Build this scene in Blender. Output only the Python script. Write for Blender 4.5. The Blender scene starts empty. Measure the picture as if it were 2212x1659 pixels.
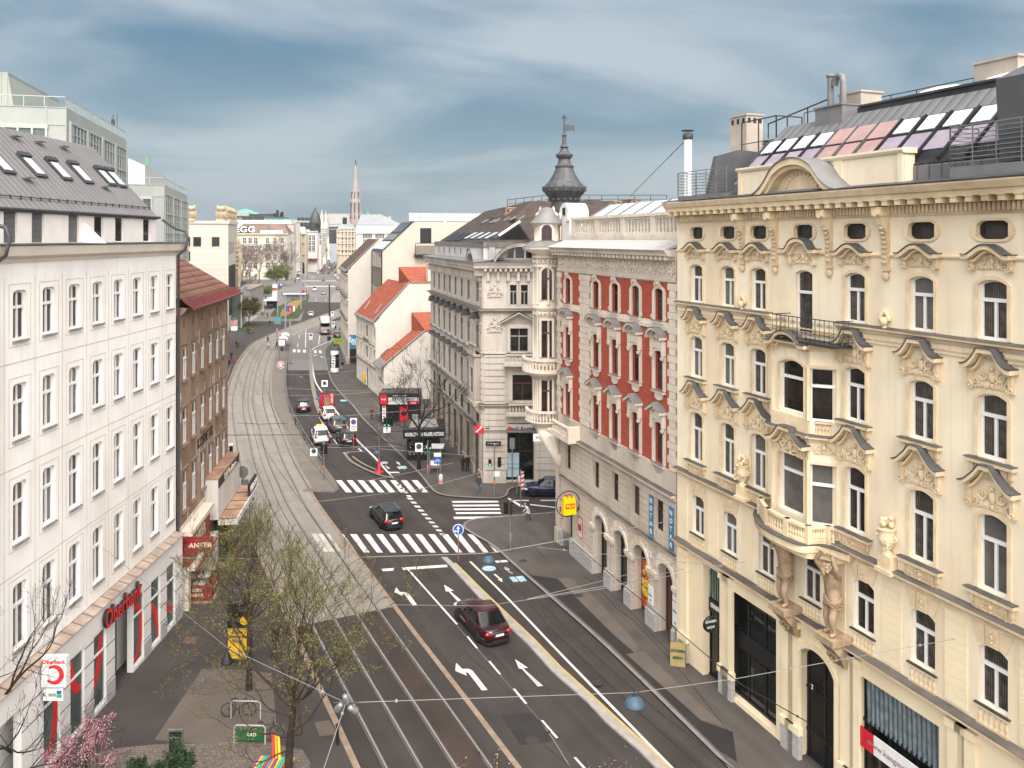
import bpy,bmesh,math,random
from math import sin,cos,pi,radians,sqrt,atan2,hypot
from mathutils import Vector,Matrix,noise
random.seed(11)
SC=bpy.context.scene
COL=SC.collection
F,CX,HY,H=1750.0,1106.0,515.0,24.3
def G(x,y,z=0.0):
 t=(H-z)/(y-HY)
 return Vector(((x-CX)*t,F*t,z))
def P(x,y,Z):return Vector(((x-CX)*Z/F,Z,H-(y-HY)*Z/F))
def view(x0,y0,sc):
 k=0.57604
 return lambda x,y:((x0+x*sc)*k,(y0+y*sc)*k)
def link(o,parent=None):
 COL.objects.link(o)
 if parent is not None:o.parent=parent
 return o
def tag(o,label=None,cat=None,group=None,kind=None):
 if label:o['label']=label
 if cat:o['category']=cat
 if group:o['group']=group
 if kind:o['kind']=kind
 return o
def thing(name,label,cat,loc=(0,0,0),rz=0.0,group=None):
 o=bpy.data.objects.new(name,None);link(o)
 o.location=loc;o.rotation_euler=(0,0,rz);o.empty_display_size=.3
 return tag(o,label,cat,group)
def meshobj(name,me,parent=None,loc=(0,0,0),rz=0.0):
 o=bpy.data.objects.new(name,me);o.location=loc;o.rotation_euler=(0,0,rz)
 return link(o,parent)
def dup(root,loc,rz=None,label=None,group=None):
 r=root.copy();COL.objects.link(r);r.location=loc
 if rz is not None:r.rotation_euler=(0,0,rz)
 if label:r['label']=label
 if group:r['group']=group
 for ch in root.children:
  c=ch.copy();COL.objects.link(c);c.parent=r
  for g in ch.children:
   d=g.copy();COL.objects.link(d);d.parent=c
 return r
_M={}
def mat(name,col=(.5,.5,.5),rough=.8,var=.10,scale=2.0,bump=0.0,metal=0.0,spec=.3,dirt=0.0,dcol=(.12,.09,.07),streak=False,emit=None,kind=None,a=None,coat=0.0,bscale=None,tyre=None):
 if name in _M:return _M[name]
 m=bpy.data.materials.new(name);m.use_nodes=True;_M[name]=m
 nt=m.node_tree;N=nt.nodes;L=nt.links
 b=N['Principled BSDF'];b.inputs['Roughness'].default_value=rough
 b.inputs['Metallic'].default_value=metal
 b.inputs['Specular IOR Level'].default_value=spec
 if coat:b.inputs['Coat Weight'].default_value=coat;b.inputs['Coat Roughness'].default_value=.06
 tc=N.new('ShaderNodeTexCoord');co=tc.outputs['Object']
 base=None
 def mixc(f,A,B):
  x=N.new('ShaderNodeMix');x.data_type='RGBA'
  for s,v in((6,A),(7,B)):
   if isinstance(v,tuple):x.inputs[s].default_value=(*v,1)
   else:L.new(v,x.inputs[s])
  if isinstance(f,float):x.inputs[0].default_value=f
  else:L.new(f,x.inputs[0])
  return x.outputs[2]
 def noi(sc,det=4,vec=None,rg=(.35,.65)):
  n=N.new('ShaderNodeTexNoise');n.inputs['Scale'].default_value=sc;n.inputs['Detail'].default_value=det
  L.new(vec or co,n.inputs['Vector'])
  r=N.new('ShaderNodeMapRange');r.inputs[1].default_value=rg[0];r.inputs[2].default_value=rg[1]
  L.new(n.outputs[0],r.inputs[0]);return r.outputs[0]
 def scl(v):
  mp=N.new('ShaderNodeMapping');mp.inputs['Scale'].default_value=v;L.new(co,mp.inputs['Vector']);return mp.outputs[0]
 lo=tuple(c*(1-var)for c in col);hi=tuple(min(1,c*(1+var))for c in col)
 if kind=='brick':
  br=N.new('ShaderNodeTexBrick');mp=N.new('ShaderNodeMapping');mp.inputs['Rotation'].default_value=(radians(90),0,0)if a.get('rot',1)else(0,0,0)
  L.new(co,mp.inputs['Vector']);L.new(mp.outputs[0],br.inputs['Vector'])
  br.inputs['Scale'].default_value=1;br.inputs['Brick Width'].default_value=a['w'];br.inputs['Row Height'].default_value=a['h']
  br.inputs['Mortar Size'].default_value=a['m'];br.inputs['Color1'].default_value=(*lo,1);br.inputs['Color2'].default_value=(*hi,1)
  br.inputs['Mortar'].default_value=(*a['mc'],1);br.inputs['Bias'].default_value=0
  base=mixc(noi(scale),br.outputs[0],mixc(.25,br.outputs[0],lo))
  bp=N.new('ShaderNodeBump');bp.inputs['Strength'].default_value=.5;bp.inputs['Distance'].default_value=a.get('bd',.02);bp.invert=True
  L.new(br.outputs[1],bp.inputs['Height']);L.new(bp.outputs[0],b.inputs['Normal'])
 elif kind=='wave':
  wv=N.new('ShaderNodeTexWave');wv.wave_type='BANDS';wv.bands_direction=a.get('dir','X');wv.wave_profile=a.get('prof','SIN')
  wv.inputs['Scale'].default_value=a['s'];wv.inputs['Distortion'].default_value=a.get('d',.3);wv.inputs['Detail'].default_value=2
  L.new(co,wv.inputs['Vector'])
  r=N.new('ShaderNodeMapRange');r.inputs[1].default_value=a.get('t0',.1);r.inputs[2].default_value=a.get('t1',.5);L.new(wv.outputs[1],r.inputs[0])
  base=mixc(r.outputs[0],a['c2'],mixc(noi(scale),lo,hi))
  bp=N.new('ShaderNodeBump');bp.inputs['Strength'].default_value=.6;bp.inputs['Distance'].default_value=a.get('bd',.04)
  L.new(wv.outputs[1],bp.inputs['Height']);L.new(bp.outputs[0],b.inputs['Normal'])
 else:
  base=mixc(noi(scale),lo,hi)
  if bump:
   n=N.new('ShaderNodeTexNoise');n.inputs['Scale'].default_value=bscale or scale*6;n.inputs['Detail'].default_value=5;L.new(co,n.inputs['Vector'])
   bp=N.new('ShaderNodeBump');bp.inputs['Strength'].default_value=bump;bp.inputs['Distance'].default_value=.03
   L.new(n.outputs[0],bp.inputs['Height']);L.new(bp.outputs[0],b.inputs['Normal'])
 if dirt:
  f=noi(.35,6,scl((1.0,1.0,.18))if streak else None,(.48,.75))
  g=N.new('ShaderNodeMath');g.operation='MULTIPLY';g.inputs[1].default_value=dirt;L.new(f,g.inputs[0])
  base=mixc(g.outputs[0],base,dcol)
  if streak:
   f2=noi(1.6,5,scl((2.2,2.2,.12)),(.52,.8))
   g2=N.new('ShaderNodeMath');g2.operation='MULTIPLY';g2.inputs[1].default_value=dirt*.8;L.new(f2,g2.inputs[0])
   base=mixc(g2.outputs[0],base,dcol)
 if tyre:
  m1=N.new('ShaderNodeMapping');m1.inputs['Rotation'].default_value=(0,0,-tyre[0]);L.new(co,m1.inputs['Vector'])
  m2=N.new('ShaderNodeMapping');m2.inputs['Scale'].default_value=(.85,.035,1);L.new(m1.outputs[0],m2.inputs['Vector'])
  for f,c in((noi(1.0,5,m2.outputs[0],(.46,.72)),tuple(v*.55 for v in col)),(noi(1.7,6,m2.outputs[0],(.55,.8)),tuple(v*1.55 for v in col)),(noi(9,3,None,(.60,.72)),tuple(v*.6 for v in col)),(noi(45,2,None,(.60,.75)),tuple(v*1.6 for v in col))):
   g=N.new('ShaderNodeMath');g.operation='MULTIPLY';g.inputs[1].default_value=tyre[1];L.new(f,g.inputs[0]);base=mixc(g.outputs[0],base,c)
 L.new(base,b.inputs['Base Color'])
 if emit:
  b.inputs['Emission Color'].default_value=(*col,1);b.inputs['Emission Strength'].default_value=emit
 return m
def arc_pts(w,z,r,n=8,x0=0.0):
 """points of a segmental arch of width w springing at z with rise r, left to right"""
 if abs(r-.2)<1e-6:
  return[(x0+sg*(w/2-r+r*cos(a)),z+r*sin(a))for sg,a in[(-1,pi/2*k/3)for k in range(4)]+[(1,pi/2*(n-4-k)/(n-4))for k in range(n-3)]]
 R=(w*w/4+r*r)/(2*r);c=z+r-R;a0=math.asin(min(1,w/2/R))
 if r>w/2:a0=pi-a0
 return[(x0+R*sin(-a0+2*a0*i/n),c+R*cos(-a0+2*a0*i/n))for i in range(n+1)]
class MB:
 def __init__(s):s.v,s.f,s.m,s.sm=[],[],[],[];s.M=None
 def add(s,vs,fs,mi=0,sm=False):
  n=len(s.v)
  if s.M is not None:vs=[s.M@Vector(v)for v in vs]
  s.v+=[tuple(v)for v in vs];s.f+=[tuple(i+n for i in f)for f in fs]
  s.m+=[mi]*len(fs);s.sm+=[sm]*len(fs);return s
 def box(s,x0,x1,y0,y1,z0,z1,mi=0):
  return s.add([(x0,y0,z0),(x1,y0,z0),(x1,y1,z0),(x0,y1,z0),(x0,y0,z1),(x1,y0,z1),(x1,y1,z1),(x0,y1,z1)],[(0,3,2,1),(4,5,6,7),(0,1,5,4),(1,2,6,5),(2,3,7,6),(3,0,4,7)],mi)
 def ext(s,A,B,mi=0,caps=True,sm=False):
  """loft between two point rings of equal length"""
  n=len(A);fs=[(i,(i+1)%n,n+(i+1)%n,n+i)for i in range(n)]
  if not sm:
   if caps:fs+=[tuple(range(n))[::-1],tuple(range(n,2*n))]
   return s.add(list(A)+list(B),fs,mi)
  s.add(list(A)+list(B),fs,mi,True)
  if caps:s.add(A,[tuple(range(n))[::-1]],mi);s.add(B,[tuple(range(n))],mi)
  return s
 def px(s,pts,x0,x1,mi=0):return s.ext([(x0,a,b)for a,b in pts],[(x1,a,b)for a,b in pts],mi)
 def py(s,pts,y0,y1,mi=0):return s.ext([(a,y0,b)for a,b in pts],[(a,y1,b)for a,b in pts],mi)
 def pz(s,pts,z0,z1,mi=0):return s.ext([(p[0],p[1],z0)for p in pts],[(p[0],p[1],z1)for p in pts],mi)
 def loft(s,rings,mi=0,caps=True,sm=True,closed=True):
  n=len(rings[0]);vs=[p for r in rings for p in r];fs=[]
  m=n if closed else n-1
  for k in range(len(rings)-1):
   fs+=[(k*n+i,k*n+(i+1)%n,(k+1)*n+(i+1)%n,(k+1)*n+i)for i in range(m)]
  s.add(vs,fs,mi,sm)
  if caps and closed:s.add(rings[0],[tuple(range(n))[::-1]],mi);s.add(rings[-1],[tuple(range(n))],mi)
  return s
 def lathe(s,prof,c=(0,0,0),n=12,mi=0,sm=True,a0=0.0,a1=2*pi,sx=1,sy=1):
  full=abs(a1-a0-2*pi)<1e-6;k=n if full else n+1
  R=[[(c[0]+sx*r*cos(a0+(a1-a0)*i/n),c[1]+sy*r*sin(a0+(a1-a0)*i/n),c[2]+z)for i in range(k)]for r,z in prof]
  return s.loft(R,mi,full,sm,full)
 def tube(s,pts,r,n=5,mi=0,caps=True,r1=None):
  pts=[Vector(p)for p in pts];rings=[];m=len(pts)
  up=Vector((0,0,1));pu=None
  for i,p in enumerate(pts):
   t=(pts[min(i+1,m-1)]-pts[max(i-1,0)])
   if t.length<1e-9:t=Vector((0,0,1))
   t.normalize()
   if pu is None:pu=t.orthogonal().normalized()
   a=(pu-t*pu.dot(t))
   a=a.normalized()if a.length>1e-6 else t.orthogonal().normalized()
   pu=a;b=t.cross(a)
   rr=r[i]if isinstance(r,(list,tuple))else(r if r1 is None else r+(r1-r)*i/max(1,m-1))
   rings.append([tuple(p+(a*cos(2*pi*k/n)+b*sin(2*pi*k/n))*rr)for k in range(n)])
  return s.loft(rings,mi,caps,n>4)
 def ball(s,c,rx,ry=None,rz=None,n=8,m=5,mi=0):
  ry=ry or rx;rz=rz or rx
  R=[[(c[0]+rx*sin(pi*j/m)*cos(2*pi*i/n),c[1]+ry*sin(pi*j/m)*sin(2*pi*i/n),c[2]-rz*cos(pi*j/m))for i in range(n)]for j in range(1,m)]
  return s.loft(R,mi,True,True)
 def quad(s,a,b,c,d,mi=0):return s.add([a,b,c,d],[(0,1,2,3)],mi)
 def wall(s,x0,x1,z0,z1,ops,y=0.0,dep=.25,mi=0,rmi=None):
  """flat wall in the xz plane with openings (xa, xb, za, zb, rise) and their reveals"""
  rmi=mi if rmi is None else rmi
  xs=sorted({x0,x1}|{o[i]for o in ops for i in(0,1)if x0<o[i]<x1});zs=sorted({z0,z1}|{o[i]for o in ops for i in(2,3)if z0<o[i]<z1})
  for zi in range(len(zs)-1):
   run=None
   for xi in range(len(xs)-1):
    cx,cz=(xs[xi]+xs[xi+1])/2,(zs[zi]+zs[zi+1])/2
    solid=not any(o[0]<cx<o[1]and o[2]<cz<o[3]for o in ops)
    if solid and run is None:run=xs[xi]
    if run is not None and not solid:
     s.quad((run,y,zs[zi]),(xs[xi],y,zs[zi]),(xs[xi],y,zs[zi+1]),(run,y,zs[zi+1]),mi);run=None
   if run is not None:s.quad((run,y,zs[zi]),(x1,y,zs[zi]),(x1,y,zs[zi+1]),(run,y,zs[zi+1]),mi)
  for o in ops:
   a,b,c,d=o[:4];r=o[4]if len(o)>4 else 0;e=d-r;q=y-dep
   s.quad((a,y,c),(a,y,e),(a,q,e),(a,q,c),rmi);s.quad((b,y,c),(b,y,e),(b,q,e),(b,q,c),rmi)
   s.quad((a,y,c),(b,y,c),(b,q,c),(a,q,c),rmi)
   if not r:s.quad((a,y,d),(b,y,d),(b,q,d),(a,q,d),rmi)
   else:
    A=arc_pts(b-a,e,r,8,(a+b)/2)
    for i in range(8):s.quad((A[i][0],y,A[i][1]),(A[i+1][0],y,A[i+1][1]),(A[i+1][0],q,A[i+1][1]),(A[i][0],q,A[i][1]),rmi)
    for i in range(8):
     s.quad((A[i][0],y,A[i][1]),(A[i+1][0],y,A[i+1][1]),(A[i+1][0],y,d),(A[i][0],y,d),mi)
  return s
 def mesh(s,name,mats,fix=True):
  me=bpy.data.meshes.new(name);me.from_pydata(s.v,[],s.f)
  for m in(mats if isinstance(mats,(list,tuple))else[mats]):me.materials.append(m)
  me.polygons.foreach_set('material_index',s.m);me.polygons.foreach_set('use_smooth',s.sm)
  if fix:
   bm=bmesh.new();bm.from_mesh(me);bmesh.ops.recalc_face_normals(bm,faces=bm.faces);bm.to_mesh(me);bm.free()
  me.update();return me
 def build(s,name,mats,parent=None,loc=(0,0,0),rz=0.0):return meshobj(name,s.mesh(name,mats),parent,loc,rz)
def cat_rom(pts,k=6):
 pts=[Vector(p)for p in pts];out=[]
 for i in range(len(pts)-1):
  p0,p1,p2,p3=pts[max(i-1,0)],pts[i],pts[i+1],pts[min(i+2,len(pts)-1)]
  for j in range(k):
   t=j/k;out.append(.5*((2*p1)+(p2-p0)*t+(2*p0-5*p1+4*p2-p3)*t*t+(3*p1-p0-3*p2+p3)*t**3))
 return out+[pts[-1]]
def offset(pts,d):
 out=[]
 for i,p in enumerate(pts):
  t=pts[min(i+1,len(pts)-1)]-pts[max(i-1,0)];n=Vector((t.y,-t.x,0)).normalized()
  out.append(p+n*d)
 return out
def text_mesh(txt,size,depth=.01,bold=0.0,align='CENTER',sx=1.0,shear=0.0):
 cu=bpy.data.curves.new('lettering','FONT');cu.body=txt;cu.size=size;cu.extrude=depth;cu.offset=bold
 cu.align_x=align;cu.align_y='CENTER';cu.resolution_u=3;cu.shear=shear;cu.space_character=1.05
 o=bpy.data.objects.new('lettering',cu);COL.objects.link(o);bpy.context.view_layer.update()
 me=bpy.data.meshes.new_from_object(o.evaluated_get(bpy.context.evaluated_depsgraph_get()))
 bpy.data.objects.remove(o);bpy.data.curves.remove(cu)
 if sx!=1:me.transform(Matrix.Scale(sx,4,Vector((1,0,0))))
 return me
def text(txt,size,m,parent,loc,nrm=None,depth=.012,bold=0.0,name='lettering',sx=1.0,rotz=None,tilt=0.0):
 """upright lettering whose reading side looks along angle rotz in the parent's xy plane"""
 me=text_mesh(txt,size,depth,bold,sx=sx);me.materials.clear();me.materials.append(m)
 R=Matrix.Rotation((rotz or 0)+pi/2,4,'Z')@Matrix.Rotation(pi/2,4,'X')@Matrix.Rotation(tilt,4,'Z')
 me.transform(R);o=meshobj(name,me,parent,loc);return o
cam=bpy.data.cameras.new('camera');co_=bpy.data.objects.new('camera',cam);link(co_)
co_.location=(0,0,H);co_.rotation_euler=(pi/2,0,0)
cam.sensor_width=36;cam.lens=F/2212*36;cam.shift_y=-(829.5-HY)/2212;cam.clip_start=.1;cam.clip_end=8000
SC.camera=co_
SUN_EL,SUN_AZ=radians(50),radians(168)
w=bpy.data.worlds.new('World');SC.world=w;w.use_nodes=True
N=w.node_tree.nodes;L=w.node_tree.links;N.clear()
out=N.new('ShaderNodeOutputWorld')
sky=N.new('ShaderNodeTexSky');sky.sky_type='NISHITA';sky.sun_disc=False;sky.sun_elevation=SUN_EL;sky.sun_rotation=SUN_AZ
sky.air_density=1.4;sky.dust_density=2.0;sky.ozone_density=1.5
tc=N.new('ShaderNodeTexCoord')
sep=N.new('ShaderNodeSeparateXYZ');L.new(tc.outputs['Generated'],sep.inputs[0])
def mth(op,a,b=None,c=None):
 n=N.new('ShaderNodeMath');n.operation=op
 for i,v in enumerate((a,b,c)):
  if v is None:continue
  if isinstance(v,(int,float)):n.inputs[i].default_value=v
  else:L.new(v,n.inputs[i])
 return n.outputs[0]
zc=mth('ADD',mth('MAXIMUM',sep.outputs[2],0.0),.22)
cb=N.new('ShaderNodeCombineXYZ');L.new(mth('DIVIDE',sep.outputs[0],zc),cb.inputs[0]);L.new(mth('DIVIDE',sep.outputs[1],zc),cb.inputs[1])
mp=N.new('ShaderNodeMapping');mp.inputs['Scale'].default_value=(.62,1.0,1);mp.inputs['Rotation'].default_value=(0,0,radians(-16));mp.inputs['Location'].default_value=(7.7,5.2,0)
L.new(cb.outputs[0],mp.inputs[0])
n1=N.new('ShaderNodeTexNoise');n1.inputs['Scale'].default_value=1.25;n1.inputs['Detail'].default_value=6;n1.inputs['Roughness'].default_value=.5;n1.inputs['Distortion'].default_value=.5
L.new(mp.outputs[0],n1.inputs['Vector'])
rp=N.new('ShaderNodeMapRange');rp.interpolation_type='SMOOTHSTEP';rp.inputs[1].default_value=.34;rp.inputs[2].default_value=.62;L.new(n1.outputs[0],rp.inputs[0])
cr=N.new('ShaderNodeMix');cr.data_type='RGBA';L.new(rp.outputs[0],cr.inputs[0])
cr.inputs[6].default_value=(.066,.142,.21,1);cr.inputs[7].default_value=(.32,.36,.395,1)
hz=N.new('ShaderNodeMapRange');hz.inputs[1].default_value=0;hz.inputs[2].default_value=.22;hz.inputs[3].default_value=.75;hz.inputs[4].default_value=0;L.new(sep.outputs[2],hz.inputs[0])
cr2=N.new('ShaderNodeMix');cr2.data_type='RGBA';L.new(hz.outputs[0],cr2.inputs[0]);L.new(cr.outputs[2],cr2.inputs[6]);cr2.inputs[7].default_value=(.205,.265,.305,1)
sd=Vector((sin(SUN_AZ)*cos(SUN_EL),cos(SUN_AZ)*cos(SUN_EL),sin(SUN_EL)))
dt=N.new('ShaderNodeVectorMath');dt.operation='DOT_PRODUCT';L.new(tc.outputs['Generated'],dt.inputs[0]);dt.inputs[1].default_value=sd
gl=N.new('ShaderNodeMapRange');gl.interpolation_type='SMOOTHSTEP';gl.inputs[1].default_value=.12;gl.inputs[2].default_value=1;gl.inputs[3].default_value=0;gl.inputs[4].default_value=1;L.new(dt.outputs['Value'],gl.inputs[0])
cr3=N.new('ShaderNodeMix');cr3.data_type='RGBA';L.new(gl.outputs[0],cr3.inputs[0]);L.new(cr2.outputs[2],cr3.inputs[6]);cr3.inputs[7].default_value=(3.0,2.88,2.74,1)
b1=N.new('ShaderNodeBackground');L.new(sky.outputs[0],b1.inputs[0]);b1.inputs[1].default_value=.07
b2=N.new('ShaderNodeBackground');L.new(cr3.outputs[2],b2.inputs[0]);b2.inputs[1].default_value=1.0
mx=N.new('ShaderNodeMixShader');mx.inputs[0].default_value=.82;L.new(b1.outputs[0],mx.inputs[1]);L.new(b2.outputs[0],mx.inputs[2]);L.new(mx.outputs[0],out.inputs[0])
sl=bpy.data.lights.new('sun','SUN');so=bpy.data.objects.new('sun',sl);link(so)
sl.energy=1.5;sl.angle=radians(18);sl.color=(1,.95,.89)
so.rotation_euler=sd.to_track_quat('Z','Y').to_euler()
SC.view_settings.view_transform='Standard';SC.view_settings.look='None';SC.view_settings.exposure=.78;SC.view_settings.gamma=1
SC.cycles.max_bounces=5;SC.cycles.diffuse_bounces=3;SC.cycles.glossy_bounces=2;SC.cycles.transmission_bounces=3;SC.cycles.transparent_max_bounces=8
SC.cycles.use_denoising=True;SC.cycles.use_adaptive_sampling=True;SC.cycles.adaptive_threshold=.02
SC.cycles.caustics_reflective=False;SC.cycles.caustics_refractive=False
# ground
Z4=view(700,1900,960/1625);Z5=view(820,1000,880/1622);Z6=view(1500,2000,1200/2212);Z7=view(820,700,600/1659)
Z8=view(1100,900,300/1244);Zc=view(1500,1000,600/1106);Zr=view(1900,1300,700/968);Zr1=view(1900,700,700/1659)
Zy3=view(2500,200,1340/2021);Zy4=view(2500,800,1340/2021);Zy5=view(2500,1800,1340/2058)
Zl1=view(0,200,960/1659);Zl2=view(0,1000,960/1659);Zl3=view(0,1920,960/1659)
Zo=view(1240,760,480/1659);Zo2=view(1260,1080,420/1452);Zk=view(1560,780,600/2212);Zeg=view(820,780,320/2042)
Zst=view(1100,560,320/1561);Zan=view(640,1700,360/995)
def gp(pts,V=None,z=0.0):return[G(*(V(*p)if V else p),z)for p in pts]
ASPH=mat('asphalt',(.050,.0425,.0395),.92,.16,.35,bump=.25,bscale=40,spec=.2,dirt=.3,dcol=(.042,.038,.036),tyre=(radians(26),.55))
PAV=mat('pavement asphalt',(.056,.0485,.045),.93,.12,.4,bump=.2,bscale=40,spec=.2,dirt=.25,dcol=(.052,.046,.043))
PAV2=mat('pavement grey',(.086,.075,.068),.93,.14,.4,bump=.2,bscale=40,spec=.2,dirt=.3,dcol=(.075,.066,.06),tyre=(radians(20),.35))
DARKP=mat('fresh asphalt',(.031,.0285,.028),.9,.12,.5,bump=.25,bscale=40,spec=.2)
BEIGE=mat('paving beige',(.115,.095,.082),.95,.10,.5,bump=.2,bscale=30,spec=.2,dirt=.2,dcol=(.11,.09,.08))
CONC=mat('concrete slab',(.225,.203,.178),.9,.08,.5,bump=.2,bscale=20,spec=.2,dirt=.45,dcol=(.20,.15,.11),streak=False,tyre=(radians(24),.45))
FARA=mat('pale road',(.15,.137,.128),.85,.10,.05,spec=.25,dirt=.3,dcol=(.13,.12,.115))  # glare on the distant road put into its paler colour
KERB=mat('granite kerb',(.21,.185,.165),.9,.15,3,bump=.2,spec=.2,dirt=.3,dcol=(.16,.13,.11))
OCHR=mat('rusty kerb',(.235,.175,.13),.95,.15,2,bump=.2,dirt=.3,dcol=(.16,.10,.07))
WHITE=mat('road paint',(.60,.57,.54),.75,.06,3,dirt=.6,dcol=(.22,.195,.18))
YELP=mat('yellow paint',(.40,.31,.13),.7,.08,3,dirt=.15,dcol=(.4,.3,.15))
BLUP=mat('blue road paint',(.22,.42,.60),.8,.08,3)
RAILM=mat('tram rail',(.60,.58,.56),.32,.1,8,metal=.85,spec=.5)
GROOV=mat('rail groove',(.045,.034,.030),.9,.1,3)
GRASS=mat('lawn',(.042,.055,.02),.95,.35,2,bump=.4)
COBB=mat('cobbles',(.15,.124,.108),.9,.25,1.5,kind='brick',a=dict(w=.21,h=.17,m=.016,mc=(.085,.07,.06),rot=0))
def flat(name,pts,m,z,kind='structure',thick=0.0,side=None,parent=None):
 mb=MB();b=[(p.x,p.y,z)for p in pts]
 mb.add(b,[tuple(range(len(b)))],0)
 if thick:
  c=[(p.x,p.y,z-thick)for p in pts];n=len(b)
  mb.add(b+c,[(i,(i+1)%n,n+(i+1)%n,n+i)for i in range(n)],1 if side else 0)
 o=mb.build(name,[m]+([side]if side else[]),parent)
 if kind:o['kind']=kind
 return o
def band(name,line,d0,d1,m,z,thick=0.0,side=None):
 A,B=offset(line,d0),offset(line,d1);mb=MB();n=len(A)
 for i in range(n-1):
  mb.quad((A[i].x,A[i].y,z),(B[i].x,B[i].y,z),(B[i+1].x,B[i+1].y,z),(A[i+1].x,A[i+1].y,z))
  if thick:
   for Q in(A,B):mb.quad((Q[i].x,Q[i].y,z),(Q[i+1].x,Q[i+1].y,z),(Q[i+1].x,Q[i+1].y,z-thick),(Q[i].x,Q[i].y,z-thick),1 if side else 0)
 o=mb.build(name,[m]+([side]if side else[]),None);o['kind']='structure';return o
def polygon_pts(p):return[Vector(q)for q in p]
g=MB();g.quad((-4000,-300,-.012),(4000,-300,-.012),(4000,6500,-.012),(-4000,6500,-.012))
o=g.build('ground',mat('city ground',(.12,.11,.10),.95,.15,.02));o['kind']='structure'
near=gp([(560,1900),(1900,1900),(1700,1150),(1500,1050),(1000,800),(760,716),(560,716),(430,800),(380,1300)])
flat('road',near,ASPH,-.004)
rt=[(1232,1900),(1061,1659),(956,1511),(845.6,1358),(738.4,1205),(661.8,1094.5),(635.5,1044.7),(610.5,994.7),(588,932),(573.5,888.5),(568,851),(574,794.7),(588,757),(608,735.4),(668,707),(738,680),(800,655)]
R4=cat_rom(gp(rt),8);TC=offset(R4,-2.17)
i0=next(i for i,p in enumerate(TC)if p.y>G(0,1353).y)
far=gp([(560,716),(760,716),(840,690),(900,600),(870,570),(600,570),(600,600),(560,640)])
flat('avenue',far,FARA,-.003)
mid=gp([(622,800),(622,760),(628,716),(760,716),(742,775),(735,800)])
flat('lane_slab',mid,FARA,-.001)
band('tram_bed',TC[:i0+1],-3.2,3.15,mat('tram asphalt',(.040,.034,.031),.9,.14,.4,bump=.2,bscale=40,dirt=.4,dcol=(.04,.03,.025),tyre=(radians(28),.5)),.006)
band('tram_concrete',TC[i0:],-3.2,3.15,CONC,.006)
band('tram_bed_patch',TC[:i0+1],.78,2.1,mat('brown asphalt',(.039,.028,.024),.9,.15,.5,dirt=.3,dcol=(.10,.06,.045)),.010)
band('kerb_strip',TC[:i0+40],3.15,3.43,OCHR,.02,.05)
band('gutter_joint',TC,-.03,.03,GROOV,.010)
for d in(-2.17,-.72,.72,2.17):
 band('rail_groove',TC,d-.11,d+.10,mat('rail bed',(.16,.125,.10),.9,.15,1),.014)
 band('rail_slot',TC,d-.075,d-.025,GROOV,.018)
 band('tram_rail',TC,d-.022,d+.055,RAILM,.022)
jm=MB();acc=0
for i in range(i0,len(TC)-1):
 acc+=(TC[i+1]-TC[i]).length
 if acc>3.2 and TC[i].y<260:
  acc=0;t=(TC[i+1]-TC[i]).normalized();nn=Vector((t.y,-t.x,0));a,b=TC[i]-nn*3.18,TC[i]+nn*3.12
  jm.quad(*[tuple(v+Vector((0,0,.012)))for v in(a,b,b+t*.05,a+t*.05)])
jm.build('slab_joint',mat('joint',(.17,.14,.12),.9))['kind']='structure'
kl=[p for p in offset(TC,-3.24)if p.y<330]
flat('pavement_left',kl+polygon_pts([(-150,330,0),(-150,-40,0),(kl[0].x,-40,0)]),PAV,.12,thick=.14,side=KERB)
band('kerb_left',[p for p in TC if p.y<300],-3.56,-3.26,OCHR,.126)
kA=gp([(850,380),(800,500),(748,560),(738,600),(745,650),(760,720),(790,800),(850,880),(930,960),(1000,1050),(1100,1150),(1250,1290),(1400,1440),(1490,1550)],Z5)+gp([(300,1580),(380,1592),(640,1605),(712,1594),(733,1570),(745,1545),(830,1522),(1106,1512)],Zc)
kA=cat_rom(kA,3)
flat('pavement_corner',kA+polygon_pts([(60,86,0),(120,200,0),(0,400,0)]),PAV2,.12,thick=.14,side=KERB)
band('kerb_corner',kA,.02,.22,KERB,.126)
kB=gp([(1500,1078),(1300,1098),(1180,1112),(1060,1121),(1020,1127),(1006,1137),(1016,1149)])+gp([(650,88),(800,220),(1050,440),(1450,795),(2212,1540)],Z6)+gp([(1800,1880)])
kB=cat_rom(kB,3)
flat('pavement_right',kB+polygon_pts([(80,20,0),(80,66,0)]),PAV2,.12,thick=.14,side=KERB)
band('kerb_right',kB,.02,.24,KERB,.126)
flat('pavement_dark_strip',gp([(845,262),(905,300),(1090,325),(1160,400),(1230,470),(1330,570),(1460,700),(1625,845),(1560,848),(1640,920),(1800,1060),(1960,1200),(2080,1310),(2300,1390),(2330,1600),(2212,1525),(1460,785),(1080,450)],Z6),DARKP,.127)
flat('pavement_beige_patch',gp([(1085,320),(1175,318),(1330,440),(1480,600),(1650,790),(1625,843),(1460,698),(1330,568)],Z6),BEIGE,.127)
flat('pavement_beige_strip',gp([(1565,850),(1690,830),(1850,985),(2000,1130),(2150,1270),(2300,1380),(2080,1308),(1800,1058)],Z6),BEIGE,.131)
flat('drain_grate',gp([(905,262),(1050,252),(1075,280),(930,290)],Z6),mat('grate',(.10,.065,.045),.9,.3,8),.128)
cr_=MB()
for pl in([(1390,400),(1500,520),(1610,600),(1700,690),(1800,800),(1900,905),(2030,1060),(2160,1230),(2300,1400)],[(1270,300),(1400,375),(1540,480),(1650,600),(1760,720),(1900,860)],[(930,300),(1080,320)],[(880,0),(875,45),(905,75),(1010,175)]):
 cr_.tube(gp(pl,Z6,.124),.02,4)
cr_.build('pavement_crack',GROOV)['kind']='structure'
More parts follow.
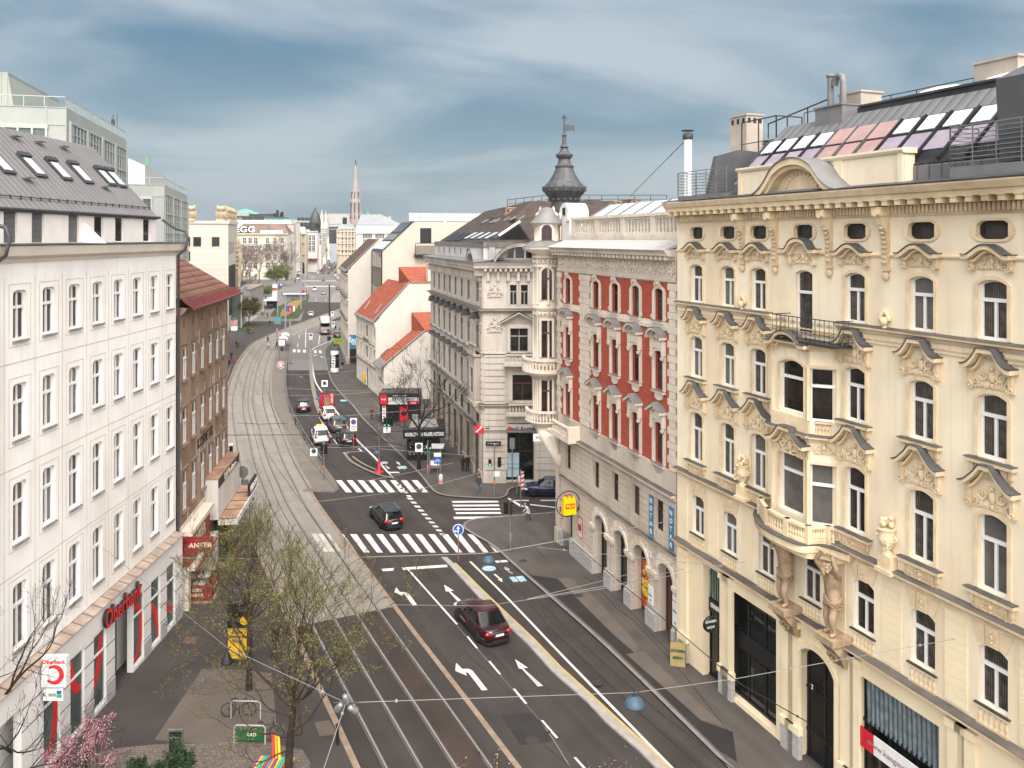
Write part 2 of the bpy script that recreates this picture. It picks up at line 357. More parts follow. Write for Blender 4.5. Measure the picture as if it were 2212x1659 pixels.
flat('pavement_beige_square',gp([(1310,1030),(1490,1030),(1760,1060),(1800,1480),(1330,1520),(1000,1492)],Zl3),BEIGE,.127)
flat('cobbled_strip',gp([(560,1600),(780,1545),(1000,1525),(1330,1515),(1700,1500),(1960,1560),(2010,1640),(2000,1800),(500,1800)],Zl3),COBB,.132)
flat('pavement_cover',gp([(1205,820),(1285,825),(1262,870),(1182,862)],Zl3),mat('rusty cover',(.13,.07,.055),.9,.2,6),.131)
flat('pavement_white_patch',gp([(810,1385),(905,1370),(960,1460),(845,1475)],Z4),BEIGE,.128)
pr=[(580,1555),(800,1560),(828,1545),(818,1510),(800,1480),(740,1400),(712,1380),(600,1220),(520,1080),(482,980),(466,880),(470,700),(480,600),(495,540),(510,480),(480,480)]
pl_=[p for p in offset(TC,3.2)if G(0,Z5(0,1555)[1]).y<p.y<G(0,Z5(0,490)[1]).y]
flat('tram_platform',gp(pr,Z5)+pl_[::-1],mat('platform paving',(.15,.128,.11),.9,.08,.5,dirt=.3,dcol=(.15,.12,.10)),.18,thick=.19,side=KERB)
band('platform_edge',pl_,.02,.30,KERB,.186)
isl=[(885,1297),(905,1290),(1000,1287),(1100,1375),(1205,1465),(1120,1445),(1010,1400),(930,1355),(895,1320)]
flat('kerb_island',gp(isl,Z5),DARKP,.12,thick=.13,side=KERB)
band('island_kerb',cat_rom(gp([(1000,1287),(905,1290),(885,1300),(895,1320),(930,1355),(1010,1400),(1120,1445),(1205,1465)],Z5),4),-.02,.28,KERB,.126)
band('island_yellow_line',cat_rom(gp([(925,1318),(960,1345),(1020,1380),(1090,1410)],Z5),4),-.06,.06,YELP,.131)
band('divider_kerb',cat_rom(gp([(637,560),(638,640),(640,750),(655,850),(680,960),(705,1020)],Z5),4),-.30,.30,KERB,.10,.11)
dl=[(285,172),(345,230),(500,400),(640,556),(870,760),(1050,960),(1290,1170),(1420,1310),(1640,1500),(1760,1622),(1990,1850)]
dr=[(325,172),(372,215),(545,390),(690,530),(915,745),(1100,940),(1340,1160),(1490,1300),(1705,1495),(1830,1622),(2070,1850)]
flat('road_divider',gp(dl,Z6)+gp(dr,Z6)[::-1],mat('divider stone',(.32,.295,.27),.9,.12,2,bump=.2,dirt=.3,dcol=(.2,.17,.15)),.10,thick=.11)
band('divider_yellow_line',gp(dr[1:],Z6),-.17,.0,YELP,.105)
# road paint
def paint(name,quads,V,m=WHITE,z=.004):
 mb=MB()
 for q in quads:pts=gp(q,V);mb.add([(p.x,p.y,z)for p in pts],[tuple(range(len(pts)))])
 o=mb.build(name,m);o['kind']='structure';return o
def stripe(name,pts,V,w_,m=WHITE,z=.004):
 return band(name,cat_rom(gp(pts,V),4)if len(pts)>2 else gp(pts,V),-w_/2,w_/2,m,z)
paint('zebra_crossing',[[(728+28.1*i,1154),(742.3+28.1*i,1154),(770+28.55*i,1193.5),(757+28.55*i,1193.5)]for i in range(12)],None)
paint('zebra_crossing',[[(725.5+23.4*i,1037.5),(738+23.4*i,1037.5),(760.5+23.5*i,1063.5),(747.3+23.5*i,1063.5)]for i in range(8)],None)
paint('zebra_crossing',[[(672+14*i,1153),(683+14*i,1153),(710+14*i,1192),(698+14*i,1192)]for i in range(3)],None,mat('worn paint',(.44,.40,.36),.8,.1,2,dirt=.3),.0085)
paint('zebra_crossing',[[(356+3*i+i*i*2,1620+26*i),(675+6*i,1618+26*i),(684+6*i,1630+26*i),(364+3*i+i*i*2,1632+26*i)]for i in range(4)]+[[(368,1729),(712,1726),(722,1742),(376,1745)]],Zc)
paint('bike_crossing',[[(878+7.8*i,1075+8.6*i),(889+7.8*i,1075+8.6*i),(894+7.8*i,1079+8.6*i),(883+7.8*i,1079+8.6*i)]for i in range(10)],None)
paint('bike_crossing',[[(855+7.2*i,1046+8.0*i),(864+7.2*i,1046+8.0*i),(868+7.2*i,1049+8*i),(859+7.2*i,1049+8*i)]for i in range(4)],None)
paint('side_street_line',[[(740,1600),(755,1600),(865,1660),(830,1660)],[(755,1613),(890,1613),(893,1620),(768,1620)],[(970,1613),(1080,1613),(1080,1619),(972,1619)],[(900,1640),(1075,1662),(1080,1668),(898,1648)]],Zc)
paint('stop_line',[[(-128,246),(323,216),(330,233),(-118,263)],[(650,190),(735,184),(750,197),(668,204)]],Z6)
stripe('lane_line',[(55,248),(395,630)],Z6,.14)
paint('lane_dash',[[(460,712),(472,712),(540,795),(525,796)],[(610,883),(624,883),(700,974),(684,976)],[(780,1075),(794,1073),(881,1177),(864,1179)],[(973,1293),(989,1291),(1095,1413),(1077,1417)],[(1199,1549),(1216,1547),(1310,1650),(1290,1652)]],Z6)
stripe('lane_seam',[(395,640),(760,1060),(1000,1340),(1180,1622)],Z6,.05,mat('seam',(.19,.16,.15),.9),.003)
paint('arrow_straight',[[(795,870),(884,929),(852,934),(990,1055),(952,1058),(842,937),(822,935)],[(305,355),(371,396),(347,400),(430,470),(402,474),(336,402),(316,402)]],Z6)
paint('arrow_left',[[(388,895),(382,950),(462,984),(452,958),(474,966),(566,1086),(605,1083),(502,950),(474,936),(430,938)]],Z6)
paint('arrow_left',[[(1330,513),(1318,543),(1374,568),(1366,553),(1390,565),(1436,629),(1464,626),(1412,555),(1385,543),(1354,542)]],Z4)
paint('bike_arrow',[[(718,222),(760,250),(752,254),(783,278),(768,280),(738,254),(728,252)],[(645,283),(660,281),(695,312),(704,311),(708,337),(676,320),(685,316)]],Z6)
paint('bike_arrow',[[(1225,1346),(1255,1358),(1248,1361),(1258,1370),(1248,1371),(1238,1361),(1232,1361)],[(1148,1375),(1156,1374),(1172,1386),(1178,1385),(1182,1398),(1160,1391),(1166,1388)]],Z5)
stripe('bike_lane_line',[(485,195),(755,460),(1060,780),(1390,1120),(1880,1622),(2100,1850)],Z6,.16)
stripe('bike_lane_line',[(800,500),(720,535),(655,566),(642,600),(650,700),(672,800),(740,900),(850,1050),(940,1180),(1080,1320),(1205,1462)],Z5,.22)
paint('bike_stop',[[(1170,1418),(1245,1418),(1252,1427),(1178,1427)]],Z5)
paint('parking_bay_line',[[(690,1030),(694,1030),(702,1050),(697,1050)],[(700,1055),(705,1055),(737,1105),(731,1105)],[(735,1110),(739,1110),(775,1160),(769,1160)],[(760,1160),(766,1160),(784,1178),(776,1178)],[(790,1192),(797,1192),(822,1225),(814,1225)],[(858,1285),(910,1283),(914,1290),(866,1292)],[(960,1255),(970,1255),(1005,1285),(992,1285)]],Z5)
paint('lane_dash',[[(515,572),(533,572),(530,592),(512,592)],[(546,573),(563,573),(563,593),(545,593)],[(584,574),(601,574),(602,594),(583,594)],[(658,576),(674,576),(678,597),(661,597)],[(690,577),(708,577),(714,598),(696,598)]],Z5)
paint('road_arrow_far',[[(545,530),(549,530),(549,555),(545,555)],[(540,545),(547,538),(554,545)],[(555,470),(559,470),(559,495),(555,495)]],Z5)
stripe('far_lane_line',[(603,420),(600,560)],Z5,.15);stripe('far_lane_line',[(525,462),(600,462),(690,470)],Z5,.3)
stripe('far_lane_line',[(700,470),(690,540)],Z5,.15)
for a in((352,905,318,1170),(512,915,480,1050)):
 paint('lane_dash',[[(a[0]+(a[2]-a[0])*t-3,a[1]+(a[3]-a[1])*t),(a[0]+(a[2]-a[0])*t+4,a[1]+(a[3]-a[1])*t),(a[0]+(a[2]-a[0])*(t+.06)+4,a[1]+(a[3]-a[1])*(t+.06)),(a[0]+(a[2]-a[0])*(t+.06)-4,a[1]+(a[3]-a[1])*(t+.06))]for t in[k/9 for k in range(9)]],Z8)
paint('zebra_crossing',[[(195+27*i,714),(213+27*i,714),(213+27*i,727),(195+27*i,727)]for i in range(17)],Z8)
paint('zebra_crossing',[[(150+33*i,630),(170+33*i,630),(170+33*i,639),(150+33*i,639)]for i in range(16)],Z8)
paint('zebra_crossing',[[(140+25*i,530),(155+25*i,530),(155+25*i,536),(140+25*i,536)]for i in range(5)],Z8)
def ell(cx,cy,rx,ry,n=20):return[(cx+rx*cos(2*pi*i/n),cy+ry*sin(2*pi*i/n))for i in range(n)]
paint('bike_symbol_field',[ell(615,243,49,19),[(752,302),(850,294),(878,330),(785,337)]],Z6,BLUP,.005)
paint('bike_symbol_field',[ell(1145,1355,27,8),[(1230,1381),(1292,1378),(1306,1394),(1244,1398)],ell(776,906,19,5),[(836,921),(878,919),(888,930),(846,932)],[(700,621),(726,620),(730,627),(704,628)],[(655,609),(676,609),(678,616),(657,616)]],Z5,BLUP,.005)
def bike_glyph(cx,cy,s,V):
 mb=MB()
 def ln(a,b):mb.tube([G(*V(cx+a[0]*s,cy+a[1]*s*.42),.008),G(*V(cx+b[0]*s,cy+b[1]*s*.42),.008)],.035,4)
 for q in(-.55,.55):
  c=[(q+.4*cos(k*pi/5),.2+.8*sin(k*pi/5))for k in range(11)]
  for k in range(10):ln(c[k],c[k+1])
 for a,b in(((-.55,.2),(-.1,.2)),((-.1,.2),(.4,-.7)),((-.3,-.7),(.4,-.7)),((-.1,.2),(-.3,-.9)),((.55,.2),(.35,-1.0)),((-.55,.2),(-.3,-.7))):ln(a,b)
 o=mb.build('bike_symbol',WHITE);o['kind']='structure'
bike_glyph(615,243,34,Z6);bike_glyph(815,316,42,Z6);bike_glyph(1145,1355,20,Z5);bike_glyph(1268,1388,26,Z5)
flat('lawn',gp([(205,1440),(480,1432),(490,1445),(400,1490),(240,1530),(190,1530)],Z7),GRASS,.16,thick=.05,side=KERB)
flat('lawn',gp([(600,1250),(720,1200),(870,1120),(938,1115),(935,1160),(890,1280),(820,1372),(700,1385),(540,1350),(545,1320)],Z7),GRASS,.16,thick=.18,side=KERB)
flat('flower_bed',gp([(640,1310),(720,1210),(830,1165),(905,1125),(905,1150),(850,1210),(790,1290),(700,1350),(640,1350)],Z7),mat('bed soil',(.23,.135,.06),.95,.4,3,bump=.5),.21,thick=.05)
flat('lawn',gp([(1180,1385),(1265,1345),(1280,1380),(1180,1395)],Z7),GRASS,.14)
flat('lawn',gp([(470,1040),(660,1035),(650,1060),(520,1130),(470,1100)],Z7),GRASS,.16)
flat('plaza',gp([(180,1400),(560,1400),(850,1395),(940,1110),(890,1030),(470,1020),(420,1230)],Z7),mat('plaza paving',(.16,.148,.14),.9,.1,.1,dirt=.3),.128)
flat('traffic_island',gp([(930,960),(945,925),(995,925),(1000,950),(990,965)],Z7),KERB,.12,thick=.13)
flat('traffic_island',gp([(1190,990),(1250,990),(1255,1008),(1195,1008)],Z7),KERB,.12,thick=.13)
b2_=cat_rom(gp([(1170,1290),(1215,1215),(1222,1165),(1245,1125),(1275,1095)],Z7),6)
band('tram_concrete',b2_,-2.5,7.5,CONC,.008)
for d in(-1,.45,2.6,4.0):band('tram_rail',b2_,d,d+.2,mat('rail dark',(.14,.12,.105),.6),.016)
mh=mat('cast iron cover',(.045,.038,.034),.6,.3,12,bump=.5)
for x,y,r in((860,1230,.36),(905,1320,.34),(1010,1480,.36),(1150,1600,.34),(1290,1480,.3),(1180,1330,.3),(770,1120,.36),(690,900,.34),(665,850,.3),(930,1110,.36),(1250,1290,.3),(1130,1215,.3)):
 p=G(x,y);z=.128 if x>1220 or(x==1130)else .004;m=MB();m.lathe([(r,0),(r,.004),(r*.86,.006),(0,.006)],(p.x,p.y,z),18,0,False);m.build('manhole_cover',mh)['kind']='structure'
Rn=random.Random(17);tm_=MB();tar=mat('tar seam',(.028,.025,.024),.6,.2,4)
for x,y,dx,dy in((880,1260,150,130),(1000,1400,170,170),(1120,1560,130,110),(930,1290,-60,6),(760,1060,150,14),(720,1110,260,16),(1080,1500,90,-8),(820,1080,40,60),(700,960,60,70),(1180,1420,190,180),(1070,1280,120,112),(1030,1620,-40,-60)):
 pts=[G(x+dx*t/7+Rn.uniform(-3,3),y+dy*t/7+Rn.uniform(-2,2),.002)for t in range(8)];pts=cat_rom(pts,3);a,b=offset(pts,-.02),offset(pts,.02)
 for i in range(len(pts)-1):tm_.quad((a[i].x,a[i].y,.003),(b[i].x,b[i].y,.003),(b[i+1].x,b[i+1].y,.003),(a[i+1].x,a[i+1].y,.003))
tm_.build('tar_seam',tar)['kind']='structure'
flat('asphalt_patch',gp([(1080,1545),(1150,1540),(1200,1600),(1125,1610)]),DARKP,.0015)
# building kit
class Bld:
 """a building whose facade runs from A to B (plan points); local x along it, y out of it, z up"""
 def __init__(s,name,label,cat,A,B,group=None):
  s.A=Vector((A[0],A[1]));u=Vector((B[0],B[1]))-s.A;s.len=u.length;s.u=u.normalized();s.n=Vector((-s.u.y,s.u.x))
  s.rz=atan2(s.u.y,s.u.x);s.root=thing(name,label,cat,(A[0],A[1],0),s.rz,group)
 def sz(s,px,py,d=0.0):
  a=(px-CX)/F;t=(s.A.dot(s.n)+d)/(a*s.n.x+s.n.y)
  return((Vector((t*a,t))-s.A).dot(s.u),H-(py-HY)*t/F)
 def S(s,px,d=0.0):return s.sz(px,0,d)[0]
 def Z(s,px,py,d=0.0):return s.sz(px,py,d)[1]
 def w(s,x,y,z=0.0):q=s.A+s.u*x+s.n*y;return Vector((q.x,q.y,z))
 def part(s,mb,name,m,parent=None):return mb.build(name,m,parent or s.root)
GLASS=mat('window glass',(.022,.018,.016),.06,.6,.9,spec=.38)
GLASS2=mat('window glass curtain',(.085,.074,.064),.12,.6,2.5,spec=.35,kind='wave',a=dict(s=3.5,c2=(.035,.032,.03),dir='X',d=1.5,t0=.3,t1=.7,bd=0.0))
GLASS3=mat('window glass blind',(.14,.132,.12),.15,.3,1.2,spec=.35,kind='wave',a=dict(s=12,c2=(.07,.068,.065),dir='Z',d=.1,t0=.2,t1=.6,bd=0.0))
SHOPG=mat('shop glass',(.012,.014,.014),.05,.4,.5,spec=.45)
WFRAME=mat('white window frame',(.76,.75,.74),.5,.04,2,spec=.4)
DFRAME=mat('dark wood frame',(.075,.03,.025),.5,.2,4,spec=.4)
GFRAME=mat('grey green frame',(.27,.28,.25),.6,.1,3)
METAL=mat('sheet metal dark',(.050,.050,.054),.5,.2,1.5,spec=.35,dirt=.3,dcol=(.10,.095,.09))
METALG=mat('sheet metal grey',(.17,.166,.166),.5,.12,1.2,spec=.5,dirt=.3,dcol=(.15,.145,.145))
HOODM=mat('hood sheet',(.085,.083,.084),.55,.2,1.5,spec=.3,dirt=.4,dcol=(.14,.125,.11))
IRON=mat('wrought iron',(.03,.03,.033),.5,.2,5,spec=.5)
STEEL=mat('galvanised steel',(.30,.30,.30),.4,.15,4,metal=.7)
BLACK=mat('black paint',(.014,.014,.015),.45,.2,2,spec=.4)
GPANES=[GLASS,GLASS,GLASS2,GLASS,GLASS2,GLASS3]
_W={}
def win_mesh(w,h,rise,style,fm):
 key=(round(w,2),round(h,2),round(rise,2),style,fm.name)
 if key in _W:return _W[key]
 t,d=.075,.07;mb=MB();e=h-rise
 mb.box(-w/2,-w/2+t,0,d,0,e);mb.box(w/2-t,w/2,0,d,0,e);mb.box(-w/2+t,w/2-t,0,d,0,t)
 if rise:
  A=arc_pts(w,e,rise,8);Bq=arc_pts(w-2*t,e,max(.01,rise-t),8)
  for i in range(8):
   mb.ext([(A[i][0],0,A[i][1]),(A[i+1][0],0,A[i+1][1]),(Bq[i+1][0],0,Bq[i+1][1]),(Bq[i][0],0,Bq[i][1])],[(A[i][0],d,A[i][1]),(A[i+1][0],d,A[i+1][1]),(Bq[i+1][0],d,Bq[i+1][1]),(Bq[i][0],d,Bq[i][1])])
 else:mb.box(-w/2+t,w/2-t,0,d,h-t,h)
 tz=h*.66
 if 't' in style:mb.box(-w/2+t,w/2-t,0,d+.05,tz-.07,tz+.06)
 if 'm' in style:mb.box(-.055,.055,0,d+.02,t,tz-.07 if 't' in style else h-t-rise*.3)
 if 'u' in style:mb.box(-.04,.04,0,d+.01,tz+.06,h-t-.01)
 if 'x' in style:mb.box(-w/2+t,w/2-t,0,d-.01,h*.33-.02,h*.33+.02)
 pm=MB();pts=[(-w/2+.02,.02),(w/2-.02,.02)]+[(a*.97,b-.01)for a,b in(arc_pts(w,e,rise,8)[::-1]if rise else[(-w/2,h),(w/2,h)][::-1])]
 pm.add([(a,.02,b)for a,b in pts],[tuple(range(len(pts)))])
 _W[key]=(mb.mesh('window',fm),[pm.mesh('pane',g)for g in(GLASS,GLASS2,GLASS3)])
 return _W[key]
def window(B,x,z0,w,h,rise=0.0,style='tm',fm=WFRAME,dep=.24,extras=(),y=0.0,pick=None,parent=None,M=None):
 """one window: its frame, its pane and whatever hangs on it; extras are (name, mesh) placed at the wall plane"""
 fr,panes=win_mesh(w,h,rise,style,fm)
 o=meshobj('window',fr,parent or B.root,(x,y-dep,z0))
 if M:o.matrix_local=M@Matrix.Translation((x,y-dep,z0))
 meshobj('pane',panes[pick if pick is not None else random.choice((0,0,0,1,1,1,2))],o)
 for nm,me in extras:meshobj(nm,me,o,(0,dep,0))
 return o
def profile(mb,prof,x0,x1,mi=0):mb.px(prof,x0,x1,mi)
def ledge(mb,x0,x1,z,d=.3,h=.22,mi=0,mtop=1,y=0.0):
 """moulded string course with a sheet metal top"""
 mb.px([(y-.02,z-h),(y+d*.35,z-h),(y+d*.5,z-h*.5),(y+d,z-h*.35),(y+d,z),(y-.02,z+.04)],x0,x1,mi)
 mb.px([(y-.02,z+.045),(y+d+.03,z+.004),(y+d+.03,z+.02),(y-.02,z+.075)],x0,x1,mtop)
def baluster(mb,x,y,z0,h,r=.075,mi=0,n=6):
 mb.lathe([(r*.9,0),(r*.9,h*.08),(r*.5,h*.14),(r,h*.34),(r*.8,h*.5),(r*.42,h*.72),(r*.55,h*.84),(r*.9,h*.92),(r*.9,h)],(x,y,z0),n,mi)
def balustrade(mb,x0,x1,y,z0,h,n,mi=0,r=.075,t=.11):
 mb.box(x0,x1,y-t,y+t,z0,z0+h*.12,mi);mb.box(x0,x1,y-t-.02,y+t+.02,z0+h*.86,z0+h,mi)
 for i in range(n):baluster(mb,x0+(x1-x0)*(i+.5)/n,y,z0+h*.12,h*.74,r,mi)
def spiral(mb,cx,cz,r,turns,r0,sgn=1,y=0.0,mi=0,a0=0.0,n=14):
 pts=[]
 for i in range(n+1):
  t=i/n;a=a0+sgn*turns*2*pi*t;q=r*(1-.85*t);pts.append((cx+q*cos(a),y,cz+q*sin(a)))
 mb.tube(pts,r0,4,mi,r1=r0*.6)
def relief(mb,w,h,z0,seed=1,mi=0,y=.03,x0=0.0,dens=1.0):
 """stucco ornament: shell, scrolls, leaves"""
 R=random.Random(seed);k=min(w,h)
 mb.ball((x0,y,z0+h*.55),k*.16,.10,k*.24,8,5,mi)
 mb.ball((x0,y,z0+h*.22),k*.11,.08,k*.13,7,4,mi);mb.ball((x0,y+.03,z0+h*.86),k*.12,.08,k*.10,7,4,mi)
 for sg in(-1,1):
  spiral(mb,x0+sg*w*.24,z0+h*.55,k*.22,1.3,k*.055,sg,y+.02,mi,pi/2)
  spiral(mb,x0+sg*w*.41,z0+h*.30,k*.15,1.2,k*.05,-sg,y+.02,mi,-pi/2)
  mb.tube([(x0+sg*w*.06,y,z0+h*.15),(x0+sg*w*.2,y+.03,z0+h*.2),(x0+sg*w*.38,y,z0+h*.12)],k*.05,4,mi)
  for i in range(int(7*dens)):
   a=R.uniform(.08,.48);b=R.uniform(.1,.9)*(1.15-a)
   mb.ball((x0+sg*w*a,y,z0+h*b),k*R.uniform(.04,.09),.06,k*R.uniform(.04,.09),5,4,mi)
def hood_mesh(w,kind,mats,dep=.42,rel=None,seed=3,hh=1.0):
 mb=MB();n=20;top=[]
 for i in range(n+1):
  t=-1+2*i/n;a=abs(t)
  if kind=='brow':z=.30*max(0,cos(pi*min(a/.8,1)/2))**1.3
  elif kind=='bell':z=.52 if a<.30 else .52*max(0,(1-(a-.30)/.7))**2.2
  elif kind=='step':z=.62 if a<.26 else(.62-.34*((a-.26)/.26)**.6 if a<.52 else .30*max(0,1-(a-.52)/.48)**1.8)
  elif kind=='seg':z=w*.42*sqrt(max(0,1-(a*.98)**2))*.95
  elif kind=='tri':z=w*.27*(1-a)
  elif kind=='round':z=.42*sqrt(max(0,1-(a/.62)**2))if a<.62 else 0
  top.append((t*w/2,z*hh))
 lowq=[(x,z-.15)for x,z in top]
 for i in range(n):
  p,q,r,s_=top[i],top[i+1],lowq[i+1],lowq[i]
  mb.ext([(c[0],0,c[1])for c in(p,q,r,s_)],[(c[0],dep,c[1])for c in(p,q,r,s_)],0,False)
  mb.add([(p[0],dep,p[1]),(q[0],dep,q[1]),(r[0],dep,r[1]),(s_[0],dep,s_[1])],[(0,1,2,3)],0)
  mb.ext([(p[0],0,p[1]+.012),(q[0],0,q[1]+.012),(q[0],0,q[1]+.05),(p[0],0,p[1]+.05)],[(p[0],dep+.05,p[1]+.012),(q[0],dep+.05,q[1]+.012),(q[0],dep+.05,q[1]+.05),(p[0],dep+.05,p[1]+.05)],1,i in(0,n-1))
  mb.add([(p[0],dep+.05,p[1]+.012),(q[0],dep+.05,q[1]+.012),(q[0],dep+.05,q[1]+.05),(p[0],dep+.05,p[1]+.05)],[(0,1,2,3)],1)
  f=.80;mb.ext([(c[0]*f,0,c[1]-d_)for c,d_ in((p,.15),(q,.15),(q,.26),(p,.26))],[(c[0]*f,dep*.55,c[1]-d_)for c,d_ in((p,.15),(q,.15),(q,.26),(p,.26))],0)
 return mb,mats
def surround(w,h,rise,t=.16,d=.06,ear=0.0):
 """architrave band round an opening, origin at sill centre"""
 mb=MB();e=h-rise
 for sg in(-1,1):mb.box(min(sg*w/2,sg*(w/2+t)),max(sg*w/2,sg*(w/2+t)),-.01,d,-ear,e)
 if rise:
  A=arc_pts(w,e,rise,8);B_=arc_pts(w+2*t,e,rise+t,8)
  for i in range(8):
   q=(A[i],A[i+1],B_[i+1],B_[i]);mb.ext([(c[0],-.01,c[1])for c in q],[(c[0],d,c[1])for c in q])
 else:mb.box(-w/2-t,w/2+t,-.01,d,h,h+t)
 return mb
YW=mat('yellow stucco',(.80,.70,.53),.9,.05,.6,bump=.15,bscale=14,spec=.12,dirt=.5,dcol=(.55,.37,.21),streak=True)
YO=mat('yellow ornament',(.74,.595,.40),.9,.08,2,spec=.12,dirt=.75,dcol=(.30,.185,.10))
YG=mat('yellow rusticated base',(.79,.67,.47),.85,.03,.6,spec=.15,dirt=.25,dcol=(.5,.33,.18))
PLIN=mat('granite plinth',(.40,.38,.37),.8,.12,6,dirt=.35,dcol=(.2,.18,.17))
LEDG=mat('ledge sheet',(.10,.09,.085),.6,.2,1.5,dirt=.45,dcol=(.26,.22,.19))
Y=Bld('apartment_building','yellow ornate apartment house with grey swooping window hoods and two stone giants','building',G(2700,515+.864*2277),G(1463,1413.5),None)
YL=Y.len
cols=[Y.S(x,-.2)for x in(1511.8,1579.4,1646.2,1743.6,1855.5,1999.4,2153.3)]
cols.append(cols[-1]-3.0);cols.append(cols[-1]-2.9)
WW=1.13
tf,ff,th=(20.72,2.12),(16.5,2.3),(11.78,2.75)
bay0,bay1=Y.S(1671),Y.S(1810)
c4=cols[3]
ops=[]
mezz=[Y.S(x,-.2)for x in(1513.9,1583.3,1662,1759.6,1873.2,2001.5,2153.8)]+[cols[7],cols[8]]
for i,c in enumerate(cols):
 ops.append((c-WW/2,c+WW/2,tf[0]-(.9 if i==3 else 0),tf[0]+tf[1],.18))
 if i!=3:
  ops.append((c-WW/2,c+WW/2,ff[0],ff[0]+ff[1],.18));ops.append((c-WW/2,c+WW/2,th[0],th[0]+th[1],.18))
 ops.append((c-.66,c+.66,24.27,24.93))
for c in mezz:ops.append((c-WW/2,c+WW/2,7.68,9.88,.21))
mb=MB();mb.wall(0,YL,6.85,25.6,ops,0,.28)
mb.quad((0,-.3,6.7),(YL,-.3,6.7),(YL,-.3,25.6),(0,-.3,25.6));mb.quad((0,-1.0,0),(YL,-1.0,0),(YL,-1.0,6.7),(0,-1.0,6.7))
mb.quad((YL,0,0),(YL,-12,0),(YL,-12,26),(YL,0,26));mb.quad((0,0,0),(0,-12,0),(0,-12,26),(0,0,26))
Y.part(mb,'wall',YW)
mb=MB()
for za,d in((20.62,.26),(10.98,.34),(6.87,.42)):
 if za<15:ledge(mb,0,YL,za,d,.3)
 else:
  ledge(mb,0,bay1+.02,za,d,.26);ledge(mb,bay0,YL,za,d,.26)
Y.part(mb,'string_course',[YO,LEDG])
mb=MB()
mb.px([(-.02,23.55),(.07,23.55),(.1,23.62),(.05,23.7),(-.02,23.7)],0,YL)
for zz in(20.1,19.95):mb.px([(-.02,zz),(.06,zz),(.06,zz+.06),(-.02,zz+.06)],0,YL)
mb.px([(-.02,25.2),(.08,25.2),(.10,25.3),(.10,25.62),(-.02,25.62)],0,YL)
mb.px([(-.5,25.62),(.34,25.62),(.36,25.80),(.80,25.82),(.84,26.02),(.92,26.05),(1.05,26.28),(1.05,26.34),(-.5,26.42)],0,YL)
n=int(YL/.185)
for i in range(n):mb.box(i*YL/n,i*YL/n+.105,.1,.24,25.3,25.58)
n=int(YL/.62)
for i in range(n):x=(i+.5)*YL/n;mb.box(x-.13,x+.13,.3,.76,25.60,25.80);mb.box(x-.16,x+.16,.3,.80,25.79,25.83)
Y.part(mb,'cornice',YO)
mb=MB();mb.px([(-.9,26.62),(1.09,26.36),(1.09,26.40),(-.9,26.67)],0,YL);Y.part(mb,'gutter_sheet',METAL)
def yhood(kind,w,z,rel_h,seed,sill=True,hh=1.0,apron=0):
 m1,_=hood_mesh(w,kind,None,.46,hh=hh*1.2);m1.v=[(a,b,c+z)for a,b,c in m1.v]
 r=MB();relief(r,w*.78,rel_h,z-rel_h+.05,seed)
 for sg in(-1,1):
  r.box(sg*w*.40-.07,sg*w*.40+.07,0,.2,z-rel_h*.9,z-.05);spiral(r,sg*w*.40,z-rel_h*.75,.12,1.2,.05,sg,.2)
 return[('hood',m1.mesh('hood',[YO,HOODM])),('relief',r.mesh('relief',YO))]
def ysill(w,z=-.05,rel=.0,seed=1,panel=0.55):
 m=MB();m.box(-w/2,w/2,-.02,.26,z-.16,z-.02,0);m.box(-w/2-.03,w/2+.03,-.02,.30,z-.015,z+.01,1)
 m.box(-w*.40,w*.40,-.02,.07,z-.16-panel,z-.17,0);m.box(-w*.33,w*.33,.06,.10,z-.10-panel,z-.24,0)
 if rel:relief(m,w*.7,panel*.85,z-.16-panel*.92,seed,0,.10)
 else:m.lathe([(.0,0),(.10,.02),(.10,.05)],(0,.1,z-.42),8,0);m.ball((0,.1,z-.42),.11,.08,.11,7,4,0)
 for sg in(-1,1):m.box(sg*w*.40-.06,sg*w*.40+.06,0,.13,z-.5,z-.16,0)
 return('sill',m.mesh('sill',[YO,HOODM]))
SUR={r:surround(WW,h,.18,.15,.05).mesh('surround',YO)for r,h in(('t',tf[1]),('f',ff[1]),('h',th[1]))}
EX={'t':yhood('brow',1.85,tf[1]+.86,.62,5)+[('surround',SUR['t'])],'f':yhood('bell',1.95,ff[1]+.98,.95,9)+[('surround',SUR['f']),ysill(1.85)],'h':yhood('step',2.1,th[1]+1.02,1.0,14)+[('surround',SUR['h']),ysill(1.9,rel=1,seed=4,panel=.62)]}
KS=MB();relief(KS,.42,.62,2.22,21,0,.06);KS.box(-.24,.24,-.02,.06,2.18,2.9)
for sg in(-1,1):KS.py([(sg*.3,2.2),(sg*.55,2.2),(sg*.8,2.86),(sg*.32,2.86)],-.01,.045)
KS=('keystone',KS.mesh('keystone',YO))
MB_=MB();balustrade(MB_,-.62,.62,-.02,-.74,.70,6,0,.085,.10);MB_.box(-.68,.68,-.02,.12,-.05,0,1);MB_.box(-.6,.6,-.12,-.09,-.7,-.05,0)
MB_=('balustrade',MB_.mesh('balustrade',[YO,METAL]))
for i,c in enumerate(cols):
 if i==3:
  window(Y,c,tf[0]-.9,WW,tf[1]+.9,.18,'t',extras=[('hood',yhood('round',2.3,tf[1]+.95+.9,.95,30)[0][1]),('relief',yhood('round',2.0,tf[1]+.95+.9,.8,30)[1][1])],pick=1)
 else:
  window(Y,c,tf[0],WW,tf[1],.18,'tm',extras=EX['t'])
  window(Y,c,ff[0],WW,ff[1],.18,'tm',extras=EX['f']);window(Y,c,th[0],WW,th[1],.18,'tm',extras=EX['h'])
for c in mezz:window(Y,c,7.68,WW,2.2,.21,'tm',extras=[KS,MB_])
ofr=MB()
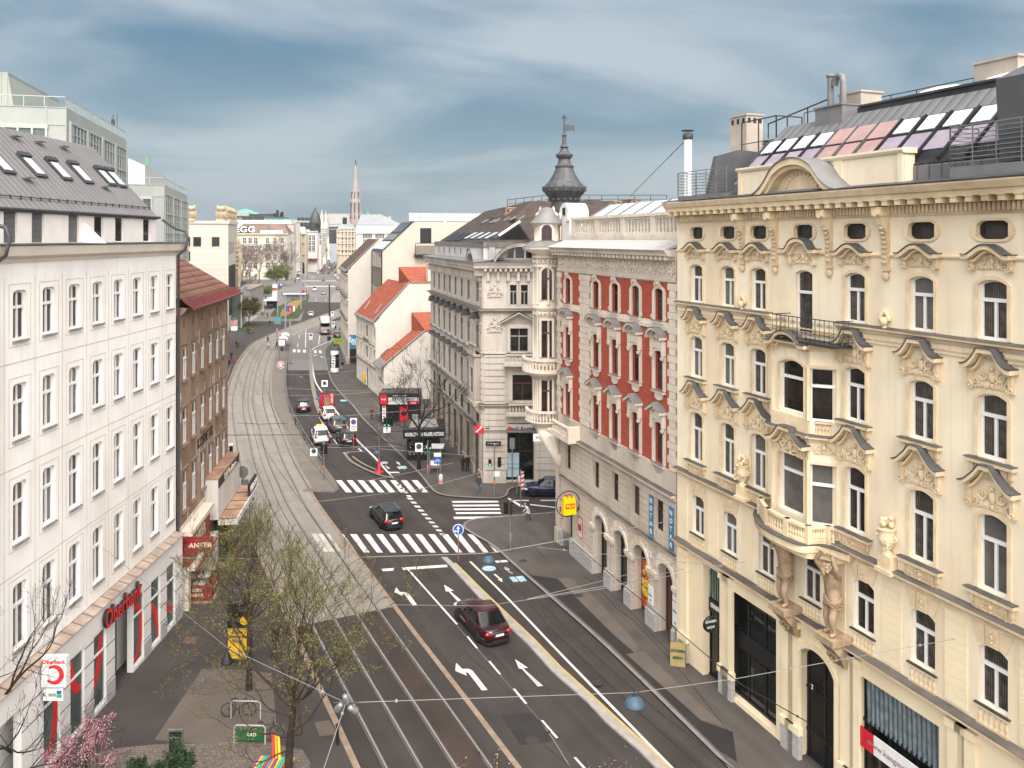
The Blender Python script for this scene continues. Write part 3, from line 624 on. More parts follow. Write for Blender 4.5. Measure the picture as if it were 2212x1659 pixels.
pts=[(-.30,-.34),(.30,-.34)]+[(.30+.40*cos(a),.34*sin(a))for a in[(-pi/2)+pi*k/8 for k in range(1,8)]]+[(.30,.34),(-.30,.34)]+[(-.30+.40*cos(a),.34*sin(a))for a in[pi/2+pi*k/8 for k in range(1,8)]]
for f0,f1,d in((1.0,1.25,.05),):
 for i in range(len(pts)):
  p,q=pts[i],pts[(i+1)%len(pts)]
  ofr.ext([(p[0]*f0,-.28,p[1]*f0),(q[0]*f0,-.28,q[1]*f0),(q[0]*f1,-.01,q[1]*f1),(p[0]*f1,-.01,p[1]*f1)],[(p[0]*f0,.03,p[1]*f0),(q[0]*f0,.03,q[1]*f0),(q[0]*f1,d,q[1]*f1),(p[0]*f1,d,p[1]*f1)])
ofr.box(-.78,-.62,-.01,.06,-.2,.2);ofr.box(.62,.78,-.01,.06,-.2,.2)
omesh=ofr.mesh('oval_window',YO);om2=MB();om2.add([(a,-.2,b)for a,b in pts],[tuple(range(len(pts)))]);om2=om2.mesh('pane',GLASS)
for c in cols:
 o=meshobj('oval_window',omesh,Y.root,(c,0,24.6));meshobj('pane',om2,o)
km=MB()
km.px([(0,-2.2),(.10,-2.2),(.16,-1.9),(.14,-1.2),(.2,-.7),(.42,-.35),(.5,0),(0,0)],-.17,.17)
for k in range(8):km.ball((0,.17+(.0 if k<5 else .06*(k-4)),-1.9+k*.2),.14,.05,.06,6,4)
km.box(-.24,.24,0,.60,0,.34);km.py([(-.17,.17-.1),(0,.27),(.17,.07),(0,-.05)],.6,.66);km.ball((0,.08,-2.45),.2,.1,.18,7,5);km.box(-.22,.22,0,.12,-2.25,-2.12)
km=km.mesh('console',YO)
for px in(Zy3(415,0)[0],Zy3(600,0)[0],Zy3(905,0)[0],Zy3(1225,0)[0]):meshobj('console',km,Y.root,(Y.S(px,.2),.0,25.22))
pm=MB();pc=Y.S(Zy3(700,0)[0],.95);top=[]
for i in range(33):
 t=-1+i/16;a=abs(t);z=1.55*cos(pi*a/1.24/1)if a<.42 else 0
 z=1.62*(1-(a/.62)**2)**.5 if a<.45 else 1.62*.688*max(0,1-(a-.45)/.55)**2.1
 top.append((pc+t*3.1,26.34+z))
for i in range(32):
 p,q=top[i],top[i+1]
 for(lo,y0,y1,mi)in((.30,-.1,1.0,0),(.48,-.1,.8,0)):
  pm.ext([(p[0],y0,p[1]),(q[0],y0,q[1]),(q[0],y0,max(26.30,q[1]-lo)),(p[0],y0,max(26.30,p[1]-lo))],[(p[0],y1,p[1]),(q[0],y1,q[1]),(q[0],y1,max(26.30,q[1]-lo)),(p[0],y1,max(26.30,p[1]-lo))],mi)
 pm.ext([(p[0],-.4,p[1]+.01),(q[0],-.4,q[1]+.01),(q[0],-.4,q[1]+.05),(p[0],-.4,p[1]+.05)],[(p[0],1.08,p[1]+.01),(q[0],1.08,q[1]+.01),(q[0],1.08,q[1]+.05),(p[0],1.08,p[1]+.05)],1)
 if abs(i-15.5)<12:pm.quad((p[0],.32,26.3),(q[0],.32,26.3),(q[0],.32,q[1]-.2),(p[0],.32,p[1]-.2),0)
pm.box(pc-1.5,pc+1.5,.3,.98,26.40,26.5,1)
for k in range(13):
 a=pi*k/12;pm.ball((pc+1.05*cos(a),.36,26.5+.78*sin(a)),.09,.07,.09,6,4)
Y.part(pm,'pediment',[YO,METALG])
px0,px1=Y.S(Zy3(1340,0)[0],-.3),Y.S(Zy3(408,0)[0],-.3)
pm=MB();pm.box(px0,px1,-.9,-.3,26.4,27.75);pm.px([(-.95,27.75),(-.22,27.75),(-.14,27.86),(-.14,27.95),(-.95,27.98)],px0-.08,px1+.08)
for k in range(4):x=px0+(px1-px0)*k/3;pm.box(x-.25 if k else x,x+.25 if k<3 else x,-.35,-.24,26.4,27.76)
Y.part(pm,'parapet',YW)
YB=Y.root
b0,b1=bay0,bay1;fw=2.55;bd=.78
fx1=b0-.85;fx0=fx1-fw;nx=b1
bm_=MB()
ang=atan2(bd,fx0-nx);clen=hypot(bd,fx0-nx)
Mc=Matrix.Translation((nx,0,0))@Matrix.Rotation(ang,4,'Z')
Mf=Matrix.Translation((fx0,bd,0));a2=atan2(-bd,b0-fx1);Mr=Matrix.Translation((fx1,bd,0))@Matrix.Rotation(a2,4,'Z')
zb0,zb1=11.0,19.55
bf=fw*.47;bc=clen*.52
of=[(bf-.82,bf+.82,16.35,18.75,.25),(bf-.82,bf+.82,11.75,14.6,.25)];oc=[(bc-.55,bc+.55,16.2,18.55),(bc-.55,bc+.55,11.6,14.3)]
bm_.M=Mf;bm_.wall(0,fw,zb0,zb1,of,0,.24);bm_.M=Mc;bm_.wall(0,clen,zb0,zb1,oc,0,.24);bm_.M=Mr;bm_.wall(0,hypot(bd,b0-fx1),zb0,zb1,[],0,.2)
bm_.M=None;bm_.pz([(nx,0),(fx0,bd),(fx1,bd),(b0,0)],zb1-.01,zb1+.1)
bay=Y.part(bm_,'bay',YW)
for(x,M,zz,hh,w_,r,st)in((bf,Mf,16.35,2.4,1.64,.25,'t'),(bf,Mf,11.75,2.85,1.64,.25,'t'),(bc,Mc,16.2,2.35,1.1,0,'t'),(bc,Mc,11.6,2.7,1.1,0,'t')):
 window(Y,x,zz,w_,hh,r,st,M=M,pick=2 if(zz<12)else 0,extras=[('surround',surround(w_,hh,r,.13,.05).mesh('surround',YO))])
bo=MB()
def ring(z,d,h,mtop=1):
 for M,l in((Mf,fw),(Mc,clen),(Mr,hypot(bd,b0-fx1))):
  bo.M=M;ledge(bo,-.05,l+.05,z,d,h,0,mtop)
 bo.M=None
ring(15.55,.30,.25);ring(19.62,.34,.3)
bo.M=Mc;balustrade(bo,.25,clen-.2,.02,15.62,.58,5,0,.07,.09)
bo.M=Mf;bo.box(.1,fw-.1,-.02,.1,15.6,16.25)
for x in(.04,fw-.12):bo.box(x,x+.1,-.02,.08,11.3,19.4);bo.M=Mf
bo.M=None
for M,z,w_,kd,s_ in((Mf,15.05,2.5,'bell',3),(Mf,19.55,2.7,'round',4)):
 h_,_=hood_mesh(w_,kd,None,.5,hh=1.25);bo.M=M@Matrix.Translation((bf,.0,z));bo.add(h_.v,h_.f,0);k0=len(bo.m)-len(h_.m)
 for j,q in enumerate(h_.m):bo.m[k0+j]=q
 if kd=='bell':relief(bo,2.1,1.0,-.75,8,0,.08)
bo.M=Mc;relief(bo,clen*.8,.55,14.75,12,0,.05,clen/2);bo.M=None
cur=[(nx-1.0,.35),(nx+.2,.75),(fx0-.3,1.55),(fx0+.8,1.75),(fx1-.3,1.65),(b0+.2,1.0),(b0+.9,.35)]
cur=[(p.x,p.y)for p in cat_rom([(a,b,0)for a,b in cur],4)]
bo.pz([(nx-1.0,0)]+cur+[(b0+.9,0)],10.55,10.85,0);bo.pz([(nx-1.05,0)]+[(a,b+.06)for a,b in cur]+[(b0+.95,0)],10.86,10.9,1)
bo.pz([(nx-.6,0)]+[(a,b*.8)for a,b in cur[2:-2]]+[(b0+.6,0)],10.25,10.55,0)
for i in range(3,len(cur)-4):
 (ax,ay),(bx,by)=cur[i],cur[i+1];ay-=.3;by-=.3
 bo.ext([(ax,ay,10.9),(ax,ay-.18,10.9),(ax,ay-.18,11.02),(ax,ay,11.02)],[(bx,by,10.9),(bx,by-.18,10.9),(bx,by-.18,11.02),(bx,by,11.02)],0)
 bo.ext([(ax,ay+.02,11.58),(ax,ay-.2,11.58),(ax,ay-.2,11.7),(ax,ay+.02,11.7)],[(bx,by+.02,11.58),(bx,by-.2,11.58),(bx,by-.2,11.7),(bx,by+.02,11.7)],0)
 for t in(.25,.75):baluster(bo,ax+(bx-ax)*t,ay+(by-ay)*t-.09,11.02,.56,.08)
 if i%4==0:bo.box(ax-.13,ax+.13,ay-.22,ay+.03,10.9,11.7)
Y.part(bo,'bay_trim',[YO,HOODM],bay)
ib=MB();bx0,bx1,by=Y.S(Zy4(962,0)[0],1.0),Y.S(Zy4(612,0)[0],1.0),1.15
ib.box(bx0,bx1,.0,by,19.62,19.72,0)
for z in(19.85,20.78):ib.tube([(bx0,.1,z),(bx0,by,z),(bx1,by,z),(bx1,.1,z)],.022,4)
def scrollwork(f,L):
 k=max(1,int(L/.55))
 for i in range(k):
  c=(i+.5)*L/k
  for sg in(-1,1):
   pts=[f(c+sg*.12+.13*(1-.8*t)*cos(t*9)*sg,20.1+.13*(1-.8*t)*sin(t*9))for t in[q/12 for q in range(13)]];ib.tube(pts,.014,3)
   pts=[f(c+sg*.10+.1*(1-.8*t)*cos(t*9)*sg,20.55-.1*(1-.8*t)*sin(t*9))for t in[q/12 for q in range(13)]];ib.tube(pts,.012,3)
  for q in(-.26,0,.26):ib.tube([f(c+q,19.72),f(c+q,20.78)],.012,3)
scrollwork(lambda a,z:(bx0+a,by,z),bx1-bx0);scrollwork(lambda a,z:(bx0,.1+a,z),by-.1);scrollwork(lambda a,z:(bx1,.1+a,z),by-.1)
Y.part(ib,'iron_balcony',IRON)
def urn(x,z):
 m=MB();m.box(x-.42,x+.42,0,.5,z-.62,z-.45);m.box(x-.33,x+.33,0,.42,z-.45,z+.1)
 m.lathe([(.2,0),(.22,.08),(.1,.2),(.28,.42),(.36,.7),(.3,.95),(.36,1.05)],(x,.25,z+.1),10)
 for k in range(14):a=random.uniform(0,6.3);m.ball((x+.2*cos(a),.25+.15*sin(a),z+1.25+random.uniform(0,.4)),.12,.12,.1,6,4)
 for sg in(-1,1):spiral(m,x+sg*.38,z+.85,.16,1.2,.05,sg,.25)
 for k in range(6):m.ball((x+random.uniform(-.3,.3),.5,z+.4+.1*k),.09,.07,.07,5,4)
 Y.part(m,'urn',YO)
urn(Y.S(Zy5(1262,0)[0],.3),11.45);urn(Y.S(Zy4(425,0)[0],.3),11.6)
for px,z in((Zy4(1232,0)[0],20.95),(Zy4(425,0)[0],20.95)):
 m=MB();x=Y.S(px,.1)
 for k in range(9):a=pi*(k+.5)/9;m.ball((x+.22*cos(a),.08,z+.05+.3*sin(a)),.09,.12,.13,6,4)
 m.ball((x,.16,z),.2,.14,.2,8,5);m.ball((x,.1,z-.3),.12,.1,.2,6,4);Y.part(m,'shell_ornament',YO)
gm=MB()
segs=[];xs=sorted(mezz);pv=0
for c in xs:segs.append((pv,c-.85));pv=c+.85
segs.append((pv,YL))
for a,b in segs:
 if b-a<.3:continue
 gm=MB();gm.box(a+.14,b-.14,-.01,.012,7.05,10.43)
 for k in range(10):
  z=7.05+k*.34;q=.16
  gm.box(a+q,b-q,-.01,.035,z,z+.30)
 Y.part(gm,'rustication',YG)
sh1=(Y.S(1565),Y.S(1520),.1,Y.Z(1522,1217));sh2=(Y.S(1678),Y.S(1568.7),.35,Y.Z(1569,1266));ad=(Y.S(1806),Y.S(1724),.1,Y.Z(1765,1407),.72)
sh3=(Y.S(2030),Y.S(1851.5),.45,Y.Z(1852,1453));sh4=(Y.S(2300),Y.S(2095),.1,4.7)
mb=MB();mb.wall(0,YL,0,6.6,[sh1,sh2,ad,sh3,sh4],.04,.9,0);mb.box(0,YL,-.3,.04,6.6,6.62)
for q in range(18):
 z=1.6+q*.31
 for a,b in((0,sh4[0]),(sh4[1],sh3[0]),(sh3[1],ad[0]-.25),(ad[1]+.25,sh2[0]),(sh2[1],sh1[0])):
  if z<6.3:mb.box(a+.5,b-.5 if b-a>1.4 else a+.51,.03,.07,z,z+.27)
Y.part(mb,'ground_floor',YG)
pm=MB()
for px in(1474,1570,1562,1699,1712,1827,1840,2062,2085):
 pm=MB();x=Y.S(px,.2);pm.box(x-.42,x+.42,.0,.22,.1,1.25,1);pm.box(x-.47,x+.47,.0,.27,1.25,1.62,0);pm.box(x-.36,x+.36,0,.16,1.62,6.2,0);pm.box(x-.44,x+.44,0,.24,6.2,6.5,0);Y.part(pm,'pilaster',[YG,PLIN])
def shop(o,nb,band=None,sill=.35,fm=BLACK,d=-.45,name='shop_window'):
 m=MB();a,b,c,e=o[:4]
 for k in range(nb+1):x=a+(b-a)*k/nb;m.box(max(a,x-.06),min(b,x+.06),d-.05,d+.06,c,e)
 m.box(a,b,d-.05,d+.08,e-.12,e);m.box(a,b,d-.05,d+.10,c,c+.12)
 if band:m.box(a,b,d-.05,d+.12,band[0],band[1])
 o_=Y.part(m,name,fm);g_=MB();g_.quad((a,d,c),(b,d,c),(b,d,e),(a,d,e));g_.build('pane',SHOPG,o_);return o_
s2=shop(sh2,3,(2.9,3.75));s1=shop(sh1,1,(3.7,4.4));s3=shop(sh3,3,(3.75,3.9));s4=shop(sh4,2)
cm=MB()
for k in range(9):x=sh1[0]+.1+(sh1[1]-sh1[0]-.2)*k/8;cm.tube([(x,-.40,4.45),(x,-.40,6.2)],.05,5)
cm.build('curtain',mat('green curtain',(.16,.21,.185),.9,.2,3),s1)
cm=MB()
for k in range(16):x=sh3[0]+.3+(sh3[1]-sh3[0]-.6)*k/15;cm.tube([(x,-.40,3.8),(x+.03,-.38,5.6)],.10,5)
cm.build('curtain',mat('blue curtain',(.16,.20,.22),.9,.25,3),s3)
bn=MB();bn.box(sh3[0]+.1,sh3[1]-.1,.06,.10,2.95,3.75,0);bn.box(sh3[1]-1.0,sh3[1]-.1,.05,.105,2.95,3.75,1)
ban=Y.part(bn,'banner',[mat('banner white',(.72,.71,.70),.7,.04),mat('signal red',(.55,.02,.035),.5,.1)])
text('www.kangmeimassage.at',.34,mat('banner lettering',(.25,.18,.18),.7),ban,((sh3[0]+sh3[1])/2-.4,.106,3.33),rotz=pi/2)
text('CHASEN BREW',.34,mat('white lettering',(.8,.8,.8),.6),s1,((sh1[0]+sh1[1])/2,-.32,4.05),rotz=pi/2,bold=.008,sx=.62)
dm=MB();a,b=ad[0],ad[1];e=ad[3];A=arc_pts(b-a,e-.72,.72,10,(a+b)/2);Bq=arc_pts(b-a+.5,e-.72,.97,10,(a+b)/2)
for i in range(10):
 q=(A[i],A[i+1],Bq[i+1],Bq[i]);dm.ext([(c[0],.03,c[1])for c in q],[(c[0],.13,c[1])for c in q])
for x in(a-.25,b):dm.box(x,x+.25,.03,.13,.1,e-.72)
Y.part(dm,'door_surround',YG)
dm=MB();dm.box(a,b,-.62,-.55,.1,e-.05)
for x in(a+.05,(a+b)/2-.05,b-.15):dm.box(x,x+.1,-.56,-.48,.1,e-.75)
for z in(.12,1.3,3.3):dm.box(a,b,-.56,-.48,z,z+.12)
for k in range(9):x=a+.15+(b-a-.3)*k/8;dm.tube([(x,-.5,1.4),(x,-.5,3.3)],.018,4)
for sg in(-1,1):
 for z in(3.6,3.95):spiral(dm,(a+b)/2+sg*.4,z,.2,1.4,.025,sg,-.5)
d_=Y.part(dm,'entrance_door',BLACK)
np_=MB();np_.box(b-.75,b-.2,-.44,-.42,3.32,3.7);np_=np_.build('number_plate',mat('plate black',(.01,.01,.012),.5),d_)
text('2',.3,mat('white lettering'),d_,(b-.47,-.405,3.51),rotz=pi/2)
# roof
RZ=mat('standing seam zinc',(.14,.14,.143),.48,.08,.7,spec=.5,kind='wave',a=dict(s=.55,c2=(.07,.07,.075),dir='X',d=.0,t0=.0,t1=.12,bd=.03))
def sl(d):return 27.2+(-.8-d)*.94
rx0,rx1=0,Y.S(1640,-2.5)
rm=MB();rm.ext([(rx0,-.8,sl(-.8)),(rx0,-4.3,sl(-4.3)),(rx0,-8,sl(-4.3)),(rx0,-8,26),(rx0,-.8,26)],[(rx1,-.8,sl(-.8)),(rx1,-4.3,sl(-4.3)),(rx1,-8,sl(-4.3)),(rx1,-8,26),(rx1,-.8,26)])
roof=Y.part(rm,'roof',RZ)
def slab(mb,x0,x1,d0,d1,t=.06,off=.02,mi=0):
 k=.94;nrm=Vector((0,k,1)).normalized()
 A=[Vector((x,d,sl(d)))+nrm*off for x,d in((x0,d0),(x1,d0),(x1,d1),(x0,d1))];mb.ext([tuple(p)for p in A],[tuple(p+nrm*t)for p in A],mi)
SKYL=mat('skylight glass',(.62,.66,.70),.15,.05,.5,spec=.6);PURP=mat('lilac sunshade',(.27,.225,.275),.6,.12,1.2);PINK=mat('rose sunshade',(.33,.215,.205),.6,.1,1.2)
xs=[];x=rx0+.3;n=0
dk=MB();slab(dk,rx0,rx1-.3,-.85,-1.5,.03,.02,1);slab(dk,rx0,rx1-.3,-2.42,-3.32,.05,.02,0)
dk.build('glazing_band',[BLACK,GLASS],roof)
x=Y.S(2212,-2.5)-4
pw=1.28
while x<rx1-.8:
 lm=MB();pink=Y.S(Zy3(1330,0)[0],-2.8)<x+.6<Y.S(Zy3(980,0)[0],-2.8)
 slab(lm,x+.08,x+pw-.08,-1.5,-2.38,.05,.03,1)
 if pink:slab(lm,x+.05,x+pw-.05,-2.44,-3.28,.05,.08,1)
 else:slab(lm,x+.22,x+pw-.22,-2.5,-3.2,.06,.09,0)
 for q in(x,x+pw):slab(lm,q-.05,q+.05,-1.0,-3.3,.1,.07,2)
 lm.build('skylight',[SKYL,PINK if pink else PURP,STEEL if pink else METAL],roof);x+=pw
tm=MB();tm.box(rx0,rx1-5,-7.5,-4.5,sl(-4.3),sl(-4.3)+.3);tm.box(rx0,rx1-5.2,-7.6,-4.35,sl(-4.3)+.3,sl(-4.3)+.4);tm.build('roof_step',METAL,roof)
dm_=MB();x=rx1-9
for k in range(5):dm_.ball((x-k*3.4,-5.9,sl(-4.3)+.4),1.5,1.2,.38,12,6)
dm_.build('roof_dome',WFRAME,roof)
rl=MB();zt=sl(-4.3)+.4
for k in range(12):xx=Y.S(2212,-4.5)-2+k*1.6;rl.tube([(xx,-7.2,zt),(xx,-7.2,zt+.8)],.025,4)
rl.tube([(Y.S(2212,-4.5)-2,-7.2,zt+.8),(xx,-7.2,zt+.8)],.03,4);rl.build('roof_railing',IRON,roof)
CHM=mat('chimney render',(.42,.36,.31),.9,.12,1,dirt=.45,dcol=(.2,.16,.13));CHB=mat('chimney brick',(.36,.235,.15),.9,.25,1,kind='brick',a=dict(w=.28,h=.09,m=.012,mc=(.30,.25,.2)),dirt=.4,dcol=(.12,.09,.07))
def chimney(B,x,y,z0,h,w,d,m=CHM,holes=3,parent=None):
 c=MB();c.box(x-w/2,x+w/2,y-d/2,y+d/2,z0,z0+h,0);c.box(x-w/2-.07,x+w/2+.07,y-d/2-.07,y+d/2+.07,z0+h,z0+h+.10,0)
 for k in range(holes):
  q=x-w/2+w*(k+.5)/holes;c.box(q-.11,q+.11,y+d/2-.02,y+d/2+.012,z0+h-.45,z0+h-.15,1)
  q2=y-d/2+d*(k+.5)/holes;c.box(x-w/2-.012,x-w/2+.02,q2-.11,q2+.11,z0+h-.45,z0+h-.15,1)
 return B.part(c,'chimney',[m,BLACK],parent)
chimney(Y,Y.S(Zy3(450,0)[0],-5),-5,26.5,Y.Z(Zy3(450,0)[0],Zy3(0,362)[1],-5)-26.5,1.6,1.2,parent=roof)
chimney(Y,Y.S(Zy3(1095,0)[0],-6.4),-6.4,29,Y.Z(Zy3(1095,0)[0],Zy3(0,235)[1],-6.4)-29,1.5,1.4,holes=0,parent=roof)
chimney(Y,Y.S(Zy3(1935,0)[0],-6),-6,29,Y.Z(Zy3(1935,0)[0],Zy3(0,50)[1],-6)-29,2.0,1.6,holes=0,parent=roof)
vb=MB();x=Y.S(Zy3(975,0)[0],-4.6);vb.box(x-.95,x+.95,-5.4,-3.9,29.6,31.0);vb.box(x-1.0,x+1.0,-5.5,-3.8,31.0,31.08)
zt=31.08;vb.tube([(x-.3,-4.6,zt),(x-.3,-4.6,zt+1.2),(x-.22,-4.6,zt+1.5),(x,-4.6,zt+1.6),(x+.22,-4.6,zt+1.5),(x+.3,-4.6,zt+1.1)],.17,8);vb.tube([(x+.6,-4.6,zt),(x+.6,-4.6,zt+1.6)],.16,8);vb.lathe([(.16,0),(.22,.02),(.22,.12),(.05,.2)],(x+.6,-4.6,zt+1.6),8)
vb.build('ventilation_stack',METALG,roof)
def railing(mb,pts,h,nbar=5,r=.02,post=1.0):
 for i in range(len(pts)-1):
  a,b=Vector(pts[i]),Vector(pts[i+1]);L_=(b-a).length;k=max(1,round(L_/post))
  for q in range(k+1):p=a+(b-a)*q/k;mb.tube([p,p+Vector((0,0,h))],r*1.3,4)
  for q in range(nbar):z=h*(q+1)/nbar;mb.tube([a+Vector((0,0,z)),b+Vector((0,0,z))],r if q<nbar-1 else r*1.5,4)
fx=Y.S(Zy3(300,0)[0],-1.2)
fm_=MB();fm_.px([(-.3,26.5),(-1.4,26.5),(-4.2,29.2),(-2.4,29.3),(-.9,28.9)],fx-.18,fx+.18);fm_.build('dormer_wall',mat('dormer sheet',(.085,.085,.09),.5,.15,1),roof);fm_=MB()
nxf=Y.S(Zy3(1985,0)[0],-.9);fm_.px([(-.2,27.0),(-1.2,27.0),(-4.2,30.8),(-2.4,30.9),(.0,29.9)],nxf-2.6,nxf+.15)
fm_.build('dormer_wall',mat('dormer sheet'),roof)
tr=MB();t0,t1=fx+.3,YL
tr.box(fx-2.0,t1,-.9,-.05,26.45,26.75,1);railing(tr,[(fx-2.2,-.05,26.75),(t1,-.05,26.75),(t1,-2.5,26.75)],1.35,8);tr.build('terrace_railing',[STEEL,METALG],roof);tr=MB()
q0,q1=Y.S(2260),Y.S(Zy3(1590,0)[0]);tr.box(q0,q1,-1.0,-.1,26.5,26.95,1);railing(tr,[(q0,-.12,26.95),(q1,-.12,26.95),(q1,-1.6,26.95)],1.5,9)
tr.build('terrace_railing',[STEEL,METALG],roof)
tw=MB();tw.box(fx+.4,YL-.2,-4.0,-2.4,26.4,28.6);tw.build('terrace_wall',mat('pale render',(.55,.52,.50),.8,.05),roof)
fg=MB();railing(fg,[(Y.S(Zy3(425,0)[0],-4.2),-4.2,28.6),(Y.S(Zy3(620,0)[0],-4.2),-4.2,28.6),(Y.S(Zy3(620,0)[0],-4.2),-6,28.6)],2.6,2,.03,1.4);railing(fg,[(Y.S(Zy3(575,0)[0],-5.5),-5.5,29.5),(Y.S(Zy3(920,0)[0],-5.5),-5.5,30.2)],1.6,1,.03,2.0);fg.build('roof_catwalk',IRON,roof)
pp=MB();xx,zz=Y.S(Zy3(120,0)[0],-3.5),26.5;pp.tube([(xx,-3.5,zz),(xx,-3.5,zz+4.3)],.26,10,0);pp.lathe([(.3,0),(.34,.05),(.34,.35),(.2,.42)],(xx,-3.5,zz+4.2),8,1);pp.lathe([(.42,0),(.42,.06)],(xx,-3.5,zz+4.75),8,1);pp.build('flue_pipe',[WFRAME,METAL],roof)
vv=MB()
for px in(575,675):
 x=Y.S(Zy3(px,0)[0],-4.6);vv.tube([(x,-4.6,28.6),(x,-4.6,30.0)],.18,8)
 for k in range(4):vv.lathe([(.42,0),(.3,.10)],(x,-4.6,29.4+k*.17),8)
vv.build('vent_cowl',STEEL,roof)
# red brick corner house
RST=mat('pale stone trim',(.64,.565,.475),.9,.06,1.2,bump=.1,spec=.15,dirt=.42,dcol=(.33,.245,.175),streak=True)
RBR=mat('red facing brick',(.385,.078,.05),.85,.15,.8,kind='brick',a=dict(w=.25,h=.145,m=.014,mc=(.30,.065,.038),bd=.015),dirt=.2,dcol=(.28,.05,.03))
RLO=mat('rusticated stone',(.54,.47,.395),.9,.05,.8,bump=.1,spec=.15,dirt=.45,dcol=(.3,.225,.165),streak=True)
R=Bld('corner_house','red brick corner house with pale stone quoins and a round corner oriel','building',G(1463,1404),G(1207,515+(1207-490)/973*889))
RL=R.len
rc=[R.S(Zr1(x,0)[0],-.15)for x in(1378,1170,985,815,565)]
W3=1.02;lv={'t':(19.27,1.95),'f':(15.0,2.4),'s':(10.5,2.5),'m':(6.3,1.95)}
ops=[]
for c in rc:
 for k in 'tfs':ops.append((c-W3/2,c+W3/2,lv[k][0],lv[k][0]+lv[k][1],.12 if k!='s' else .14))
opm=[(c-W3/2,c+W3/2,6.3,8.25)for c in rc]
ar=[R.S(x,0)for x in(Zr(830,0)[0],Zr(700,0)[0],Zr(592,0)[0],Zr(490,0)[0])]
opg=[(c-.95,c+.95,.1,4.62,.95)for c in ar]+[(rc[4]-.8,rc[4]+.8,.1,4.2)]
mb=MB();mb.wall(0,RL,10.4,21.75,ops,0,.3,0);R.part(mb,'brick_wall',RBR)
mb=MB();mb.wall(0,RL,0,5.4,opg,.02,.8);mb.wall(0,RL,5.4,9.0,opm,.02,.3)
mb.px([(-.1,9.0),(.1,9.0),(.1,10.4),(-.1,10.4)],0,RL);mb.px([(-.1,21.75),(.08,21.75),(.08,23.1),(-.1,23.1)],0,RL)
mb.quad((0,-.32,5),(RL,-.32,5),(RL,-.32,23),(0,-.32,23));mb.quad((0,-.85,0),(RL,-.85,0),(RL,-.85,5),(0,-.85,5))
mb.quad((0,0,0),(0,-14,0),(0,-14,23),(0,0,23));mb.quad((RL,0,0),(RL,-14,0),(RL,-14,23),(RL,0,23));R.part(mb,'wall',RLO)
mb=MB()
ledge(mb,0,RL,5.5,.2,.2);R.part(mb,'lower_string_course',[RST,LEDG]);mb=MB();ledge(mb,0,RL,9.1,.42,.35)
mb2=MB();mb2.px([(0,21.6),(.14,21.7),(.2,21.95),(0,21.95)],0,RL);mb3=MB();mb3.px([(0,18.72),(.09,18.72),(.09,19.22),(0,19.22)],0,RL)
k=int(RL/.32)
for i in range(k):mb.ball((.16+i*RL/k,.10,8.82),.10,.1,.11,6,4);mb3.ball((.16+i*RL/k,.1,18.97),.07,.05,.1,5,4)
R.part(mb,'string_course',[RST,LEDG]);R.part(mb2,'frieze_band',RST);R.part(mb3,'sill_band',RST)
mb=MB()
mb.px([(-.5,23.0),(.16,23.0),(.2,23.2),(.75,23.25),(.80,23.42),(.98,23.6),(-.5,23.72)],-.1,RL)
k=int(RL/.55)
for i in range(k):x=(i+.5)*RL/k;mb.box(x-.12,x+.12,.15,.68,23.0,23.22)
R.part(mb,'cornice',RST)
mb=MB();mb.ext([(-.1,1.02,23.61),(-.1,-.6,24.2),(-.1,-.6,23.9),(-.1,1.0,23.58)],[(RL,1.02,23.61),(RL,-.6,24.2),(RL,-.6,23.9),(RL,1.0,23.58)])
R.part(mb,'cornice_sheet',mat('bright sheet',(.46,.45,.44),.5,.06,.8,kind='wave',a=dict(s=.5,c2=(.2,.2,.2),dir='X',t0=.0,t1=.1,d=0,bd=.03)))
fz=MB();Rn=random.Random(5)
for i in range(int(RL/.42)):
 x=.3+i*.42
 if x>RL-.3:break
 spiral(fz,x,22.5,.27,1.5,.055,(-1)**i,.12,0,Rn.uniform(0,6))
 for j in range(5):fz.ball((x+Rn.uniform(-.2,.2),.12,22.5+Rn.uniform(-.38,.38)),.08,.07,.09,5,4)
R.part(fz,'frieze_relief',RST)
def quoins(x0,x1,z0=10.45,z1=21.6,alt=1):
 q=MB();q.box(x0,x1,-.01,.05,z0,z1);z=z0;i=0
 while z<z1-.1:
  e=.18 if i%2 else 0;q.box(x0-e,x1+e,-.01,.12,z,min(z+.40,z1));z+=.43;i+=1
 R.part(q,'quoin',RST)
q5=R.S(Zr1(700,0)[0]);quoins(0.02,.75);quoins(q5-.85,q5+.75);quoins(RL-.5,RL-.02)
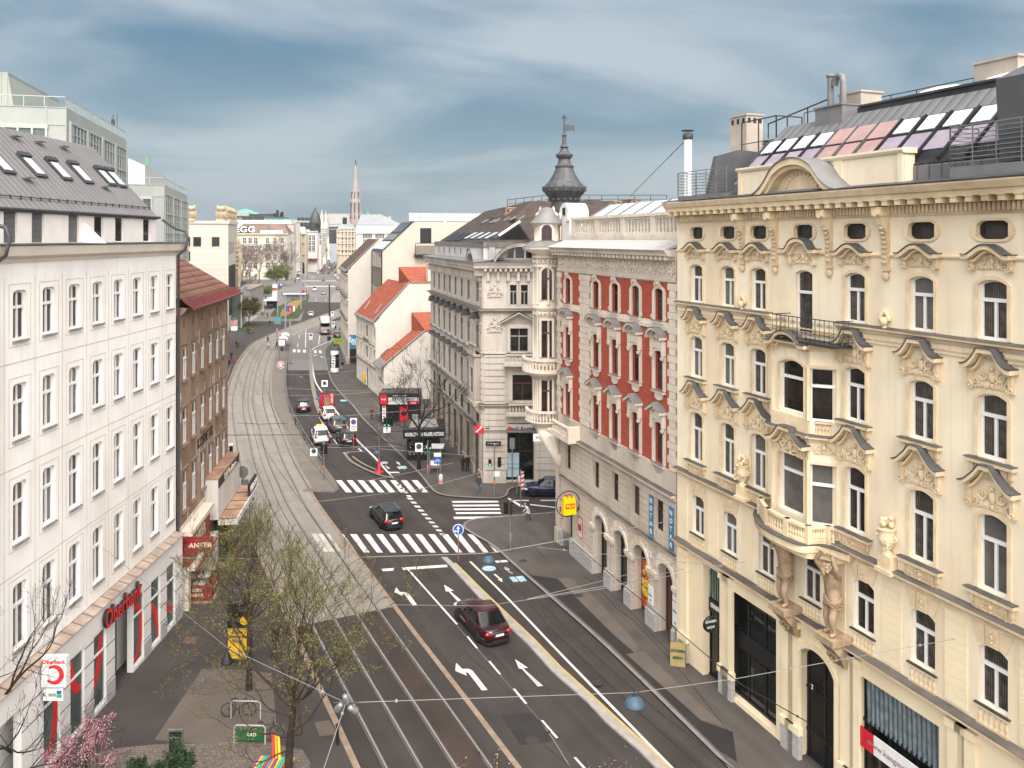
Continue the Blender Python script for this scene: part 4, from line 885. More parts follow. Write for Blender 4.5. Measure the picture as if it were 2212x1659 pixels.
def rx(kind,w,h,hoodw=None):
 ex=[('surround',surround(W3,h,.12,.2,.09,.05).mesh('surround',RST))]
 s=MB();s.box(-w/2,w/2,-.02,.2,-.18,-.04,0);s.box(-w/2,w/2,-.02,.24,-.04,-.01,1);s.py([(-w*.36,-.18),(w*.36,-.18),(w*.26,-.55),(0,-.66),(-w*.26,-.55)],-.01,.1,0)
 ex.append(('sill',s.mesh('sill',[RST,METALG])))
 r=MB()
 if kind=='t':
  relief(r,1.0,.55,h+.02,31,0,.12)
  for sg in(-1,1):spiral(r,sg*.78,.15,.17,1.3,.05,sg,.08);r.box(sg*.70-.08,sg*.70+.08,0,.1,.2,h-.2)
 else:
  hm,_=hood_mesh(1.75,kind,None,.55);hm.v=[(a,b,c+h+.75)for a,b,c in hm.v];ex.append(('hood',hm.mesh('hood',[RST,METALG])))
  relief(r,1.2,.55 if kind=='seg' else .35,h+.58,12,0,.2);r.box(-.62,.62,0,.16,h+.15,h+.6)
  for sg in(-1,1):
   r.box(sg*.68-.1,sg*.68+.1,0,.26,h-.25,h+.62);spiral(r,sg*.68,h-.35,.17,1.2,.06,sg,.22);r.box(sg*.70-.09,sg*.70+.09,0,.1,0,h-.3)
 ex.append(('relief',r.mesh('relief',RST)));return ex
REX={'t':rx('t',1.35,lv['t'][1]),'f':rx('seg',1.5,lv['f'][1]),'s':rx('tri',1.5,lv['s'][1])}
for c in rc:
 for k in 'tfs':window(R,c,lv[k][0],W3,lv[k][1],.12 if k!='s' else .14,'tm',DFRAME,.26,REX[k],pick=random.choice((1,1,0,2)))
 window(R,c,6.3,W3,1.95,0,'tm',DFRAME,.26,pick=random.choice((0,1)))
def rust(a,b,z0,z1,step=.42,gap=.05,y=.02):
 if b-a<.15:return
 q=MB();q.box(a,b,y-.01,y+.012,z0,z1);z=z0
 while z<z1-.05:q.box(a,b,y-.01,y+.06,z+gap/2,min(z1,z+step-gap/2));z+=step
 R.part(q,'rustication',RLO)
pv=0
for o in sorted(opm):rust(pv,o[0]-.06,5.7,8.6);pv=o[1]+.06
rust(pv,RL,5.7,8.6);pv=0
for o in sorted(opg):rust(pv,o[0]-.22,1.3,5.2);pv=o[1]+.22
rust(pv,RL,1.3,5.2)
for c in ar:
 am=MB();A=arc_pts(1.9,3.67,.95,12,c);B_=arc_pts(2.4,3.67,1.2,12,c);C_=arc_pts(3.1,3.67,1.55,12,c)
 for i in range(12):
  for(Pa,Pb,d)in((A,B_,.16),(B_,C_,.09)):
   t=.06 if Pb is C_ else 0
   q=(Pa[i],Pa[i+1],Pb[i+1],Pb[i]);am.ext([(v[0],0,v[1])for v in q],[(v[0],d-(.05 if Pb is C_ and i%2 else 0),v[1])for v in q])
 for sg in(-1,1):am.box(c+sg*1.22-.3,c+sg*1.22+.3,0,.26,3.45,3.7);am.box(c+sg*1.22-.26,c+sg*1.22+.26,0,.2,3.3,3.45)
 R.part(am,'arch_surround',RST)
pl=MB();pv=-.1
for o in sorted(opg)+[(RL+.1,RL+.1)]:
 if o[0]-pv>.2:pl=MB();pl.box(pv,o[0],.0,.3,0,1.15);pl.box(pv,o[0],.0,.22,1.15,1.3);R.part(pl,'plinth',PLIN)
 pv=o[1]
for i,c in enumerate(ar):
 fr=MB();fr.box(c-.95,c+.95,-.62,-.55,.1,4.6)
 for x in(c-.95,c+.85):fr.box(x,x+.1,-.56,-.5,.1,4.0)
 fr.box(c-.9,c+.9,-.56,-.5,3.4,3.55)
 if i==0:
  for x in(c-.75,c+.1):
   for z in(.4,1.9):fr.box(x,x+.62,-.56,-.52,z,z+1.3)
 o=R.part(fr,'entrance_door' if i==0 else 'shop_window',DFRAME if i==0 else BLACK)
 if i:
  p=MB();p.quad((c-.9,-.545,.2),(c+.9,-.545,.2),(c+.9,-.545,4.5),(c-.9,-.545,4.5));p.build('pane',SHOPG,o)
 if i==1:
  p=MB();p.box(c-.85,c+.85,-.53,-.51,.3,3.4,0)
  for k in range(26):p.ball((c+random.uniform(-.7,.7),-.5,random.uniform(.5,3.1)),.22,.03,.22,8,4,1 if k%3 else 2)
  po=p.build('poster',[mat('poster orange',(.55,.09,.02),.5,.3,2),mat('poster red',(.45,.03,.02),.5,.3,2),mat('poster yellow',(.70,.38,.03),.5,.2)],o)
  text('VOLLE',.62,mat('yellow lettering',(.85,.62,.05),.6),po,(c,-.44,2.0),rotz=pi/2,bold=.02,sx=.8);text('VIELFALT',.62,mat('yellow lettering'),po,(c,-.44,1.4),rotz=pi/2,bold=.02,sx=.55)
fr=MB();c=rc[4];fr.box(c-.8,c+.8,-.62,-.55,.1,4.2);o=R.part(fr,'shop_door',BLACK)
gm=MB()
for k in range(9):gm.tube([(c-.95,.1,.3+k*.13),(c+.95,.1,.3+k*.13)],.025,4)
for x in(c-.9,c,c+.9):gm.tube([(x,.1,.1),(x,.1,1.4)],.03,4)
gm.build('grille',STEEL,o)
BLB=mat('blue banner',(.06,.19,.33),.6,.1)
for px in(Zr(852,0)[0],Zr(748,0)[0]):
 x=R.S(px,.15);q=MB();q.box(x-.26,x+.26,.12,.15,5.7,8.3);o=R.part(q,'vertical_banner',BLB)
 for i,ch in enumerate('NOTAR'):text(ch,.42,mat('white lettering'),o,(x,.155,7.95-i*.48),rotz=pi/2)
for x,z,h in((R.S(Zr(735,0)[0],.3),1.5,1.1),(R.S(Zr(862,0)[0],.3),1.4,1.8)):
 q=MB();q.box(x-.3,x+.3,.1,.16,z,z+h,0)
 if h>1.5:q.box(x-.3,x+.3,.1,.165,z+h-.35,z+h-.28,1)
 o=R.part(q,'name_plate',[mat('white enamel',(.72,.73,.74),.4,.03),mat('orange stripe',(.7,.2,.04),.5)])
 text('Notar',.16,mat('dark lettering',(.08,.08,.09),.6),o,(x,.17,z+h*.5),rotz=pi/2);q=MB();q.ball((x,.165,z+.22),.07,.02,.09,6,4);q.build('crest',mat('dark lettering'),o)
q=MB();x=R.S(Zr(742,0)[0],.1);q.box(x-.2,x+.2,.09,.12,4.35,4.7);o=R.part(q,'house_number',mat('white enamel'));text('1',.25,mat('dark lettering'),o,(x,.125,4.52),rotz=pi/2)
for px,z in((Zr(278,0)[0],2.1),(Zr(381,0)[0],1.9)):
 x=min(R.S(px,.1),RL-.35);q=MB();q.box(x-.42,x+.42,.08,.12,z,z+1.5,0);q.box(x-.36,x+.36,.12,.13,z+.06,z+1.44,1);q.box(x-.28,x+.28,.13,.14,z+.5,z+.95,0)
 R.part(q,'poster_frame',[mat('poster frame red',(.42,.03,.035),.5,.1),mat('poster pale',(.62,.55,.5),.6,.3,6)])
BAL=Y
bx1=R.S(Zr1(600,0)[0],-.8);mb=MB();mb.box(0,RL-.2,-1.1,-.75,23.9,24.55)
for k in range(5):
 x=bx1*k/4;mb.box(max(0,x-.3),x+.3,-1.15,-.7,24.5,25.9)
 if k<4:
  balustrade(mb,x+.3,bx1*(k+1)/4-.3,-.92,24.55,1.2,8,0,.12,.12)
mb.box(0,bx1+.35,-1.2,-.62,25.75,25.95);R.part(mb,'roof_balustrade',RST)
GLZ=mat('pale glazing',(.55,.58,.6),.2,.08,.6,spec=.5)
mb=MB();mb.ext([(.3,-1.6,25.6),(.3,-4,27.0),(.3,-4,24),(.3,-1.6,24)],[(bx1,-1.6,25.6),(bx1,-4,27.0),(bx1,-4,24),(bx1,-1.6,24)],0)
for k in range(8):x=.3+(bx1-.3)*k/7;mb.ext([(x-.04,-1.6,25.62),(x-.04,-4,27.02),(x-.04,-4,27.1),(x-.04,-1.6,25.7)],[(x+.04,-1.6,25.62),(x+.04,-4,27.02),(x+.04,-4,27.1),(x+.04,-1.6,25.7)],1)
R.part(mb,'glass_roof',[GLZ,METALG])
RTL=mat('weathered roof tiles',(.06,.043,.036),.9,.3,1.2,kind='wave',a=dict(s=1.5,c2=(.05,.038,.033),dir='Z',d=.8,t0=0,t1=.3,bd=.05))
mb=MB();mb.add([(0,-1.4,25.2),(RL*.35,-4,25.8),(RL*.35,-8,29.0),(0,-7.5,29.0),(0,-12,24),(RL*.5,-12,24)],[(0,1,2,3),(3,2,5,4)]);R.part(mb,'roof',RTL)
_q=P(1181,HY,67.2);_r=Vector((_q.x-R.A.x,_q.y-R.A.y));cx_,cy_=_r.dot(R.u),_r.dot(R.n);TR=1.05
om=MB();om.lathe([(TR-.1,8.85),(TR+.35,9.0),(TR+.45,9.25),(TR,9.3),(TR,14.1),(TR+.1,14.2),(TR,14.3),(TR,18.4),(TR+.3,18.6),(TR,18.8),(TR,23.0),(TR+.9,23.35),(TR+.95,23.6),(TR+.2,24.0),(TR,24.1),(TR,25.4),(TR+.3,25.55)],(cx_,cy_,0),24)
ks_=cx_-RL+.35;om.loft([[(cx_-ks_*t+r*cos(a),cy_+(.3-cy_)*t*.4+r*sin(a),z)for a in[2*pi*k/18 for k in range(18)]]for z,r,t in((6.2,.15,1),(6.8,.45,.95),(7.4,.75,.75),(8.0,.95,.5),(8.5,1.08,.2),(8.95,TR+.1,0))])
orl=R.part(om,'oriel',RST)
sl2=MB();sl2.lathe([(TR+.5,9.27),(TR+.1,9.36)],(cx_,cy_,0),24);sl2.lathe([(TR+1.0,23.62),(TR+.15,24.1)],(cx_,cy_,0),24);sl2.lathe([(TR+.35,25.56),(TR*.7,26.3),(.5,26.8),(.0,26.9)],(cx_,cy_,0),20);sl2.build('sheet_cap',METALG,orl)
om=MB()
for a in[pi*k/7*2+.2 for k in range(7)]:
 for z0,z1 in((9.4,14.0),(14.4,18.4),(18.9,22.9)):
  x,y=cx_+(TR+.02)*cos(a),cy_+(TR+.02)*sin(a);om.lathe([(.16,0),(.1,.1),(.1,z1-z0-.2),(.17,z1-z0-.1),(.17,z1-z0)],(x,y,z0),7)
for k in range(20):
 a=2*pi*k/20
 for z in(18.1,22.4,13.8,23.25):om.ball((cx_+(TR+.05)*cos(a),cy_+(TR+.05)*sin(a),z),.13,.13,.16,5,4)
for z,r in((13.9,.15),(18.2,.12),(22.0,.15),(22.75,.2)):om.lathe([(TR,-.1),(TR+r,-.06),(TR+r,.06),(TR,.1)],(cx_,cy_,z),20)
om.build('oriel_ornament',RST,orl)
om=MB();om.box(RL-.5,RL+.02,-.8,.2,0,8.7)
for z in[1.4+.42*k for k in range(17)]:om.box(RL-.5,RL+.06,-.84,.26,z,z+.37)
om.box(RL-.55,RL+.12,-.9,.34,0,1.25)
R.part(om,'corner_pier',RLO)
def rad(a,r):return(cx_+r*cos(a),cy_+r*sin(a))
vd=R.w(cx_,cy_);va=atan2(-vd.y,-vd.x)-R.rz
for da in(0.0,1.6):
 a=va+da
 for z,h,r in((19.3,2.6,.5),(14.6,3.0,0),(9.9,3.0,0),(24.15,1.25,.4)):
  x,y=rad(a,TR+.02);M=Matrix.Translation((x,y,0))@Matrix.Rotation(a-pi/2,4,'Z')
  window(R,0,z,.86,h,r*.85,'tm' if h>2 else 'm',DFRAME,.02,M=M,pick=0,extras=[('surround',surround(.86,h,r*.85,.17,.10).mesh('surround',RST))])
for z0,rr in((13.55,1.0),(9.3,.75)):
 bm_=MB();n_=22
 if z0>12:bm_.lathe([(TR,-.9),(TR+rr*.6,-.45),(TR+rr,-.2),(TR+rr,0),(TR,.02)],(cx_,cy_,z0),24)
 for i in range(n_):
  a=va-1.7+3.4*i/n_;x,y=rad(a,TR+rr-.12);baluster(bm_,x,y,z0+.02,.8,.1)
 for q0,q1 in((.8,.98),(0,.1)):bm_.lathe([(TR+rr-.25,q0),(TR+rr,q0),(TR+rr,q1),(TR+rr-.25,q1)],(cx_,cy_,z0),24,0,False,va-1.8,va+1.75)
 bm_.build('balcony',RST,orl)
mb=MB();balustrade(mb,q5+.9,RL-1.0,.95,9.25,.85,9,0,.1);mb.box(q5+.7,RL,.0,1.1,8.95,9.2);mb.box(q5+.75,q5+1.1,.1,1.05,9.2,10.15);R.part(mb,'balcony',RST)
for px,zz in((Zr1(415,0)[0],25.6),(Zr1(300,0)[0],25.7)):
 m=MB();x=R.S(px,-1);m.lathe([(.25,0),(.3,.15),(.12,.3),(.5,.55),(.42,.8),(.12,1.0),(.15,1.15),(.05,1.4)],(x,-1,zz),10);R.part(m,'finial',RST)
m=MB();x0=R.S(Zr1(545,0)[0],-1.2);m.box(x0-1.0,x0+1.0,-2.6,-.9,24,26.2);A=arc_pts(2.0,26.2,.99,10,x0);m.py(A,-2.6,-.85);m.box(x0-.3,x0+.3,-.9,-.82,26.2,26.8,1)
for sg in(-1,1):spiral(m,x0+sg*.8,26.0,.35,1.3,.12,sg,-.8)
R.part(m,'dormer',[mat('white stone',(.68,.66,.63),.8,.06,1,dirt=.2),BLACK])
q=G(1219,515+1750*24.3/71);dq=R.w(0,0);rel_=Vector((q.x-R.A.x,q.y-R.A.y));ox,oy=rel_.dot(R.u),rel_.dot(R.n)
s_=71/1750;CUP=mat('cupola slate',(.062,.062,.066),.5,.25,1.5,spec=.45,dirt=.3,dcol=(.14,.13,.12))
prof=[(32,480),(30,455),(29,437),(34,428),(45,414),(47,406),(42,402),(40,398),(34,392),(24,376),(19,364),(21,359),(15,355),(12,344),(17,340),(19,335),(11,328),(7,320),(10,318),(5,312),(4,296),(5.5,292),(2,288),(1.6,262),(.6,246)]
cm=MB();cm.lathe([(r*s_,24.3+(515-y)*s_)for r,y in prof],(ox,oy,0),16,0,False)
for k in range(16):
 a=2*pi*k/16;r=33*s_;cm.ball((ox+r*cos(a),oy+r*sin(a),24.3+(515-432)*s_),.14,.14,.14,6,4)
 cm.tube([(ox+45*s_*cos(a),oy+45*s_*sin(a),24.3+(515-414)*s_),(ox+46*s_*cos(a),oy+46*s_*sin(a),24.3+(515-403)*s_)],.1,4)
cup=R.part(cm,'cupola',CUP)
vm=MB();zv=24.3+(515-276)*s_;d_=Vector((1,-.2,0));ca,sa=cos(-R.rz),sin(-R.rz)
def vx(a,z):return[(ox+(a*ca)+b*sa,oy+(a*sa)-b*ca,z)for b in(-.02,.02)]
for pts in([(.1,.3),(.85,.25),(.95,-.35),(.7,-.2),(.1,-.3)],):
 vm.ext([vx(a,zv+b)[0]for a,b in pts],[vx(a,zv+b)[1]for a,b in pts])
vm.ext([vx(a,zv+b)[0]for a,b in((-.3,.75),(.3,.75),(.3,.85),(-.3,.85))],[vx(a,zv+b)[1]for a,b in((-.3,.75),(.3,.75),(.3,.85),(-.3,.85))]);vm.ball((ox,oy,zv+1.0),.15);vm.ball((ox,oy,zv-.7),.2)
vm.build('weather_vane',CUP,cup)
# grey stone bank house on the corner
BST=mat('grey sandstone',(.52,.465,.41),.9,.06,.8,bump=.12,spec=.15,dirt=.6,dcol=(.24,.185,.145),streak=True)
BSD=mat('sooty sandstone',(.37,.315,.27),.9,.1,.8,bump=.12,spec=.15,dirt=.6,dcol=(.16,.12,.10),streak=True)
BSJ=mat('recess shade jamb',(.13,.10,.08),.95,.2,2)  # recess shade painted into the window reveals as a darker stone colour
cn=G(1043.7,1044.7)
K=Bld('bank_house','grey sandstone corner house with a bank branch under heavy cornices','building',cn,G(930,905.8))
KL=K.len
kc=[K.S(x,-.2)for x in(1016.5,1001.7,988.1,975.5,963.7,952.5,941.6)];kp=K.S(1036,-.2)
zl=((17.85,2.0),(13.1,2.4),(8.4,2.8))
ops=[]
for c in kc+[kp]:
 for z,h in zl:ops.append((c-.55,c+.55,z,z+h))
 ops.append((c-.6,c+.6,5.6,7.0));ops.append((c-.95,c+.95,.1,4.7))
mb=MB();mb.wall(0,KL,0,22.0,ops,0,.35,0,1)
FX=14.0;Mr_=Matrix.Rotation(-K.rz,4,'Z')@Matrix.Rotation(pi,4,'Z')
Mr_=Matrix.Rotation(-K.rz+pi,4,'Z')@Matrix.Translation((-FX,0,0))
def KX(px):return FX-((px-CX)*cn.y/F-cn.x)
def opx(a,b,za,zb):return(KX(b),KX(a),za,zb)
of=[opx(1101.4,1116.5,17.7,19.7),opx(1124.6,1140.7,17.7,19.7),opx(1101.8,1140.9,13.05,15.4),opx(1107,1150,8.2,10.8),opx(1092,1153,.3,6.0)]
mb.M=Mr_;mb.wall(0,FX,0,22.0,of,0,.4);mb.M=None
mb.quad((0,-.4,0),(KL,-.4,0),(KL,-.4,22),(0,-.4,22));mb.M=Mr_;mb.quad((0,-.6,0),(FX,-.6,0),(FX,-.6,22),(0,-.6,22));mb.M=None
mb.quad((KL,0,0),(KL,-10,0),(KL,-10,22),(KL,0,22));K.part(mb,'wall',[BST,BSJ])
mb=MB()
for M,L_ in((None,KL),(Mr_,FX)):
 mb.M=M
 ledge(mb,-.3 if M is None else 0,L_+(0 if M is None else .3),17.3,.5,.35);ledge(mb,-.3 if M is None else 0,L_+(0 if M is None else .3),7.9,.4,.4);ledge(mb,0,L_,12.85,.2,.2);ledge(mb,0,L_,5.3,.25,.25)
mb.M=None;K.part(mb,'string_course',[BSD,LEDG])
mb=MB()
for M,L_ in((None,KL),(Mr_,FX)):
 mb.M=M;a,b=(-.9,L_+.6)if M is None else(0,L_+.9)
 mb.px([(-.3,20.6),(.12,20.6),(.16,21.0),(.2,21.3),(.75,21.35),(.8,21.6),(.98,21.9),(-.3,22.0)],a+.9 if M is None else a,b,0)
 k=int(L_/.5)
 for i in range(k):x=(i+.5)*L_/k;mb.box(x-.12,x+.12,.15,.7,21.05,21.32,0)
 k=int(L_/1.0)
 for i in range(k):x=(i+.5)*L_/k;mb.box(x-.14,x+.14,.1,.38,20.1,21.0,0);spiral(mb,x,20.2,.16,1.2,.07,1,.3)
 mb.px([(-2.0,22.3),(1.02,21.93),(1.02,21.97),(-2.0,22.36)],a,b,1)
mb.M=None;K.part(mb,'cornice',[BST,METALG])
def kex(w,h,hood):
 ex=[];s=surround(w,h,0,.2,.03);s.box(-w/2-.35,w/2+.35,-.02,.16,-.3,-.02);s.box(-w/2-.28,w/2+.28,0,.08,-.75,-.3);ex.append(('surround',s.mesh('surround',BST)))
 p=MB()
 for sg in(-1,1):p.box(sg*(w/2+.38)-.14,sg*(w/2+.38)+.14,0,.05,-.3,h+.3);p.box(sg*(w/2+.38)-.2,sg*(w/2+.38)+.2,0,.10,h+.3,h+.5)
 relief(p,w*.8,.4,h+.12,6,0,.12);ex.append(('pilaster_pair',p.mesh('pilaster_pair',BST)))
 if hood:
  hm,_=hood_mesh(w+1.15,hood,None,.6);hm.v=[(a,b,c+h+.68)for a,b,c in hm.v];ex.append(('hood',hm.mesh('hood',[BSD,METAL])))
 return ex
KE=[kex(1.1,2.0,None),kex(1.1,2.4,'tri'),kex(1.1,2.8,'round')]
for c in kc+[kp]:
 for(z,h),e in zip(zl,KE):window(K,c,z,1.1,h,0,'tm',GFRAME,.16,e,pick=random.choice((0,1)))
 window(K,c,5.6,1.2,1.4,0,'m',GFRAME,.3,pick=0)
 q=MB();q.box(c-.85,c+.85,-.33,-.28,.1,4.7);q.box(c-.8,c+.8,-.28,-.24,3.3,3.45);o=K.part(q,'shop_window',BLACK);q=MB();q.quad((c-.8,-.275,.2),(c+.8,-.275,.2),(c+.8,-.275,3.3),(c-.8,-.275,3.3));q.build('pane',SHOPG,o)
def kw(o,style,fm,ex,pick=0):return window(K,(o[0]+o[1])/2,o[2],o[1]-o[0],o[3]-o[2],0,style,fm,.3,ex,M=Mr_,pick=pick)
e0=surround(of[0][1]-of[0][0],2.0,0,.14,.12).mesh('surround',BST)
kw(of[0],'tm',GFRAME,[('surround',e0)]);kw(of[1],'tm',GFRAME,[('surround',e0)])
w2=of[2][1]-of[2][0];hm,_=hood_mesh(w2+1.9,'tri',None,.6);hm.v=[(a,b,c+3.0)for a,b,c in hm.v]
rl_=MB();relief(rl_,w2,.5,2.9,8,0,.15);balustrade(rl_,-w2*.75,w2*.75,.75,-1.0,.85,10,0,.1);rl_.box(-w2*.85,w2*.85,0,.95,-1.3,-1.0)
kw(of[2],'tmu',GFRAME,[('surround',surround(w2,2.35,0,.25,.14).mesh('surround',BST)),('hood',hm.mesh('hood',[BST,METAL])),('balcony',rl_.mesh('balcony',BST))])
w2=of[3][1]-of[3][0];rl_=MB();balustrade(rl_,-w2*.7,w2*.7,.55,-1.15,.95,9,0,.1);rl_.box(-w2*.8,w2*.8,0,.75,-1.4,-1.15);relief(rl_,w2,.4,2.75,3,0,.15)
kw(of[3],'tm',DFRAME,[('surround',surround(w2,2.6,0,.3,.16).mesh('surround',BST)),('balcony',rl_.mesh('balcony',BST))],0)
cb=MB()
for M,x0,x1 in((Mr_,FX-2.3,FX-.05),(None,.05,1.0)):
 cb.M=M;cb.box(x0,x1,-.01,.1,.2,20.6)
 z=1.4
 while z<12.6:cb.box(x0+.1,x1-.1,0,.2,z,z+.5);z+=.62
 cb.box(x0,x1,0,.25,0,1.2);relief(cb,(x1-x0)*.7,1.6,18.3,9,0,.14,(x0+x1)/2);relief(cb,(x1-x0)*.7,1.8,14.8,9,0,.14,(x0+x1)/2)
 for k in range(4):x=x0+(x1-x0)*(k+.5)/4;cb.box(x-.08,x+.08,.08,.16,13.2,14.7)
cb.M=Mr_
for z in[1.4+.62*k for k in range(9)]:
 cb.box(.2,of[4][0]-.15,0,.08,z,z+.56);cb.box(of[4][1]+.15,FX-2.4,0,.08,z,z+.56)
cb.M=None;K.part(cb,'corner_pilaster',BST)
pl=MB();pv=0
for c in sorted(kc+[kp]):
 pl=MB();pl.box(pv,c-.9,0,.25,0,1.1);pl.box(pv+.05,c-.95,0,.15,1.1,5.0);pv=c+.9;K.part(pl,'pier',BSD)
bb_=MB();bb_.wall(.5,3.3,7.9,12.7,[(1.2,2.5,8.7,11.3)],.75,.3);bb_.box(.5,3.3,0,.75,12.65,12.75);bb_.box(.5,.51,0,.75,7.9,12.7);bb_.box(3.29,3.3,0,.75,7.9,12.7);bb_.box(1.2,2.5,.3,.4,8.7,11.3)
by_=K.part(bb_,'bay',BST);bb_=MB();balustrade(bb_,.5,3.3,.7,12.75,.95,6,0,.1);bb_.box(.3,3.5,0,.95,12.55,12.75);bb_.box(.3,3.5,0,.95,7.6,7.95);bb_.px([(0,6.6),(.3,6.8),(.9,7.6),(0,7.6)],.4,.8);bb_.px([(0,6.6),(.3,6.8),(.9,7.6),(0,7.6)],3.0,3.4);bb_.box(.44,.5,.1,.65,8.2,12.3);bb_.build('bay_trim',BSD,by_)
window(K,1.85,8.7,1.3,2.6,0,'tm',DFRAME,.2,[('surround',surround(1.3,2.6,0,.15,.05).mesh('surround',BST))],y=.75,pick=0)
m_=MB();m_.box(.49,.5,.22,.55,8.9,11.0);m_.build('side_pane',GLASS,by_)
q=MB();q.M=Mr_;o4=of[4];q.box(o4[0],o4[1],-.35,-.28,o4[2],o4[3])
for x in(o4[0],(o4[0]+o4[1])/2-.05,o4[1]-.1):q.box(x,x+.1,-.29,-.2,o4[2],5.0)
q.box(o4[0],o4[1],-.29,-.2,3.1,3.2);o=K.part(q,'shop_front',BLACK)
q=MB();q.M=Mr_;q.quad((o4[0],-.27,.4),(o4[1],-.27,.4),(o4[1],-.27,5.0),(o4[0],-.27,5.0));q.build('pane',SHOPG,o)
q=MB();q.M=Mr_;q.box(o4[0]+.05,o4[1]-.05,-.2,.05,5.05,5.9);q.build('fascia',mat('grey fascia',(.50,.48,.47),.5,.05),o)
ap=-K.rz-pi/2
def face(x,y,z):return tuple(Mr_@Vector((x,y,z)))
text('Bank Austria',.62,BLACK,o,face((o4[0]+o4[1])/2-.25,.07,5.45),rotz=ap,bold=.012,sx=.78)
RED=mat('signal red')
q=MB();q.M=Mr_@Matrix.Translation((o4[1]-.4,.07,5.45));q.lathe([(.0,-.02),(.24,-.02),(.24,.02),(0,.02)],(0,0,0),16);q.v=[tuple(q.M@Vector((x,z,y)))for x,y,z in[(q.M.inverted()@Vector(v))for v in q.v]];q.build('logo_disc',RED,o)
q=MB();q.M=Mr_;q.box(o4[1]-1.45,o4[1]-.15,-.24,-.2,.6,3.0);po=q.build('window_poster',mat('pale blue poster',(.40,.52,.60),.6,.15,.8),o)
text('Herzlich willkommen',.15,mat('dark lettering'),po,face(o4[1]-.8,-.19,1.9),rotz=ap);text('Bank Austria',.2,mat('dark lettering'),po,face(o4[1]-.8,-.19,1.5),rotz=ap)
mb=MB();mb.box(0,KL,-1.2,-.6,22,23.4,0);mb.box(0,KL,-1.3,-.5,23.4,23.9,1)
mb.M=Mr_;mb.box(0,FX,-1.2,-.6,22,23.4,0);mb.box(0,FX,-1.3,-.5,23.4,23.9,1);mb.M=None
for c in kc:mb.box(c-.22,c+.22,-.61,-.585,22.5,23.2,2)
K.part(mb,'attic_wall',[mat('pale attic',(.55,.52,.50),.8,.05,1,dirt=.3),METALG,BLACK])
def pedi(M,x,w,lun):
 q=MB();q.M=M;n=16;A=arc_pts(w,22.0,w*.36,n,x)
 for i in range(n):
  p,s=A[i],A[i+1];q.ext([(p[0],-.6,p[1]),(s[0],-.6,s[1]),(s[0],-.6,s[1]-.4),(p[0],-.6,p[1]-.4)],[(p[0],.8,p[1]),(s[0],.8,s[1]),(s[0],.8,s[1]-.4),(p[0],.8,p[1]-.4)],0)
  q.ext([(p[0],-2,p[1]+.01),(s[0],-2,s[1]+.01),(s[0],-2,s[1]+.06),(p[0],-2,p[1]+.06)],[(p[0],.86,p[1]+.01),(s[0],.86,s[1]+.01),(s[0],.86,s[1]+.06),(p[0],.86,p[1]+.06)],1)
  q.quad((p[0],-.3,22),(s[0],-.3,22),(s[0],-.3,s[1]),(p[0],-.3,p[1]),0)
 if lun:
  B_=arc_pts(w*.5,22.35,w*.245,12,x);q.add([(a,-.27,b)for a,b in B_],[tuple(range(13))],2)
  for xx in(x-w*.1,x+w*.1):q.box(xx-.07,xx+.07,-.28,-.2,22.3,22.35+w*.22,3)
  for i in range(12):q.ext([(B_[i][0],-.28,B_[i][1]),(B_[i+1][0],-.28,B_[i+1][1]),(B_[i+1][0],-.28,B_[i+1][1]+.12),(B_[i][0],-.28,B_[i][1]+.12)],[(B_[i][0],-.18,B_[i][1]),(B_[i+1][0],-.18,B_[i+1][1]),(B_[i+1][0],-.18,B_[i+1][1]+.12),(B_[i][0],-.18,B_[i][1]+.12)],3)
 else:relief(q,w*.5,1.0,22.1,4,0,-.2,x)
 K.part(q,'arched_pediment',[BST,METALG,GLASS,WFRAME])
pedi(Mr_,KX(1123),5.2,True);pedi(None,kp+.2,3.4,False)
mb=MB();fr0=[tuple(Mr_@Vector(p))for p in((0,-1.2,23.9),(FX,-1.2,23.9),(FX-5,-8.5,28.4),(0,-8.5,28.4))]
l0=[fr0[1],(KL,-1.2,23.9),(KL,-7.5,28.0),fr0[2]]
mb.quad(*fr0);mb.quad(*l0);rf=K.part(mb,'roof',RTL)
def proj_roof(px,py,Pl):
 a=Vector((K.A.x,K.A.y,0));W=[K.w(*p)for p in Pl];n=(W[1]-W[0]).cross(W[2]-W[0]);d=Vector(((px-CX)/F,1,-(py-HY)/F));o=Vector((0,0,H))
 return o+d*((W[0]-o).dot(n)/d.dot(n)),n.normalized()*(1 if n.z>0 else-1)
def roof_item(name,quad,V,Pl,mats,parent,B,lift=.06,th=.08):
 pts=[]
 for q in quad:
  p,n=proj_roof(*V(*q),Pl);pts.append(p+n*lift)
 mb=MB();mi=B.root.matrix_basis.inverted()if False else(Matrix.Translation((B.A.x,B.A.y,0))@Matrix.Rotation(B.rz,4,'Z')).inverted()
 mb.ext([tuple(mi@p)for p in pts],[tuple(mi@(p+n*th))for p in pts]);mb.build(name,mats,parent)
for x in(665,750,850,945):roof_item('skylight',[(x,432),(x+35,432),(x+195,350),(x+160,350)],Zk,l0,SKYL,rf,K)
for x in(400,470,545):roof_item('skylight',[(x,462),(x+60,462),(x+210,352),(x+150,352)],Zk,l0,BLACK,rf,K)
for x,y in((900,222),(1010,218),(1070,210),(1200,190),(1285,180),(1410,172)):roof_item('skylight',[(x,y),(x+30,y),(x+115,y-52),(x+85,y-52)],Zk,l0,METALG,rf,K)
mb=MB()
p0,p1,p2,n_=[proj_roof(*Zk(*q),l0)[0]for q in((1040,440),(1145,445),(1440,245))]+[0]
p3=proj_roof(*Zk(1570,440),fr0)[0];mi=(Matrix.Translation((K.A.x,K.A.y,0))@Matrix.Rotation(K.rz,4,'Z')).inverted()
